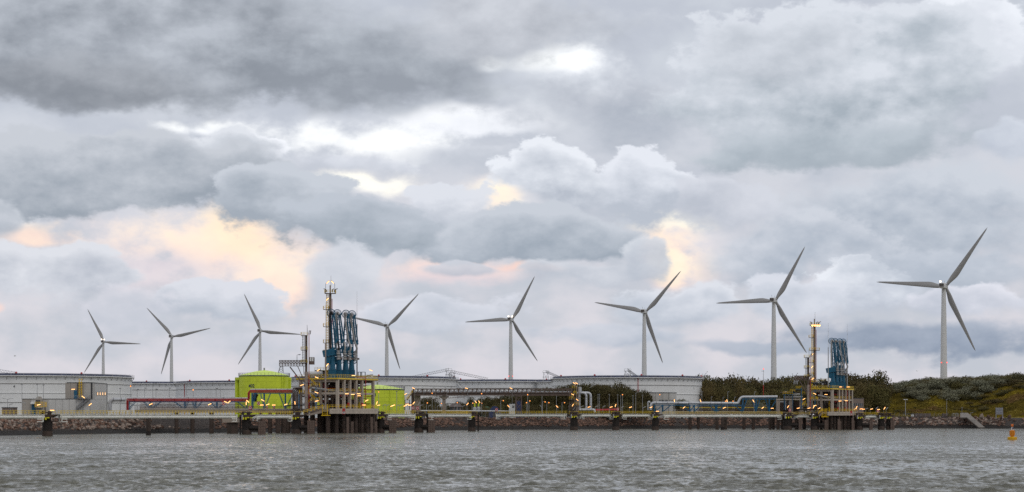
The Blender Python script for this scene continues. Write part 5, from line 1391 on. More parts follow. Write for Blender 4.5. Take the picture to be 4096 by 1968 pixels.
# ------------------------------------------------------------------ pump building on the left
def panel_wall(parent, px0, px1, y0, y1, d, n, mats, name='wall_panel'):
    """front wall of separate upright cladding panels with recessed joints"""
    for i in range(n):
        a, b = px0 + (px1 - px0) * i / n, px0 + (px1 - px0) * (i + 1) / n
        MB().b2(X(a, d) + .03, X(b, d) - .03, d - .12, d, Z(y1, d), Z(y0, d)).build(name, M_[mats[i % len(mats)]], parent)
def pump_building():
    d = 715; gz = 1672; XS = X(363, d); DE = 28.5
    t = thing('pump_building', P(250, gz, d), 'grey panelled pump building with blue doors in front of tank 4', 'building')
    SY = lambda px: -XS * F / (2048 - px)            # depth on the side wall under a photo column
    ztop, zlow = Z(1531, d), Z(1597, d)
    MB().b2(X(89, d), XS - .14, d + .01, d + DE, GROUND_Z - .3, zlow).build('low_wing', M_['dark_trim'], t)
    MB().b2(X(260, d), XS - .14, d + 3.01, d + DE, zlow + .02, ztop).build('tall_block', M_['dark_trim'], t)
    panel_wall(t, 89, 193, 1597, gz, d, 3, ['panel_tan', 'panel_beige', 'panel_beige'])
    panel_wall(t, 193, 363, 1597, gz, d, 6, ['panel_grey'])
    panel_wall(t, 261, 304, 1531, 1596, d + 3, 2, ['panel_tan'])
    panel_wall(t, 304, 363.5, 1531, 1596, d + 3, 2, ['panel_tan', 'panel_beige'])
    for i in range(4):                               # side wall towards the jetty
        a, b = d + DE * i / 4, d + DE * (i + 1) / 4
        MB().b2(XS - .13, XS, a + .03, b - .03, GROUND_Z - .3, zlow).build('wall_panel', M_['panel_grey'], t)
        MB().b2(XS - .13, XS, max(a, d + 3) + .03, b - .03, zlow + .03, ztop).build('wall_panel', M_['panel_grey' if i else 'panel_beige'], t)
    MB().b2(X(88.5, d), XS + .1, d - .2, d + 3.0, zlow, zlow + .22).build('parapet', M_['dark_trim'], t)
    MB().b2(X(259.5, d), XS + .12, d + 2.75, d + DE + .1, ztop, ztop + .22).build('roof_edge', M_['dark_trim'], t)
    for px in (304, 362): MB().b2(X(px, d) - .12, X(px, d) + .12, d + 2.6, d + 2.85, zlow + .23, ztop).build('downpipe', M_['dark_trim'], t)
    MB().b2(XS, XS + .2, d + DE - .2, d + DE, GROUND_Z, ztop).build('downpipe', M_['dark_trim'], t)
    dr = MB().b2(X(289, d), X(303, d), d + 2.78, d + 2.87, Z(1594, d), Z(1561, d)).build('blue_door', M_['door_blue'], t); MB().b2(X(300, d), X(301, d), d + 2.7, d + 2.77, Z(1580, d), Z(1577, d)).build('door_handle', M_['steel'], dr)
    dr = MB().b2(X(127, d), X(143, d), d - .22, d - .13, GROUND_Z, Z(1618, d)).build('blue_door', M_['door_blue'], t); MB().b2(X(140, d), X(141, d), d - .3, d - .23, Z(1634, d), Z(1630, d)).build('door_handle', M_['steel'], dr)
    for px in (390, 400, 410, 420):                  # lit windows in the side wall
        y = SY(px); hw = 3.2 * (SY(px + .5) - SY(px - .5))
        w = MB().b2(XS, XS + .05, y - hw, y + hw, Z(1582, y), Z(1568, y)).build('window', M_['dark_trim'], t)
        MB().b2(XS + .05, XS + .09, y - hw * .55, y + hw * .6, Z(1580.5, y), Z(1569.5, y)).build('lit_pane', M_['lit_window'], w)
    m = MB(); m.slab([P(121, 1616, d - 1.5), P(142, 1616, d - 1.5), P(141, 1606, d - 1.5), P(124, 1606, d - 1.5)], 1.3); m.build('door_canopy', M_['sign_white'], t)
    m = MB(); m.slab([P(141, 1632, d - 2), P(167, 1632, d - 2), P(167, 1596, d - 2), P(161, 1586, d - 2), P(148, 1586, d - 2), P(142, 1596, d - 2)], 1.8); v = m.build('ventilator_hood', M_['panel_tan'], t)
    MB().b2(X(149, d), X(166, d), d - 2.06, d - 2.0, Z(1614, d), Z(1600, d)).build('hood_opening', M_['dark_trim'], v); MB().b2(X(151, d), X(159, d), d - 2.05, d - 2.0, Z(1596, d), Z(1588, d)).build('hood_window', M_['panel_beige'], v)
    railing(t, [P(277, 1594.5, d + .6), P(362, 1594.5, d + .6)], M_['galv'], h=1.15, spacing=1.4, t=.08)
    MB().b2(X(305, d), X(362, d), d - 1.5, d - .2, Z(1594, d) - .12, Z(1594, d)).build('stair_landing', M_['steel'], t)
    stairs(t, P(303, 1640, d - 1.4), P(357, 1594.5, d - 1.4), 1.0, M_['steel'], M_['steel'], h=1.1)
    for px in (360, 331): MB().bar(P(px, 1672, d - 1.3), P(px, 1594, d - 1.3), .16).build('landing_post', M_['steel'], t)
    ladder(t, X(316, d), d + 2.5, Z(1590, d), Z(1513, d), M_['yellow'], .9, 'yellow_ladder')
    return t
pump_building()
def maintenance_platform():
    d = 700
    t = thing('service_platform', P(163, 1668, d), 'small yellow railed platform left of the lone dolphin', 'platform')
    c = P(163, 1627, d); MB().box(c, (3.6, 2.4, .18)).build('floor', M_['yellow'], t)
    x, y = 1.8, 1.2
    railing(t, [c + Vector((-x, y, .09)), c + Vector((-x, -y, .09)), c + Vector((x, -y, .09)), c + Vector((x, y, .09)), c + Vector((-x, y, .09))], M_['yellow'], h=1.55, spacing=.9, t=.10)
    for sx in (-1.5, 1.5):
        for sy in (-.9, .9): MB().bar(c + Vector((sx, sy, 0)), Vector((c.x + sx, d + sy, GROUND_Z)), .2).build('leg', M_['steel_brown'], t)
    return t
maintenance_platform()

# ------------------------------------------------------------------ pipelines
def pipeline(name, pts, r, mat, label, group='pipelines of the terminal', clamps=0, n=14, bend=None):
    pts = [P(*p) if not isinstance(p, Vector) else p for p in pts]
    c = sum(pts, Vector()) / len(pts)
    t = thing(name, (c.x, c.y, min(p.z for p in pts) - r), label, 'pipeline', group)
    m = MB(); m.pipe(pts, r, n=n, bend=bend); auto_smooth(m.build('pipe_run', M_[mat], t), 60)
    if clamps:
        L = [(a, b) for a, b in zip(pts, pts[1:])]; a, b = max(L, key=lambda q: (q[1] - q[0]).length); u = (b - a).normalized()
        for i in range(clamps):
            q = a.lerp(b, (i + .5) / clamps); m = MB(); m.cyl(q - u * .12, q + u * .12, r + .07, n=n); auto_smooth(m.build('flange', M_['steel' if 'grey' in mat else mat], t))
    return t
# three dark red lines stepping up in front of the green tank
for k in range(3):
    o = k * 3.9
    pipeline('red_pipeline', [(507 + k * 3, 1640, 722 + k), (507 + k * 3, 1596.5 + o, 722 + k), (998 - (k * 3), 1596.5 + o, 726 + k), (998 - (k * 3), 1561.5 + o, 726 + k), (1172, 1561.5 + o, 727 + k)], .17, 'red_dark',
             ['uppermost', 'middle', 'lowest'][k] + ' of the three dark red pipes stepping up beside the green tank', 'dark red pipelines on the trestle', clamps=9)
pipeline('white_pipeline', [(440, 1645, 735), (440, 1598.5, 735), (502, 1598.5, 735)], .72, 'grey_pipe', 'grey pipe bend coming out of the ground right of the pump building', clamps=2, bend=1.6)
pipeline('white_pipeline', [(508, 1593, 729), (1000, 1593, 731)], .26, 'grey_pipe', 'pale insulated pipe lying along the top of the dark red pipes', clamps=7)
pipeline('white_pipeline', [(1002, 1558, 731), (1170, 1558, 732)], .26, 'grey_pipe', 'pale insulated pipe above the raised red pipes by the green tank', clamps=4)
pipeline('dark_pipeline', [(1017, 1606, 733), (1019, 1585, 733), (1027, 1574, 733)], .9, 'black_pipe', 'fat dark pipe elbow under the raised red pipes')
for k in range(5):
    px = 1172 + k * 6
    pipeline('brown_pipeline', [(1210, 1551.5 + k * 4.0, 719 + k * .6), (px, 1551.5 + k * 4.0, 719 + k * .6), (px, 1640, 719 + k * .6)], .24, 'steel_brown',
             ['outermost', 'second outermost', 'middle', 'second innermost', 'innermost'][k] + ' of five brown pipes bending down left of the grey tower', 'brown pipe bends', bend=.8)
def trestle(px_list, d, ytop, ybot, label, mat='blue_frame', xb=True, w=.24, dd=2.5):
    t = thing('pipe_trestle', P((px_list[0] + px_list[-1]) / 2, ybot, d), label, 'trestle', 'blue steel pipe trestles')
    for dy in (0, dd):
        MB().bar(P(px_list[0], ytop, d) + Vector((0, dy, 0)), P(px_list[-1], ytop, d) + Vector((0, dy, 0)), w).build('top_beam', M_[mat], t)
        for px in px_list: MB().bar(P(px, ytop, d) + Vector((0, dy, 0)), P(px, ybot, d) + Vector((0, dy, 0)), w * 1.15).build('post', M_[mat], t)
        if xb:
            for a, b in zip(px_list, px_list[1:]):
                m = (a + b) / 2
                if b - a > 40:
                    MB().bar(P(a, ybot - 2, d) + Vector((0, dy, 0)), P(a + (b - a) * .3, ytop, d) + Vector((0, dy, 0)), w * .7).build('brace', M_[mat], t)
                    MB().bar(P(b, ybot - 2, d) + Vector((0, dy, 0)), P(b - (b - a) * .3, ytop, d) + Vector((0, dy, 0)), w * .7).build('brace', M_[mat], t)
                else:
                    MB().bar(P(a, ybot - 2, d) + Vector((0, dy + .02, 0)), P(b, ytop, d) + Vector((0, dy + .02, 0)), w * .7).build('brace', M_[mat], t)
    for px in px_list: MB().bar(P(px, ytop, d), P(px, ytop, d) + Vector((0, dd, 0)), w).build('cross_beam', M_[mat], t)
    return t
trestle([512, 600, 737, 780, 866, 985], 724, 1607, 1640, 'low blue trestle under the long run of dark red pipes')
trestle([1007, 1055, 1140, 1172], 724, 1573, 1640, 'tall blue braced trestle in front of the green tank 402')
# approach-side railings seen as stacked grey pipes
for k in range(4):
    pipeline('grey_pipeline', [(560, 1612 + k * 6.5, 738), (985, 1612 + k * 6.5, 740)], .12, 'steel_brown', ['top', 'second', 'third', 'bottom'][k] + ' of the thin brown pipes stacked below the dark red pipes', 'thin grey pipes on the approach bridge', n=8)
pipeline('grey_pipeline', [(1150, 1623, 714), (1170, 1620, 714), (1290, 1620, 712)], .22, 'black_pipe', 'dark horizontal pipe at the foot of the grey tower, left platform')

# right-hand silver pipeline on its blue trestle
pipeline('silver_pipeline', [(2604, 1640, 912), (2604, 1611, 912), (2950, 1613, 912), (2953, 1612, 912), (2963, 1588, 912), (3110, 1587, 912)], .60, 'grey_pipe', 'long silver pipeline with an S-bend on the blue trestle', clamps=8, n=18, bend=1.6)
pipeline('silver_pipeline', [(2592, 1640, 918), (2592, 1608, 918), (2598, 1605, 918), (2600, 1612, 918)], .3, 'grey_pipe', 'small silver pipe elbow at the left end of the blue trestle')
trestle([2618, 2652, 2760, 2778, 2863, 2868, 2970], 911, 1620.5, 1650, 'low blue trestle under the long silver pipeline', w=.36)
trestle([2972, 3025, 3078, 3108], 911, 1596, 1648, 'taller blue trestle under the raised end of the silver pipeline', w=.36)
for k in range(4):
    pipeline('brown_pipeline', [(2720, 1625 + k * 5.5, 926), (3080, 1625 + k * 5.5, 922)], .13, ['steel_brown', 'yellow_pale', 'steel_brown', 'rust_dark'][k], ['top', 'second', 'third', 'bottom'][k] + ' of the thin pipes stacked behind the blue trestle', 'thin pipes behind the blue trestle', n=8)
# mid-level structure left of the right platform
def mid_structure():
    d = 902
    t = thing('pipe_support_frame', P(3150, 1644, d), 'concrete and steel pipe frame between silver pipeline and right platform', 'frame')
    for px in (3113, 3165, 3205):
        MB().b2(X(px, d) - .8, X(px, d) + .8, d, d + 1.2, 6.0, Z(1598, d)).build('column', M_['concrete'], t)
    MB().b2(X(3106, d), X(3212, d), d - .2, d + 1.4, Z(1600, d), Z(1595, d)).build('beam', M_['concrete_light'], t)
    for px in (3128, 3136, 3143, 3150, 3157): MB().cyl(P(px, 1640, d + .6), P(px, 1601, d + .6), .2, n=8).build('riser_pipe', M_['grey_pipe' if px % 2 else 'steel_brown'], t)
    for (p0, p1, y, r, mt) in ((3112, 3135, 1607, .45, 'grey_pipe'), (3135, 3210, 1588, .5, 'grey_arm_pipe'), (3170, 3200, 1576.5, .28, 'white_paint'), (3120, 3205, 1570, .2, 'steel_brown'), (3168, 3212, 1562, .22, 'steel_brown')):
        m = MB(); m.cyl(P(p0, y, d + .8), P(p1, y, d + .8), r, n=12); auto_smooth(m.build('header_pipe', M_[mt], t))
    for (p0, p1, y) in ((3132, 3170, 1578), (3160, 3180, 1568), (3184, 3208, 1556)):
        m = MB(); m.b2(X(p0, d), X(p1, d), d - .8, d + 1.6, Z(y, d) - .2, Z(y, d)); m.build('platform_grating', M_['blue_frame'], t)
        railing(t, [P(p0, y, d - .7), P(p1, y, d - .7)], M_['yellow'], h=1.2, spacing=1.0, t=.11)
        railing(t, [P(p0, y, d + 1.4), P(p1, y, d + 1.4)], M_['yellow'], h=1.2, spacing=1.0, t=.11)
    for px in (3171, 3206, 3137): MB().bar(P(px, 1640, d - .6), P(px, 1556 if px > 3200 else 1578, d - .6), .26).build('blue_post', M_['blue_frame'], t)
    r_ = np.random.default_rng(8)
    for k in range(14):
        px = 3112 + 96 * r_.random(); y = 1566 + 70 * r_.random(); w = .5 + 1.2 * r_.random()
        m = MB(); q = P(px, y, d + 1.5 + r_.random()); m.cyl(q, q + Vector((0, 0, w)), .3 + .3 * r_.random(), n=8); m.build('valve', M_[['rust_dark', 'steel_brown', 'galv', 'steel_brown'][r_.integers(4)]], t)
    MB().b2(X(3120, d + 4), X(3205, d + 4), d + 4, d + 5, 8, Z(1604, d)).build('dark_equipment', M_['rust_dark'], t)
mid_structure()
pipeline('dark_pipeline', [(3194, 1647, 890), (3194, 1637, 890), (3283, 1637, 889)], .3, 'black_pipe', 'dark bent pipe at the left foot of the right platform')

# ------------------------------------------------------------------ long steel pipe bridge in the middle
def pipe_bridge():
    d0, d1 = 900, 912; pa, pb = 1653, 2288
    D = lambda px: d0 + (d1 - d0) * (px - pa) / (pb - pa)
    t = thing('pipe_bridge', P((pa + pb) / 2, 1640, 906), 'long brown steel truss pipe bridge crossing the middle', 'bridge')
    for dy in (0, 3.0):
        for y, w in ((1556, .42), (1571.5, .38), (1580, .55)):
            MB().bar(P(pa, y, d0) + Vector((0, dy, 0)), P(pb, y, d1) + Vector((0, dy, 0)), w).build('chord', M_['steel_brown'], t)
        n = 35
        vm_ = MB().b2(-.23, .23, -.2, .2, -2.0, 0).mesh('truss_post'); vm_.materials.append(M_['steel_brown'])
        for i in range(n + 1):
            px = pa + (pb - pa) * i / n; piece(vm_, 'truss_post', P(px, 1556.5, D(px)) + Vector((0, dy, 0)), t)
            if i < n:
                p2 = pa + (pb - pa) * (i + 1) / n; sgn = i < n * .3 and i % 2
                a, b = (P(px, 1571, D(px)), P(p2, 1557, D(p2))) if sgn else (P(px, 1557, D(px)), P(p2, 1571, D(p2)))
                MB().bar(a + Vector((0, dy, 0)), b + Vector((0, dy, 0)), .17).build('diagonal', M_['steel_brown'], t)
    MB().bar(P(pa, 1576, d0) + Vector((0, 1.5, 0)), P(pb, 1576, d1) + Vector((0, 1.5, 0)), 2.8, .9).build('bridge_floor', M_['rust_dark'], t)
    for dy, r, mt in ((.9, .42, 'grey_pipe'), (2.0, .42, 'grey_pipe')):
        m = MB(); m.cyl(P(pa + 4, 1568, d0) + Vector((0, dy, 0)), P(pb, 1568, d1) + Vector((0, dy, 0)), r, n=12); auto_smooth(m.build('carried_pipe', M_[mt], t))
    # concrete piers and steel trestle
    d = 903
    MB().b2(X(1655, d), X(1681, d), d - 1, d + 4, GROUND_Z - .5, Z(1582.5, d)).build('abutment_pier', M_['concrete'], t)
    MB().b2(X(1646, d), X(1653, d), d - 1.3, d + 4.3, GROUND_Z - .5, Z(1562, d)).build('abutment_wall', M_['steel_brown'], t)
    m = MB(); m.slab([P(1759, 1584, d), P(1793, 1584, d), P(1793, 1590, d), P(1783, 1596, d), P(1768, 1596, d), P(1759, 1590, d)], 3.4); m.build('pier_head', M_['concrete'], t)
    MB().b2(X(1769, d), X(1782, d), d + .4, d + 2.8, GROUND_Z - .5, Z(1596.2, d)).build('pier_shaft', M_['concrete'], t)
    MB().b2(X(1769, d), X(1784, d), d - .03, d + 3.3, Z(1583.8, d), Z(1582.4, d)).build('bearing', M_['sign_white'], t)
    dt = 908
    for px in (2064, 2086):
        for dy in (0, 3): MB().bar(P(px, 1645, dt) + Vector((0, dy, 0)), P(px, 1582.6, dt) + Vector((0, dy, 0)), .45).build('trestle_leg', M_['steel_brown'], t)
    for y0, y1 in ((1640, 1612), (1612, 1586)):
        MB().bar(P(2064, y0, dt), P(2086, y1, dt), .22).build('trestle_brace', M_['steel_brown'], t); MB().bar(P(2086, y0, dt + .3), P(2064, y1, dt + .3), .22).build('trestle_brace', M_['steel_brown'], t)
    MB().bar(P(2062, 1585, dt), P(2088, 1585, dt), .4).build('trestle_cap', M_['steel_brown'], t)
    # cable tray hung below and the stair at its left end
    for a, b in (((1655, 1601), (1757, 1596)), ((1795, 1592), (1858, 1588))): MB().bar(P(*a, 899), P(*b, 899), .2).build('hung_cable_tray', M_['steel_brown'], t)
    for px in (1716, 1756, 1794, 1831, 1857): MB().bar(P(px, 1582, 899), P(px, 1595, 899), .14).build('tray_hanger', M_['steel_brown'], t)
    MB().bar(P(1828, 1552.5, 900), P(2140, 1551.5, 909), .2).build('upper_handrail', M_['galv'], t)
    stairs(t, P(1628, 1599, 899), P(1650, 1572, 899), 1.4, M_['steel_brown'], M_['yellow'], h=1.3)
    MB().b2(X(1617, 899), X(1640, 899), 898.6, 901, Z(1600.5, 899), Z(1599, 899)).build('stair_landing', M_['steel_brown'], t)
    railing(t, [P(1617, 1599, 898.8), P(1640, 1599, 898.8)], M_['yellow'], h=1.2, spacing=1.0, t=.11)
    for px in (1620, 1638): MB().bar(P(px, 1640, 899), P(px, 1600.6, 899), .3).build('landing_post', M_['rust_dark'], t)
pipe_bridge()
# grey U-bend risers and the yellow stair tower by them
for k, (xa, xb, r, y, lb) in enumerate(((2305, 2318, .42, 1573, 'left'), (2310, 2345, .52, 1571, 'middle'), (2316, 2363, .55, 1571, 'right'))):
    d = 905 + k * 1.4
    pipeline('riser_pipe', [(xa, y, d), (xb, y, d), (xb, 1640, d)], r, 'grey_pipe', lb + ' of the three thick grey pipes bending down beside the yellow stair tower', 'thick grey pipe bends', clamps=2, n=16, bend=1.7)
pipeline('grey_pipeline', [(2318, 1638.5, 902), (2378, 1638.5, 902), (2379, 1650, 902)], .5, 'grey_pipe', 'thick grey pipe lying at the foot of the three pipe bends', clamps=3, n=16, bend=1.1)
def riser_tower():
    d = 903
    t = thing('stair_tower', P(2300, 1645, d), 'yellow stair tower with a steel drum at the right end of the pipe bridge', 'stair', 'yellow zigzag stair towers')
    MB().b2(X(2296, d + 1), X(2312, d + 1), d + 1, d + 3, GROUND_Z - .3, Z(1590, d)).build('concrete_core', M_['concrete'], t)
    for px in (2278, 2284, 2290, 2296): MB().bar(P(px, 1645, d), P(px, 1560, d), .3).build('steel_post', M_['steel_brown'], t)
    for px in (2306, 2313): MB().bar(P(px, 1645, d), P(px, 1548, d), .35).build('steel_post', M_['tower_grey'], t)
    stairs(t, P(2285, 1598, d - .9), P(2300, 1570, d - .9), .9, M_['steel'], M_['yellow'], h=1.2)
    stairs(t, P(2292, 1640, d - .9), P(2310, 1612, d - .9), .9, M_['steel'], M_['steel_brown'], h=1.1)
    for (p0, p1, y) in ((2277, 2296, 1598), (2289, 2305, 1554), (2294, 2306, 1577), (2296, 2315, 1622)): basket(t, (P(p0, y, d - .6) + P(p1, y, d - .6)) / 2, abs(X(p1, d) - X(p0, d)), 1.6, M_['yellow'], h=1.25)
    auto_smooth(MB().cyl(P(2319, 1569, d + 1), P(2319, 1551, d + 1), .85, n=18).build('steel_drum', M_['grey_pipe'], t))
    MB().lathe(P(2319, 1551, d + 1), [(.95, 0), (.95, .15), (.3, .4)], 16).build('drum_lid', M_['galv'], t)
    return t
riser_tower()

# ------------------------------------------------------------------ small buildings and sheds behind the bank
def box_building(px0, px1, y0, d, depth, label, mat, roof='dark_trim', windows=(), name='office_building', cat='building', side_px=None, panels=0):
    t = thing(name, P((px0 + px1) / 2, 1665, d), label, cat)
    x0, x1, z1 = X(px0, d), X(px1, d), Z(y0, d)
    MB().b2(x0, x1, d, d + depth, GROUND_Z - .3, z1).build('walls', M_[mat], t)
    MB().b2(x0 - .15, x1 + .15, d - .15, d + depth + .15, z1, z1 + .28).build('roof_edge', M_[roof], t)
    for i in range(panels + 1 if panels else 0):
        x = x0 + (x1 - x0) * i / panels; MB().b2(x - .05, x + .05, d - .05, d, GROUND_Z, z1).build('wall_joint', M_[roof], t)
    for (a, b, ya, yb) in windows:
        w = MB().b2(X(a, d), X(b, d), d - .06, d, Z(yb, d), Z(ya, d)).build('window', M_['glass_dark'], t)
        MB().b2(X((a + b) / 2, d) - .06, X((a + b) / 2, d) + .06, d - .1, d - .06, Z(yb, d), Z(ya, d)).build('mullion', M_['panel_grey'], w)
    return t
box_building(2594, 2675, 1571.5, 985, 14, 'beige flat-roofed office building in front of tank 1', 'panel_beige', windows=[(2636, 2645, 1599, 1607), (2649, 2657, 1599, 1607), (2661, 2670, 1599, 1607)], panels=3)
box_building(2676, 2706, 1572, 991, 10, 'low pale annex right of the beige office building', 'panel_grey', windows=[(2678, 2681, 1599, 1607), (2684, 2687, 1599, 1607), (2690, 2693, 1599, 1607), (2697, 2699, 1599, 1607)])
box_building(3400, 3455, 1594, 985, 12, 'brown brick building right behind the right platform', 'brick_brown', windows=[(3408, 3420, 1613, 1624), (3424, 3436, 1613, 1624), (3439, 3451, 1613, 1624)])
box_building(2036, 2060, 1615, 925, 5, 'white cabin left of the blue container', 'white_paint', name='site_cabin', cat='cabin', windows=[(2050, 2057, 1622, 1632)])
box_building(2065, 2088, 1605, 935, 6, 'blue shipping container standing under the pipe bridge', 'hangar_blue', name='shipping_container', cat='container', roof='hangar_blue', panels=6)
box_building(3646, 3655, 1657, 1040, 1.5, 'small white box on the quay below the hill', 'sign_white', name='utility_box', cat='cabinet')
box_building(8, 52, 1632, 700, 6, 'low brown shed at the left edge beside the pump building', 'brick_brown', name='garden_shed', cat='shed', windows=[(38, 46, 1636, 1642)])
def gabled_house(px0, px1, ye, yr, d, label):
    t = thing('bungalow', P((px0 + px1) / 2, 1665, d), label, 'house')
    x0, x1 = X(px0, d), X(px1, d); ze, zr = Z(ye, d), Z(yr, d); dep = 9
    MB().b2(x0 + .6, x1 - .6, d + .5, d + dep - .5, GROUND_Z - .3, ze).build('walls', M_['brick_brown'], t)
    m = MB(); m.add([(x0, d, ze - .1), (x1, d, ze - .1), (x1 - 1.5, d + dep / 2, zr), (x0 + 1.5, d + dep / 2, zr), (x0, d + dep, ze - .1), (x1, d + dep, ze - .1)], [(0, 1, 2, 3), (1, 5, 2), (0, 3, 4), (3, 2, 5, 4), (0, 4, 5, 1)]); m.build('roof', M_['roof_brown'], t)
    for f in (.2, .45, .7): MB().b2(x0 + (x1 - x0) * f - .6, x0 + (x1 - x0) * f + .6, d + .42, d + .5, GROUND_Z + .8, ze - .3).build('window', M_['glass_dark'], t)
gabled_house(1795, 1850, 1627, 1613, 960, 'brown-roofed bungalow between the trees behind the pipe bridge pier')
def hangar(px0, px1, ytop, d, depth, label, mat, face):
    t = thing('arched_shed', P((px0 + px1) / 2, 1660, d), label, 'shed')
    xc, w, z0, h = (X(px0, d) + X(px1, d)) / 2, abs(X(px1, d) - X(px0, d)) / 2, GROUND_Z - .2, Z(ytop, d) - GROUND_Z + .2
    n = 16; pr = [(xc - w * math.cos(math.pi * i / n), z0 + h * math.sin(math.pi * i / n)) for i in range(n + 1)]
    vs = [(x, d, z) for x, z in pr] + [(x, d + depth, z) for x, z in pr]; k = n + 1
    m = MB(); m.add(vs, [(i, i + 1, k + i + 1, k + i) for i in range(n)] + [tuple(range(k - 1, -1, -1)), tuple(range(k, 2 * k))]); auto_smooth(m.build('arched_shell', M_[mat], t), 30)
    m = MB(); m.add([(x, d - .05, z) for x, z in pr], [tuple(range(k - 1, -1, -1))]); MB().b2(xc - w * .25, xc + w * .25, d - .1, d - .02, z0, z0 + h * .7).build('door', M_[face], t)
hangar(1953, 2005, 1624, 955, 10, 'dark blue arched shed behind the rock mound', 'hangar_blue', 'dark_trim')
hangar(1918, 1975, 1625, 975, 14, 'green arched roof shed left behind the dark blue shed', 'roof_green', 'panel_grey')
def silo(px, d, y0, y1, r, label):
    c = P(px, y1, d); t = thing('small_silo', c, label, 'silo', 'pair of small silos'); H = Z(y0, d) - c.z
    auto_smooth(MB().lathe(c, [(r, 0), (r, H * .7), (r * .6, H * .92), (r * .2, H)], 14).build('body', M_['galv'], t)); MB().cyl(c + Vector((0, 0, H)), c + Vector((0, 0, H + 1.8)), .35, n=8).build('lime_valve', M_['lime'], t)
silo(1899, 940, 1627, 1648, .9, 'left one of two small silos with lime green tops')
silo(1914, 941, 1626, 1648, .9, 'right one of two small silos with lime green tops')
# pipe manifold in red near the right risers
for k in range(3): pipeline('red_pipeline', [(2380, 1642 - k * 2.2, 940 + k), (2470, 1640 - k * 2.2, 940 + k)], .18, 'red_paint', ['lowest', 'middle', 'top'][k] + ' of three red pipes right of the grey pipe bends', 'bright red pipes at ground level', n=8)
pipeline('pale_pipeline', [(1640, 1643, 925), (2050, 1645, 930)], .35, 'grey_pipe', 'long pale pipe at ground level behind the middle catwalk')

# ------------------------------------------------------------------ fences
def fence(p0, p1, h, label, d0, d1, step=2.5, mat='steel', overhang=True, mesh=True):
    a, b = Vector((X(p0, d0), d0, GROUND_Z)), Vector((X(p1, d1), d1, GROUND_Z))
    t = thing('security_fence', (a + b) / 2, label, 'fence', 'wire security fences')
    L = (b - a).length; n = max(2, int(L / step))
    m = MB(); m.b2(-.06, .06, -.06, .06, 0, h)
    if overhang: m.bar((0, 0, h), (.45, -.1, h + .6), .09)
    me = m.mesh('fence_post'); me.materials.append(M_[mat])
    for i in range(n + 1): piece(me, 'fence_post', a.lerp(b, i / n), t)
    w = MB()
    for k in range(9): w.bar(a + Vector((0, 0, h * (k + 1) / 9)), b + Vector((0, 0, h * (k + 1) / 9)), .028)
    w.build('fence_wire', M_[mat], t)
fence(430, 640, 2.2, 'dark wire fence right of the pump building', 712, 730, mat='steel_brown')
fence(1515, 1700, 2.6, 'wire fence with bent tops in front of the lower green tank', 800, 860)
fence(1700, 2050, 2.2, 'wire fence under the long pipe bridge', 905, 945)
fence(2060, 2280, 2.2, 'wire fence left of the yellow stair tower in the middle', 945, 955)
fence(2400, 2600, 2.2, 'wire fence in front of the dark trees left of the beige office', 965, 985)
fence(3560, 3842, 2.0, 'long dark fence along the quay below the hill', 1036, 1046, mat='steel')
def quay_wall():
    t = thing('quay_wall', P(3700, 1672, 1036), 'low dark wall along the top of the bank below the hill', 'wall')
    for i in range(14):
        a, b = 3450 + i * 28.2, 3450 + (i + 1) * 28.2; d = 1034 + i * .3
        MB().b2(X(a, d) + .02, X(b, d) - .02, d, d + .6, GROUND_Z - .3, Z(1666.2, d)).build('wall_block', M_['rust_dark'], t)
quay_wall()
def quay_containers():
    for (p0, p1, lb) in ((3660, 3723, 'long brown skip at the fence below the hill'), (3771, 3790, 'short brown skip at the fence below the hill')):
        d = 1044; t = thing('skip_container', P((p0 + p1) / 2, 1666, d), lb, 'container')
        MB().b2(X(p0, d), X(p1, d), d, d + 2.4, GROUND_Z, Z(1653.5, d)).build('body', M_['steel_brown'], t)
        n = 8
        for i in range(n): MB().b2(X(p0 + (p1 - p0) * (i + .3) / n, d), X(p0 + (p1 - p0) * (i + .5) / n, d), d - .08, d, GROUND_Z, Z(1653.5, d)).build('rib', M_['steel_brown'], t)
    d = 1042; t = thing('steel_cage', P(3825, 1666, d), 'pale square tube cage beside the concrete slipway', 'cage')
    m = MB(); x0, x1, z0, z1 = X(3815, d), X(3834, d), GROUND_Z, Z(1653.5, d)
    for x in (x0, (x0 + x1) / 2, x1):
        for dy in (0, 2): m.bar((x, d + dy, z0), (x, d + dy, z1), .13)
    for dy in (0, 2):
        for z in (z0 + .2, z1): m.bar((x0, d + dy, z), (x1, d + dy, z), .13)
    m.build('frame', M_['galv'], t)
quay_containers()
def slipway():
    d = 1010
    t = thing('slipway_ramp', P(3900, 1705, d), 'pale concrete ramp slanting down the bank to the water', 'ramp')
    m = MB(); m.add([P(3841, 1671, 996), P(3868, 1671, 995), P(3916, 1711, 980), P(3938, 1711, 979), P(3870, 1653, 1004), P(3841, 1653, 1006)], [(0, 1, 4, 5), (1, 2, 3, 4)])
    o = m.build('ramp_slab', M_['concrete_dark'], t)
    so = o.modifiers.new('thick', 'SOLIDIFY'); so.thickness = .5; so.offset = 0
    for a, b in ((P(3868, 1670, 994.5), P(3916, 1710, 979.5)), (P(3870, 1652.5, 1004), P(3938, 1710, 979))):
        k = MB(); k.bar(a, b, .35, .3); k.build('kerb', M_['concrete_dark'], t)
slipway()
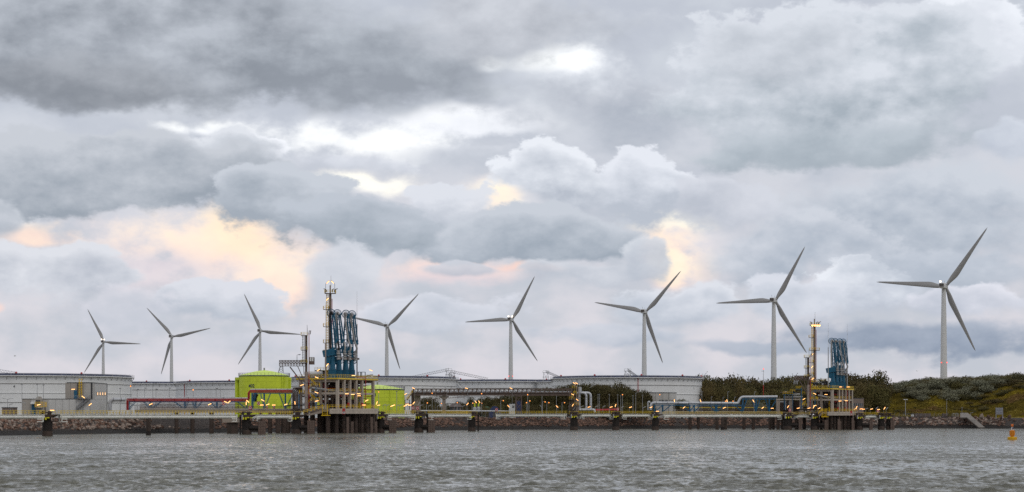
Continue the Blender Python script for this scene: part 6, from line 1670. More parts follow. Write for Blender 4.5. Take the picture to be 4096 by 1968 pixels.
def river_sign():
    d = 985
    t = thing('river_sign', P(3999, 1673, d), 'grey boarded sign on two posts seen from behind, below the hill', 'sign')
    for px in (3984.5, 4011): MB().b2(X(px, d) - .16, X(px, d) + .16, d + .1, d + .4, GROUND_Z - .5, Z(1630, d)).build('post', M_['board_grey'], t)
    n = 9
    for i in range(n):
        a, b = 3985.5 + 25 * i / n, 3985.5 + 25 * (i + 1) / n
        MB().b2(X(a, d) + .03, X(b, d) - .03, d - .05, d + .08, Z(1658, d), Z(1631, d)).build('board', M_['board_grey'], t)
    for y in (1640.5, 1650): MB().b2(X(3985, d), X(4011, d), d - .14, d - .06, Z(y + .6, d), Z(y - .6, d)).build('batten', M_['steel'], t)
river_sign()
for i, (px, y, s, mt) in enumerate(((3900, 1668, .9, 'rock'), (3927, 1667, 1.3, 'rock_pale'), (3953, 1668, 1.1, 'rock'), (4006, 1669, .8, 'rock'), (4037, 1670, 1.1, 'rock'))):
    o = bpy.data.objects.new('boulder', (RK if mt == 'rock' else RKP)[i % 4]); col.objects.link(o); o.location = (X(px, 988), 988, GROUND_Z + s * .5); o.scale = (s * 1.2, s, s); o.rotation_euler = (i * 1.1, i * .7, i * 2.0)
    tag(o, ['brown boulder right beside the slipway top', 'pale angular boulder between slipway and grey sign', 'brown boulder left of the grey sign', 'small boulder at the foot of the grey sign', 'brown boulder right of the grey sign'][i], 'boulder', 'boulders along the path below the hill')

# ------------------------------------------------------------------ buoy
def buoy():
    d = 8000 * 6.0 / (1759 - 1665); s = d / F
    c = Vector((X(4049, d), d, -.35))
    t = thing('navigation_buoy', c, 'yellow and orange navigation buoy with a cross topmark on the water', 'buoy')
    h = lambda y: (1759 - y) * s + .35
    auto_smooth(MB().lathe(c, [(18.6 * s, 0), (19 * s, .35), (19 * s, h(1749)), (17.5 * s, h(1747.5)), (6, h(1746.5)) if False else (8 * s, h(1746.5))], 28).build('float', M_['buoy_yellow'], t), 40)
    auto_smooth(MB().lathe(c, [(6.8 * s, h(1746.5)), (6.8 * s, h(1743))], 20).build('skirt', M_['buoy_orange'], t))
    m = MB(); bw = 9.3 * s
    m.lathe(c, [(bw, h(1743.5)), (bw * 1.02, h(1740)), (bw * 1.02, h(1724)), (bw * .8, h(1720.5))], 8); m.build('body', M_['buoy_orange'], t)
    for k in range(4):
        a = R(45 + 90 * k); m = MB(); m.box(c + Vector((math.cos(a) * bw, math.sin(a) * bw, (h(1741) + h(1723)) / 2)), (.12, .5, h(1723) - h(1741)), a); m.build('fin', M_['buoy_orange'], t)
    lant = MB()
    for sx, sy in ((-1, -1), (1, -1), (1, 1), (-1, 1)): lant.bar(c + Vector((sx * 4.6 * s, sy * 4.6 * s, h(1720.5))), c + Vector((sx * 2 * s, sy * 2 * s, h(1708))), .09)
    lant.build('lantern_cage', M_['rail_white'], t)
    MB().lathe(c + Vector((0, 0, h(1719))), [(.16, 0), (.2, .3), (.05, .5)], 10).build('lantern', M_['sign_white'], t)
    MB().b2(c.x - .1, c.x + .35, d - .3, d - .2, h(1715) - .35, h(1710) - .35).build('solar_panel', M_['navy'], t)
    m = MB(); q = c + Vector((0, 0, h(1701))); a = 4.2 * s
    MB().cyl(c + Vector((0, 0, h(1708))), q, .05, n=6).build('topmark_post', M_['buoy_orange'], t)
    m.bar(q + Vector((-a, 0, -a)), q + Vector((a, 0, a)), .22); m.bar(q + Vector((-a, 0.05, a)), q + Vector((a, 0.05, -a)), .22); m.build('cross_topmark', M_['orange'], t)
buoy()
def radio_mast():
    d = 1060; t = thing('radio_mast', P(3053.5, 1640, d), 'thin red and white radio mast in front of the right trees', 'mast')
    ys = [1650, 1590, 1540, 1500, 1476]
    for i in range(4): MB().cyl(P(3053.5, ys[i], d), P(3053.5, ys[i + 1], d), .28 - .05 * i, .25 - .05 * i, n=8).build('mast_section', M_[['red_dark', 'red_paint', 'rail_white', 'rail_white'][i]], t)
    MB().bar(P(3045, 1485, d), P(3056, 1484, d), .14).build('cross_arm', M_['steel'], t)
    piece(REDL, 'obstruction_light', P(3054, 1475.5, d), t)
radio_mast()

# ------------------------------------------------------------------ lifebuoy boxes
lb = thing('lifebuoy', (0, 0, 0), 'x', 'lifebuoy', 'red lifebuoys on the jetty railings')
MB().box((0, 0, 0), (1.1, .25, 1.35)).build('red_case', M_['red_paint'], lb)
m = MB()
for i in range(14):
    a, b = 2 * math.pi * i / 14, 2 * math.pi * (i + 1) / 14; m.bar((math.cos(a) * .36, -.2, math.sin(a) * .42), (math.cos(b) * .36, -.2, math.sin(b) * .42), .15)
m.build('white_ring', M_['sign_white'], lb)
MB().bar((0, .05, -.67), (0, .05, -1.8), .1).build('stand', M_['steel'], lb)
for i, (px, y, d, l) in enumerate(((894, 1613, 722, 'lifebuoy under the long run of dark red pipes'), (1001, 1631, 700, 'lifebuoy above the dolphin left of the green tank'), (1034, 1613, 723, 'lifebuoy inside the tall blue trestle'), (1652, 1632, 760, 'left of two lifebuoys below the pipe bridge abutment'), (1670, 1633, 770, 'right of two lifebuoys below the pipe bridge abutment'), (1986, 1639, 884, 'lifebuoy at the walkway end beside the rock mound'), (2471, 1637, 880, 'lifebuoy above the dolphin right of the grey pipe bends'), (3159, 1640, 893, 'lifebuoy left of the right platform'), (3512, 1646, 900, 'lifebuoy at the right end of the right jetty'))):
    place(lb, P(px, y, d), 0, l, 'red lifebuoys on the jetty railings', first=(i == 0))
# orange cones / barrels on the approach
for i, (px, l) in enumerate(((1068, 'left orange barrel on the approach bridge'), (1096, 'right orange barrel on the approach bridge'))):
    c = P(px, 1634, 726); t = thing('traffic_barrel', c, l, 'barrel', 'orange barrels on the approach bridge')
    auto_smooth(MB().lathe(c, [(.36, 0), (.4, .1), (.32, 1.1), (.2, 1.2)], 12).build('body', M_['orange'], t)); MB().lathe(c, [(.385, .5), (.37, .75)], 12).build('stripe', M_['sign_white'], t)
# ------------------------------------------------------------------ lamps
def lamp_proto(lit):
    r = thing('tube_lamp', (0, 0, 0), 'x', 'lamp')
    return r
HOUS = MB().box((0, .05, .16), (1.3, .28, .09)).mesh('lamp_housing'); HOUS.materials.append(M_['galv'])
HALO = MB().box((0, 0, -.01), (1.25, .18, .17)).mesh('amber_halo'); HALO.materials.append(M_['amber_halo'])  # weakly glowing box added around the tube to stand in for its orange halo
TUBE_L = MB().box((0, -.09, -.01), (1.2, .18, .10)).mesh('lit_tube'); TUBE_L.materials.append(M_['tube_lit'])
TUBE_O = MB().box((0, 0, 0), (1.6, .28, .13)).mesh('unlit_tube'); TUBE_O.materials.append(M_['tube_off'])
POLE1 = MB().cyl((0, 0, 0), (0, 0, 1), .055, n=6).mesh('lamp_post'); POLE1.materials.append(M_['galv'])
def tube_lamp(px, py, d, ang, ybase, label, group, lit=True, sc=1.0, post=True):
    q = P(px, py, d); L = 0.6 * sc
    a = R(ang)
    ex = -1 if ang >= 0 else 1                     # the post stands under the lower end
    if abs(ang) < 3: ex = 0
    foot = Vector((q.x + ex * L * math.cos(a), d + .15, Z(ybase, d))); top = q.z - (abs(math.sin(a)) * L if ex else 0)
    t = thing('tube_lamp', foot, label, 'lamp', group)
    h = piece(HOUS, 'lamp_housing', q, t, rot=(0, -a, 0), scale=(sc, 1, 1))
    piece(TUBE_L if lit else TUBE_O, 'lit_tube' if lit else 'unlit_tube', q + Vector((0, -.05, 0)), t, rot=(0, -a, 0), scale=(sc, 1, 1))
    if lit: piece(HALO, 'amber_halo', q, t, rot=(0, -a, 0), scale=(sc, 1, 1))
    if post and top > foot.z: piece(POLE1, 'lamp_post', foot, t, scale=(1, 1, top - foot.z))
    return t
def lamps(group, label, d, ybase, lst, lit=True, post=True):
    for k_, it in enumerate(lst):
        px, py, ang = it[:3]; dd = it[3] if len(it) > 3 else d
        tube_lamp(px, py, dd, ang, ybase, label[k_] if isinstance(label, list) else label, group, lit, post=post)
lamps('lit tube lamps on the pump building and lone dolphin', 'lit tube lamp on or just before the grey pump building', 697, 1640, [(293, 1557, 0, 716), (333, 1588, -35, 712), (155, 1619, 14, 696), (361, 1618, 40, 711)], post=False)
tube_lamp(209, 1641, 606, 0, 1652, 'lit tube lamp on top of the lone dolphin', 'lit tube lamps on dolphins')
tube_lamp(2630, 1645, 875, 0, 1655, 'lit tube lamp on the dolphin below the grey pipe elbow', 'lit tube lamps on dolphins')
lamps('lit tube lamps under the dark red pipes', 'lit tube lamp on a pole under the dark red pipes', 716, 1637, [(603, 1617, 25), (839, 1617, 25), (903, 1608, -25), (916, 1608, 40), (991, 1605, -40), (985, 1613, 88), (1051, 1601, -30), (1047, 1620, 0), (1071, 1618, 20), (1095, 1620, 0), (1143, 1618, 20), (1180, 1612, -85)])
lamps('lit tube lamps on the left platform', ['lit tube lamp on the raking strut left of the grey tower', 'lit tube lamp at the upper deck edge above the zigzag stair', 'lit tube lamp on the pipe manifold of the left upper deck', 'lit tube lamp at the middle landing of the left zigzag stair',
    'lit tube lamp at the lower landing of the left zigzag stair', 'lit tube lamp below the counterweight of the leftmost loading arm', 'leftmost of four lit lamps under the middle beam, left platform', 'second of four lit lamps under the middle beam, left platform', 'upper of the right pair of lamps under the middle beam, left platform', 'lower of the right pair of lamps under the middle beam, left platform',
    'lit tube lamp at the foot of the left loading arms', 'lit lamp on a bent post at the right corner of the left upper deck', 'tilted lit lamp between the two rightmost columns of the left platform', 'lit lamp at the lower railing, right part of the left platform'], 707, 1634, [(1208, 1540, 20), (1267, 1510, -20), (1274, 1480, 30, 722), (1266, 1570, -20), (1267, 1604, 10), (1309, 1460, 50), (1387, 1575, 0, 713), (1411, 1578, 0, 716), (1435, 1575, 0, 722), (1436, 1583, 0, 724), (1414, 1502, 0, 716), (1483, 1481, -20, 736), (1467, 1602, 25, 724), (1456, 1620, 0, 714)], post=False)
lamps('lit tube lamps on the tall tower top', 'lit tube lamp crowning the tall slim tower', 722, 1172, [(1311.5, 1128.5, 45), (1330.5, 1129, -45), (1310, 1197, 45)], post=False)
m = MB()
for s, px in ((1, 1302.5), (-1, 1339)):
    t = thing('lamp_arm', P(px, 1172, 722), ['right', 'left'][s > 0] + ' curved lamp post on top of the tall slim tower', 'lamp post', 'lamp posts of the tower top')
    MB().pipe([P(px, 1172, 722), P(px, 1136, 722), P(px + s * 15, 1121, 722)], .07, n=6).build('bent_post', M_['steel_brown'], t)
    MB().box(P(px, 1172, 722), (.4, .4, .2)).build('foot', M_['steel'], t)
lamps('lit tube lamps right of the left platform', 'lit tube lamp on a pole before the lower green tank', 765, 1640, [(1507, 1611.5, 70), (1514, 1621, 10), (1574, 1621, 15), (1568, 1624, 20), (1621, 1623, 20), (1640, 1620.6, 10), (1655, 1612, 50), (1629, 1617, 0), (1623, 1576, 30, 899)])
lamps('lit tube lamps around the pipe bridge', 'lit tube lamp on or below the long pipe bridge', 898, 1645, [(1654, 1553, -30), (1866, 1553, -15, 899), (2044, 1553, -25, 905), (1870, 1616, 45), (1903, 1607.5, -55), (1917, 1607.5, -60), (2034, 1625, -45)])
lamps('lit tube lamps at the pipe risers', 'lit tube lamp on the yellow stair tower by the pipe bends', 900, 1640, [(2297, 1533, -35), (2306, 1533, -35), (2290.6, 1577.6, -25), (2309, 1599, -40), (2291, 1620.6, 60), (2356, 1628, 20)], post=False)
lamps('lit tube lamps before the dark trees', 'lit tube lamp on a short pole before the dark trees', 900, 1648, [(2228, 1626, -45), (2444.5, 1628, 20), (2462, 1622, 70), (2522, 1629, 20), (2604, 1629, 20)])
lamps('lit tube lamps along the silver pipeline', 'lit tube lamp on a pole along the silver pipeline', 906, 1650, [(2697.6, 1603, -80), (2802, 1603, -70), (2908, 1603, -80), (2736, 1630, 40), (2897, 1631, 25), (3013.6, 1604, -60), (3051, 1631, 40)])
lamps('lit tube lamps of the right platform', 'lit tube lamp on or before the right loading platform', 886, 1646, [(3089, 1633, 0), (3152, 1627, 55), (3193, 1632.6, 15), (3216, 1596, 30), (3236, 1632.6, 15), (3254.7, 1628, 65), (3260, 1622, 0), (3276.5, 1633, 25), (3259, 1575, -25), (3249, 1418.5, 50, 903), (3248, 1468, 50, 903), (3251, 1515, 35, 903), (3362.6, 1547.7, 0, 892), (3393, 1547.7, 0, 898), (3360, 1604, 0, 897), (3385, 1602.7, 0, 900), (3304, 1578, 0)], post=False)
lamps('lit tube lamps at the right jetty end', 'lit tube lamp on a pole at the right end of the right jetty', 915, 1652, [(3426, 1629.6, 60), (3444, 1635.6, 10), (3453.5, 1637, 5), (3486, 1636, 15), (3514, 1638, 5), (3538, 1633, 55), (3421, 1636, 10)])
# unlit ones
lamps('unlit tube lamps before the green tank', 'unlit grey tube lamp on a thin pole before the lower green tank', 770, 1640, [(1538, 1620, 22), (1550, 1621, 22), (1592, 1622, 22), (1604, 1621, 22), (1676, 1615, 50), (1685, 1622, 22)], lit=False)
lamps('unlit tube lamps below the pipe bridge', 'unlit grey tube lamp on a thin pole below the pipe bridge', 900, 1645, [(1719, 1622, 25), (1754, 1623, 25), (1789, 1623, 25), (1823, 1622, 30), (1855, 1624, 22), (1691, 1552, -32), (1736, 1552, -32), (1783, 1552, -32)], lit=False)
lamps('unlit tube lamps before the dark trees', 'unlit grey tube lamp on a pole before the dark trees', 905, 1648, [(2163, 1625, -45), (2279, 1621, 50), (2329, 1626, 25), (2387, 1626, 25), (2416, 1626, 30), (2490, 1628, 25), (2578, 1629, 25)], lit=False)
lamps('unlit tube lamps at the right jetty end', 'unlit grey tube lamp at the right end of the right jetty', 920, 1652, [(3466, 1635, 15), (3508, 1632, 45), (3548, 1634, 50), (3136, 1628, 45)], lit=False)
lamps('unlit tube lamps by the pump building', 'unlit grey tube lamp on a pole beside the pump building', 700, 1645, [(44, 1618, 15), (96, 1611, -20)], lit=False)

# street lamps with a single head on tall poles
def pole_lamp(px, ytop, d, ybase, label, group, kind='head', lit=False, reach=0.0):
    a, b = P(px, ybase, d), P(px, ytop, d)
    t = thing('street_lamp', a, label, 'street lamp', group)
    MB().cyl(a, b, .11, .08, n=8).build('pole', M_['galv'], t)
    h = b + Vector((reach, 0, .1))
    if reach: MB().pipe([b + Vector((0, 0, -.3)), b + Vector((0, 0, .15)), h + Vector((0, 0, .15))], .06, n=6).build('arm', M_['galv'], t)
    MB().box(h + Vector((0, 0, .12)), (.75, .45, .28)).build('lamp_head', M_['steel'], t)
    if lit: MB().ball(h + Vector((0, -.28, -.08)), .22, 10, 6).build('lit_bulb', M_['sodium'], t)
    return t
G = 'unlit lamp poles before the white tanks'
for px, y in ((88, 1541), (149, 1540), (174, 1542), (481, 1556)): pole_lamp(px, y, 760, 1650, 'unlit lamp pole rising before the white tank numbered 4', G)
for px, y in ((579, 1555), (677, 1555), (864, 1556), (549, 1560), (624, 1559)): pole_lamp(px, y, 780, 1650, 'unlit lamp pole behind the long run of red pipes', 'unlit lamp poles behind the red pipes', reach=.3)
for px, y in ((747, 1538), (881, 1536), (611, 1535)): pole_lamp(px, y, 745, 1640, 'tall thin lamp pole rising through the dark red pipes', 'tall thin lamp poles at the red pipes', reach=1.2 if px < 800 else -.8)
for px, y in ((523, 1545), (773, 1560)): pole_lamp(px, y, 770, 1650, 'lamp pole with a small orange lit lamp behind the red pipes', 'orange lit lamp poles behind the red pipes', lit=True)
for px, y in ((1515, 1568), (1587, 1568)): pole_lamp(px, y, 850, 1645, 'lamp pole before the lower green tank', 'lamp poles before the lower green tank', lit=px < 1550)
for px, y in ((1728.7, 1573), (1926.6, 1575), (2110.6, 1579)): pole_lamp(px, y, 893, 1650, 'tall pole with orange lamp before the long pipe bridge', 'orange lamp poles before the pipe bridge', lit=True)
for px, y, rc in ((1706, 1612, .4), (1766, 1614, 0), (1829, 1611, 0), (1888, 1613, .4), (1927, 1613, 0), (2003, 1603, 1.2), (2106, 1611, 0), (2116, 1604, .4), (2170, 1608, 1.2), (2187, 1611, 1.0), (2248, 1611, 1.2)): pole_lamp(px, y, 930, 1655, 'short street lamp with orange light under the pipe bridge', 'short orange street lamps in the middle', lit=True, reach=rc)
pole_lamp(2490, 1579, 930, 1655, 'orange lamp on a tall pole before the dark trees', None, lit=True)
for px, y in ((2168, 1579), (2226, 1579), (2392, 1580), (2398, 1579), (2437, 1580), (2471, 1581), (2483, 1584), (2532, 1584), (2543, 1575), (2570, 1582)): pole_lamp(px, y, 935, 1655, 'unlit tall lamp pole before the dark trees', 'unlit lamp poles before the dark trees')
pole_lamp(2639, 1579, 960, 1655, 'orange lamp on a pole before the beige office building', None, lit=True)
pole_lamp(2808, 1569, 960, 1655, 'lamp pole at the right edge of tank 1', None, lit=False)
for px, y in ((2902, 1605), (2932, 1605)): pole_lamp(px, y, 965, 1655, 'short orange lamp behind the silver pipeline', 'short orange lamps behind the silver pipeline', lit=True)
for px, y in ((2911, 1569), (3018, 1569), (2892, 1590), (2938, 1590), (2845, 1589)): pole_lamp(px, y, 968, 1655, 'unlit lamp pole before the right tree belt', 'unlit lamp poles before the right trees', reach=.4)
# lamps below the hill
def twin_lamp():
    d = 1042; t = thing('street_lamp', P(3622, 1660, d), 'tall twin-headed lamp post below the hill', 'street lamp')
    MB().cyl(P(3622, 1662, d), P(3622, 1600, d), .2, .13, n=8).build('pole', M_['galv'], t)
    MB().bar(P(3617, 1599, d), P(3628, 1599, d), .12).build('cross_arm', M_['galv'], t)
    for px in (3618, 3627): MB().box(P(px, 1598, d), (.9, .5, .3)).build('lamp_head', M_['sign_white'], t)
twin_lamp()
pole_lamp(3787, 1600, 1044, 1662, 'single thin lamp post below the middle of the hill', None)
pole_lamp(3848, 1632, 1040, 1658, 'short thin pole at the head of the slipway', None)
pole_lamp(3883, 1652, 1020, 1668, 'small bent lamp right of the slipway', None, reach=.9)
def forked_lamp():
    d = 760; t = thing('street_lamp', P(30, 1660, d), 'fork-shaped twin street lamp at the far left', 'street lamp')
    MB().cyl(P(30, 1660, d), P(30, 1598, d), .12, .09, n=8).build('pole', M_['galv'], t)
    for s in (-1, 1): MB().pipe([P(30, 1598, d), P(30 + s * 10, 1594, d), P(30 + s * 22, 1593, d)], .09, n=6).build('arm', M_['galv'], t)
forked_lamp()
pole_lamp(1188, 1421, 716, 1442, 'small lamp above the lattice gangway of the left platform', None, reach=.9)
# ------------------------------------------------------------------ vegetation
def leaf_material(name, c1, c2, c3):
    m = bpy.data.materials.new(name); m.use_nodes = True; t = m.node_tree; b = t.nodes['Principled BSDF']
    geo = t.nodes.new('ShaderNodeNewGeometry'); oi = t.nodes.new('ShaderNodeObjectInfo')
    f = smooth_node(t, geo.outputs['Random Per Island'], 0, 1)
    c = mix_node(t, f, (*c1, 1), (*c2, 1))
    c = mix_node(t, smooth_node(t, oi.outputs['Random'], 0.2, 1.0, 0, .65), c, (*c3, 1))
    t.links.new(c, b.inputs['Base Color']); b.inputs['Roughness'].default_value = 0.75; b.inputs['Specular IOR Level'].default_value = .25
    MATS[name] = m; return m
leaf_material('leaf_dark', (0.040, 0.035, 0.011), (0.100, 0.088, 0.028), (0.085, 0.060, 0.022))
leaf_material('leaf_mid', (0.060, 0.054, 0.016), (0.150, 0.130, 0.040), (0.130, 0.088, 0.032))
leaf_material('leaf_silver', (0.11, 0.112, 0.068), (0.27, 0.270, 0.185), (0.15, 0.135, 0.08))
leaf_material('leaf_olive', (0.10, 0.082, 0.018), (0.20, 0.155, 0.032), (0.15, 0.095, 0.03))
def patchy_grass():
    m = bpy.data.materials.new('patchy_grass'); m.use_nodes = True; t = m.node_tree; b = t.nodes['Principled BSDF']
    geo = t.nodes.new('ShaderNodeNewGeometry')
    def nz(sc, det, off):
        mp = t.nodes.new('ShaderNodeMapping'); mp.inputs['Location'].default_value = off; t.links.new(geo.outputs['Position'], mp.inputs[0])
        n = t.nodes.new('ShaderNodeTexNoise'); n.inputs['Scale'].default_value = sc; n.inputs['Detail'].default_value = det; n.inputs['Roughness'].default_value = .6; t.links.new(mp.outputs[0], n.inputs['Vector']); return n.outputs[0]
    c = mix_node(t, smooth_node(t, nz(.09, 5, (0, 0, 0)), .38, .60), (0.11, 0.084, 0.016, 1), (0.22, 0.165, 0.028, 1))
    c = mix_node(t, smooth_node(t, nz(.045, 4, (40, 7, 3)), .53, .64, 0, .85), c, (0.30, 0.225, 0.02, 1))
    c = mix_node(t, smooth_node(t, nz(.06, 4, (9, 70, 5)), .56, .66, 0, .8), c, (0.21, 0.125, 0.055, 1))
    c = mix_node(t, smooth_node(t, geo.outputs['Random Per Island'],   .55, 1.0, 0, .4), c, (0.085, 0.066, 0.015, 1))
    t.links.new(c, b.inputs['Base Color']); b.inputs['Roughness'].default_value = .95; b.inputs['Specular IOR Level'].default_value = .1
    MATS['patchy_grass'] = m
patchy_grass()
def leaf_cloud(seed, lobes, nleaf, size):
    """crown of leaf faces spread through and over several lobes; lobes: (x,y,z,rx,ry,rz)"""
    r = np.random.default_rng(seed)
    w = np.array([l[3] * l[4] for l in lobes]); w = w / w.sum()
    V_, F_ = [], []
    idx = r.choice(len(lobes), nleaf, p=w)
    for k in range(nleaf):
        l = lobes[idx[k]]; v = r.normal(size=3); v /= np.linalg.norm(v)
        rad = (0.62 + .42 * r.random()) * (1 + .18 * math.sin(v[0] * 7 + seed) * math.sin(v[2] * 6 + v[1] * 5))
        c = np.array(l[:3]) + v * rad * np.array(l[3:6])
        n = v * .7 + r.normal(size=3) * .55; n /= np.linalg.norm(n)
        a = np.cross(n, [.3, .2, 1.0]); a /= np.linalg.norm(a); b = np.cross(n, a)
        s = size * (.6 + .8 * r.random()); th = r.random() * 6.28
        a, b = a * math.cos(th) + b * math.sin(th), b * math.cos(th) - a * math.sin(th)
        o = len(V_)
        V_ += [c - a * s, c + b * s * .55 - n * s * .15, c + a * s, c - b * s * .55 - n * s * .15]; F_.append((o, o + 1, o + 2, o + 3))
    return V_, F_
def tree_meshes(seed, kind):
    r = np.random.default_rng(seed)
    h = 1.0; lobes = []
    nl = 12 if kind == 'tree' else 7
    for i in range(nl):
        a = r.random() * 6.28; q = .34 * math.sqrt(r.random())
        if kind == 'tree':
            z = (.26 + .2 * r.random()) if i < 4 else (.46 + .36 * r.random()); rr = .15 + .10 * r.random()
            lobes.append((q * math.cos(a), q * math.sin(a), z, rr * 1.2, rr * 1.2, rr))
        else:
            z = .22 + .42 * r.random(); rr = .20 + .14 * r.random()
            lobes.append((q * 1.8 * math.cos(a), q * 1.8 * math.sin(a), z, rr * 1.35, rr * 1.35, rr))
    V_, F_ = leaf_cloud(seed, lobes, 2300 if kind == 'tree' else 1300, .027 if kind == 'tree' else .042)
    me = bpy.data.meshes.new('crown'); me.from_pydata([tuple(v) for v in V_], [], F_)
    tb = MB(); tb.tube([(0, 0, -.05), (.01, 0, .2), (.0, .01, .5), (.02, 0, .75)], [.03, .022, .014, .005], n=7)
    for l in lobes[:5]: tb.tube([(0, 0, .2 + .1 * r.random()), (l[0] * .5, l[1] * .5, (.25 + l[2]) / 2), (l[0], l[1], l[2])], [.012, .008, .003], n=5)
    tm = tb.mesh('trunk'); tm.materials.append(M_['bark'])
    return me, tm
TREES = [tree_meshes(100 + i, 'tree') for i in range(6)]
SHRUBS = [tree_meshes(200 + i, 'shrub') for i in range(6)]
_cv = {}
def crown_of(me, mat):
    k = (me.name, mat)
    if k not in _cv:
        c = me.copy(); c.materials.clear(); c.materials.append(M_[mat]); _cv[k] = c
    return _cv[k]
def plant(name, pair, loc, h, w, mat, label, cat, group):
    o = bpy.data.objects.new(name, None); col.objects.link(o); o.location = loc; tag(o, label, cat, group); OFF[o.name] = Vector((0, 0, 0))
    rz = rng.random() * 6.28
    for me, nm in ((crown_of(pair[0], mat), 'crown'), (pair[1], 'trunk')):
        piece(me, nm, (0, 0, 0), o, rz, scale=(w, w, h))
    return o
def tree(px, d, ytop, wpx, mat, label, group, gz=GROUND_Z):
    w = wpx * d / F * 1.15; h = (Z(ytop, d) - gz) / .86
    return plant('broadleaf_tree', TREES[rng.integers(6)], (X(px, d), d, gz), h, max(w, h * .62), mat, label, 'tree', group)
# tree belt in the middle: between pipe bridge and beige office
def belt_label(px, row):
    for lim, w in ((1760, 'between the pipe bridge abutment and its concrete pier'), (1830, 'beside the brown-roofed bungalow'), (1960, 'behind the two small silos'), (2060, 'behind the blue arched shed'), (2170, 'behind the blue container'), (2290, 'left of the yellow stair tower'), (2390, 'behind the grey pipe bends'), (2500, 'right of the grey pipe bends'), (9999, 'just left of the beige office')):
        if px < lim: return ('far ' if row else 'near ') + 'dark tree ' + w
prof = [(1690, 1600), (1705, 1592), (1735, 1598), (1765, 1612), (1800, 1602), (1850, 1606), (1880, 1600), (1915, 1594), (1945, 1588), (1985, 1592), (2025, 1584), (2065, 1578), (2110, 1574), (2160, 1566), (2215, 1556), (2250, 1543), (2280, 1545), (2320, 1545), (2340, 1541), (2390, 1541), (2430, 1548), (2470, 1551), (2500, 1551), (2530, 1556), (2560, 1566), (2590, 1570)]
px = 1688.0
while px < 2600:
    y = float(np.interp(px, [p[0] for p in prof], [p[1] for p in prof]))
    for row in range(2 if y < 1598 else 1):
        tree(px + rng.normal(0, 5), 985 + row * 12 + rng.normal(0, 3), y + rng.normal(3, 5) + (0 if row else 8), 46 if y < 1580 else 36, 'leaf_dark', belt_label(px, row), belt_label(px, row) + ' group')
    px += 15 if y < 1580 else 15
px = 1692.0
while px < 2595:
    d = 962 + rng.normal(0, 3); y = max(1612.0, float(np.interp(px, [p[0] for p in prof], [p[1] for p in prof])) + 18) + rng.normal(0, 5)
    if not (1768 < px < 1786 or 1795 < px < 1850 or 2030 < px < 2090):
        lb_ = 'low green bush ' + belt_label(px, 0)[15:]
        plant('green_bush', SHRUBS[rng.integers(6)], (X(px, d), d, GROUND_Z - .2), (Z(y, d) - GROUND_Z) * 1.15, 5.5, 'leaf_dark' if rng.random() < .6 else 'leaf_mid', lb_, 'bush', lb_ + ' group')
    px += 17
for px, y in ((2725, 1600), (2742, 1605), (2716, 1607)): tree(px, 960, y, 22, 'leaf_dark', 'small dark tree right of the beige office building', 'small trees by the beige office')
# right belt: behind the silver pipeline up to the hill
prof = [(2800, 1512), (2818, 1506), (2840, 1512), (2870, 1517), (2905, 1520), (2935, 1514), (2960, 1516), (2985, 1524), (3005, 1516), (3030, 1530), (3060, 1527), (3110, 1521), (3160, 1514), (3200, 1518), (3250, 1526), (3300, 1530), (3380, 1512), (3410, 1500), (3445, 1503), (3470, 1516), (3500, 1508), (3520, 1508), (3545, 1524)]
def rb_label(px, row):
    for lim, w in ((2880, 'next to tank 1'), (2990, 'above the silver pipeline'), (3085, 'by the radio mast'), (3180, 'left of the right platform towers'), (3300, 'behind the right platform towers'), (3400, 'behind the right loading arms'), (3480, 'above the brown brick building'), (9999, 'where the hill begins')):
        if px < lim: return ['skyline tree ', 'middle row tree ', 'front row tree '][row] + w
px = 2806.0
while px < 3550:
    y = float(np.interp(px, [p[0] for p in prof], [p[1] for p in prof]))
    for row in range(3):
        d = 1120 - row * 30
        tree(px + rng.normal(0, 6), d + rng.normal(0, 5), y + row * 22 + rng.normal(0, 5), 52 - 6 * row, ['leaf_dark', 'leaf_dark', 'leaf_mid'][row] if rng.random() < .8 else 'leaf_mid', rb_label(px, row), rb_label(px, row) + ' group')
    px += 24
for px, y in ((2830, 1597), (2850, 1595), (2870, 1600), (3030, 1575), (2990, 1585)):
    plant('silvery_bush', SHRUBS[rng.integers(6)], (X(px, 1000), 1000, GROUND_Z), (Z(y, 1000) - GROUND_Z), 5.5, 'leaf_silver', 'silvery bush at the foot of the right trees', 'bush', 'silvery bushes at the foot of the right trees')

# ------------------------------------------------------------------ the hill
HX = lambda px, d: X(px, d)
def hill_height(x, y):
    px = 2048 + F * x / y
    d = y
    ridge = np.interp(px, [3300, 3380, 3460, 3540, 3600, 3700, 3900, 4100, 4300, 4600, 5200, 6500], [0, 2.5, 8, 13.5, 16, 18, 19, 19.5, 20, 20, 18, 10])
    base = np.interp(px, [3300, 3450, 3600, 3900, 4000, 4100, 4300, 6500], [1060, 1056, 1052, 1052, 1035, 1015, 1005, 1005])
    u = (d - base) / 75.0
    s = np.clip(u, 0, 1); s = s * s * (3 - 2 * s) * .55 + .45 * np.clip(u, 0, 1)
    back = np.clip(1 - (d - base - 150) / 260.0, 0, 1)
    nz = 0.9 * np.sin(x * .055 + 1.3) * np.sin(y * .06) + .5 * np.sin(x * .15 + y * .11) + .3 * np.sin(x * .31 - y * .27)
    return ridge * s * np.minimum(1, back) + nz * np.clip(s * 2, 0, 1) * .9 * (ridge / 22.0)
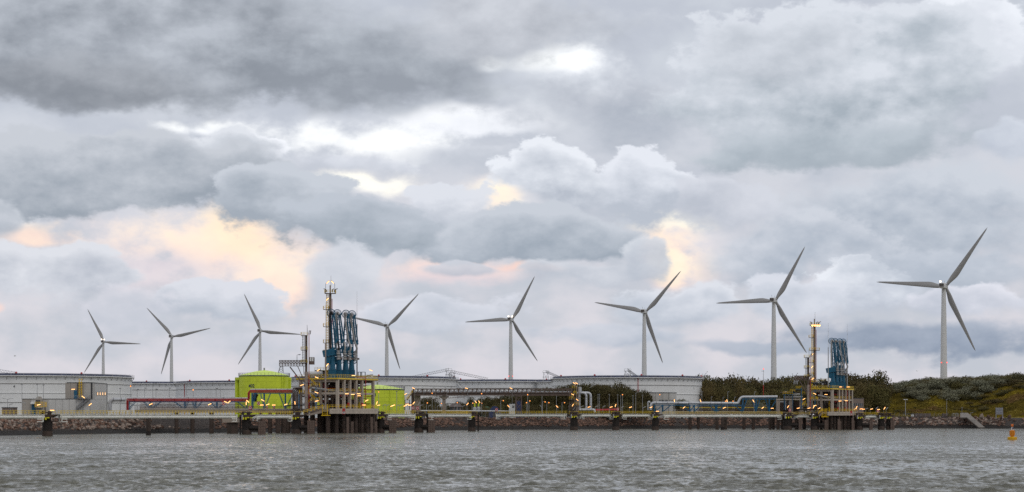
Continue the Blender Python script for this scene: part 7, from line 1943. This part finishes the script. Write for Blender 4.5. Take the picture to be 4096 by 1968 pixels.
def build_hill():
    nx, ny = 150, 70
    xs = np.linspace(165, 640, nx); ys = np.concatenate([np.linspace(1000, 1140, 50), np.linspace(1150, 1500, 20)])
    XX, YY = np.meshgrid(xs, ys); H = hill_height(XX, YY)
    v = np.stack([XX, YY, GROUND_Z - .06 + H], -1).reshape(-1, 3)
    idx = np.arange(nx * ny).reshape(ny, nx); f = np.stack([idx[:-1, :-1], idx[:-1, 1:], idx[1:, 1:], idx[1:, :-1]], -1).reshape(-1, 4)
    Hf = H.reshape(-1); Yf = YY.reshape(-1); PXf = 2048 + F * XX.reshape(-1) / Yf
    f = f[Hf[f].max(1) > .02]
    m = bpy.data.materials.new('hill_grass'); m.use_nodes = True; t = m.node_tree; b = t.nodes['Principled BSDF']
    geo = t.nodes.new('ShaderNodeNewGeometry')
    def nz(sc, det): 
        n = t.nodes.new('ShaderNodeTexNoise'); n.inputs['Scale'].default_value = sc; n.inputs['Detail'].default_value = det; n.inputs['Roughness'].default_value = .65; t.links.new(geo.outputs['Position'], n.inputs['Vector']); return n.outputs[0]
    a = nz(.06, 6); b2 = nz(.5, 5); c3 = nz(.025, 3)
    c = mix_node(t, smooth_node(t, a, .36, .62), (0.055, 0.052, 0.018, 1), (0.105, 0.088, 0.026, 1))
    c = mix_node(t, smooth_node(t, b2, .42, .68, 0, .8), c, (0.045, 0.048, 0.016, 1))
    c = mix_node(t, smooth_node(t, c3, .52, .62, 0, .7), c, (0.14, 0.095, 0.06, 1))
    t.links.new(c, b.inputs['Base Color']); b.inputs['Roughness'].default_value = .95; b.inputs['Specular IOR Level'].default_value = .1
    bp = t.nodes.new('ShaderNodeBump'); bp.inputs['Strength'].default_value = .8; bp.inputs['Distance'].default_value = .6; t.links.new(b2, bp.inputs['Height']); t.links.new(bp.outputs[0], b.inputs['Normal'])
    me = bpy.data.meshes.new('hill'); me.from_pydata(v.tolist(), [], f.tolist()); me.materials.append(M_['patchy_grass']); me.update(); me.shade_smooth()
    o = bpy.data.objects.new('hill', me); col.objects.link(o); o['kind'] = 'structure'
    return o
hill = build_hill()
def on_hill(x, y): return GROUND_Z + float(hill_height(np.float64(x), np.float64(y)))
def hill_where(px):
    for lim, w in ((3500, 'near the brick building'), (3580, 'above the right jetty end'), (3660, 'above the twin-headed lamp post'), (3740, 'left of the big turbine tower'), (3820, 'around the big turbine tower'), (3920, 'above the slipway'), (4010, 'above the grey sign'), (9999, 'at the right edge')):
        if px < lim: return w
# bushes on the ridge
r_ = np.random.default_rng(21)
for k in range(190):
    px = 3430 + 760 * r_.random() ** .95; d = 1112 + 60 * r_.random()
    if 3640 < px < 4010 and r_.random() < .5: d = 1088 + 40 * r_.random()
    x = X(px, d); mt = 'leaf_silver' if r_.random() < (.72 if px > 3560 else .3) else ('leaf_mid' if r_.random() < .6 else 'leaf_dark')
    h = 3.6 + 3.0 * r_.random()
    wh = hill_where(px); nm, lb_ = ('silvery_bush', 'silvery bush on the hilltop ' + wh) if mt == 'leaf_silver' else ('green_bush', 'dark green bush on the hilltop ' + wh)
    lb_ = ('tall ' if h > 5.1 else 'small ') + lb_ + (', front edge' if d < 1112 else ', crest' if d > 1145 else '')
    gp = lb_ + ' group'
    plant(nm, SHRUBS[r_.integers(6)], (x, d, on_hill(x, d) - .3), h, h * (1.2 + .5 * r_.random()), mt, lb_, 'bush', gp)
for k in range(130):
    px = 3420 + 760 * r_.random(); d = 1062 + 60 * r_.random(); x = X(px, d)
    if 3640 < px < 3860 and d < 1100 and r_.random() < .75: continue
    right = px > 3930
    h = 1.0 + 1.3 * r_.random() + (1.0 if right else 0)
    plant('low_bush', SHRUBS[r_.integers(6)], (x, d, on_hill(x, d) - .25), h, h * 2.1, ['leaf_mid', 'leaf_dark', 'leaf_olive', 'leaf_dark'][r_.integers(4)], 'low bush on the hill slope ' + hill_where(px), 'bush', 'low bushes on the slope ' + hill_where(px))
# rough grass and herbs over the slope
def ground_cover():
    V_, F_ = [], []; r = np.random.default_rng(31)
    for k in range(21000):
        px = 3380 + 850 * r.random(); d = 1006 + 130 * r.random(); x = X(px, d); h0 = float(hill_height(np.float64(x), np.float64(d)))
        if h0 < .25: continue
        z = GROUND_Z + h0; s = .25 + .55 * r.random() ** 2; a = r.random() * 6.28
        for q in range(2):
            a2 = a + q * 1.57; ux, uy = math.cos(a2) * s, math.sin(a2) * s; o = len(V_)
            V_ += [(x - ux, d - uy, z - .1), (x + ux, d + uy, z - .1), (x + ux * 1.2, d + uy * 1.2 - .1, z + s * .8), (x - ux * .8, d - uy * .8, z + s * 1.1)]; F_.append((o, o + 1, o + 2, o + 3))
    me = bpy.data.meshes.new('rough_grass'); me.from_pydata(V_, [], F_); me.materials.append(M_['patchy_grass'])
    o = bpy.data.objects.new('rough_grass', me); col.objects.link(o); o['kind'] = 'stuff'; tag(o, 'rough olive and yellow grass covering the hill slope', 'grass')
ground_cover()
# ------------------------------------------------------------------ gulls in flight
gl = thing('gull', (0, 0, 0), 'x', 'bird', 'gulls in flight')
m = MB(); m.tube([(0, -.3, 0), (0, -.1, .02), (0, .15, 0), (0, .35, -.02)], [.03, .09, .08, .02], n=8)
for s in (-1, 1): m.add([(s * .05, -.1, .03), (s * .45, -.16, .22), (s * .85, .02, .1), (s * .45, .06, .2), (s * .05, .12, .03)], [(0, 1, 3, 4), (1, 2, 3)])
m.build('body', M_['sign_white'], gl)
for i, (px, y, d, l) in enumerate(((893, 1566, 720, 'gull flying in front of the white tank left of the green tank'), (452, 1576, 690, 'gull flying right of the four lit windows'), (3668, 1484, 1040, 'gull flying above the hill'), (60, 1424, 640, 'gull flying high above the tank numbered 4'))):
    place(gl, P(px, y, d), .5 * i, l, 'gulls in flight', scale=1.1, first=(i == 0))
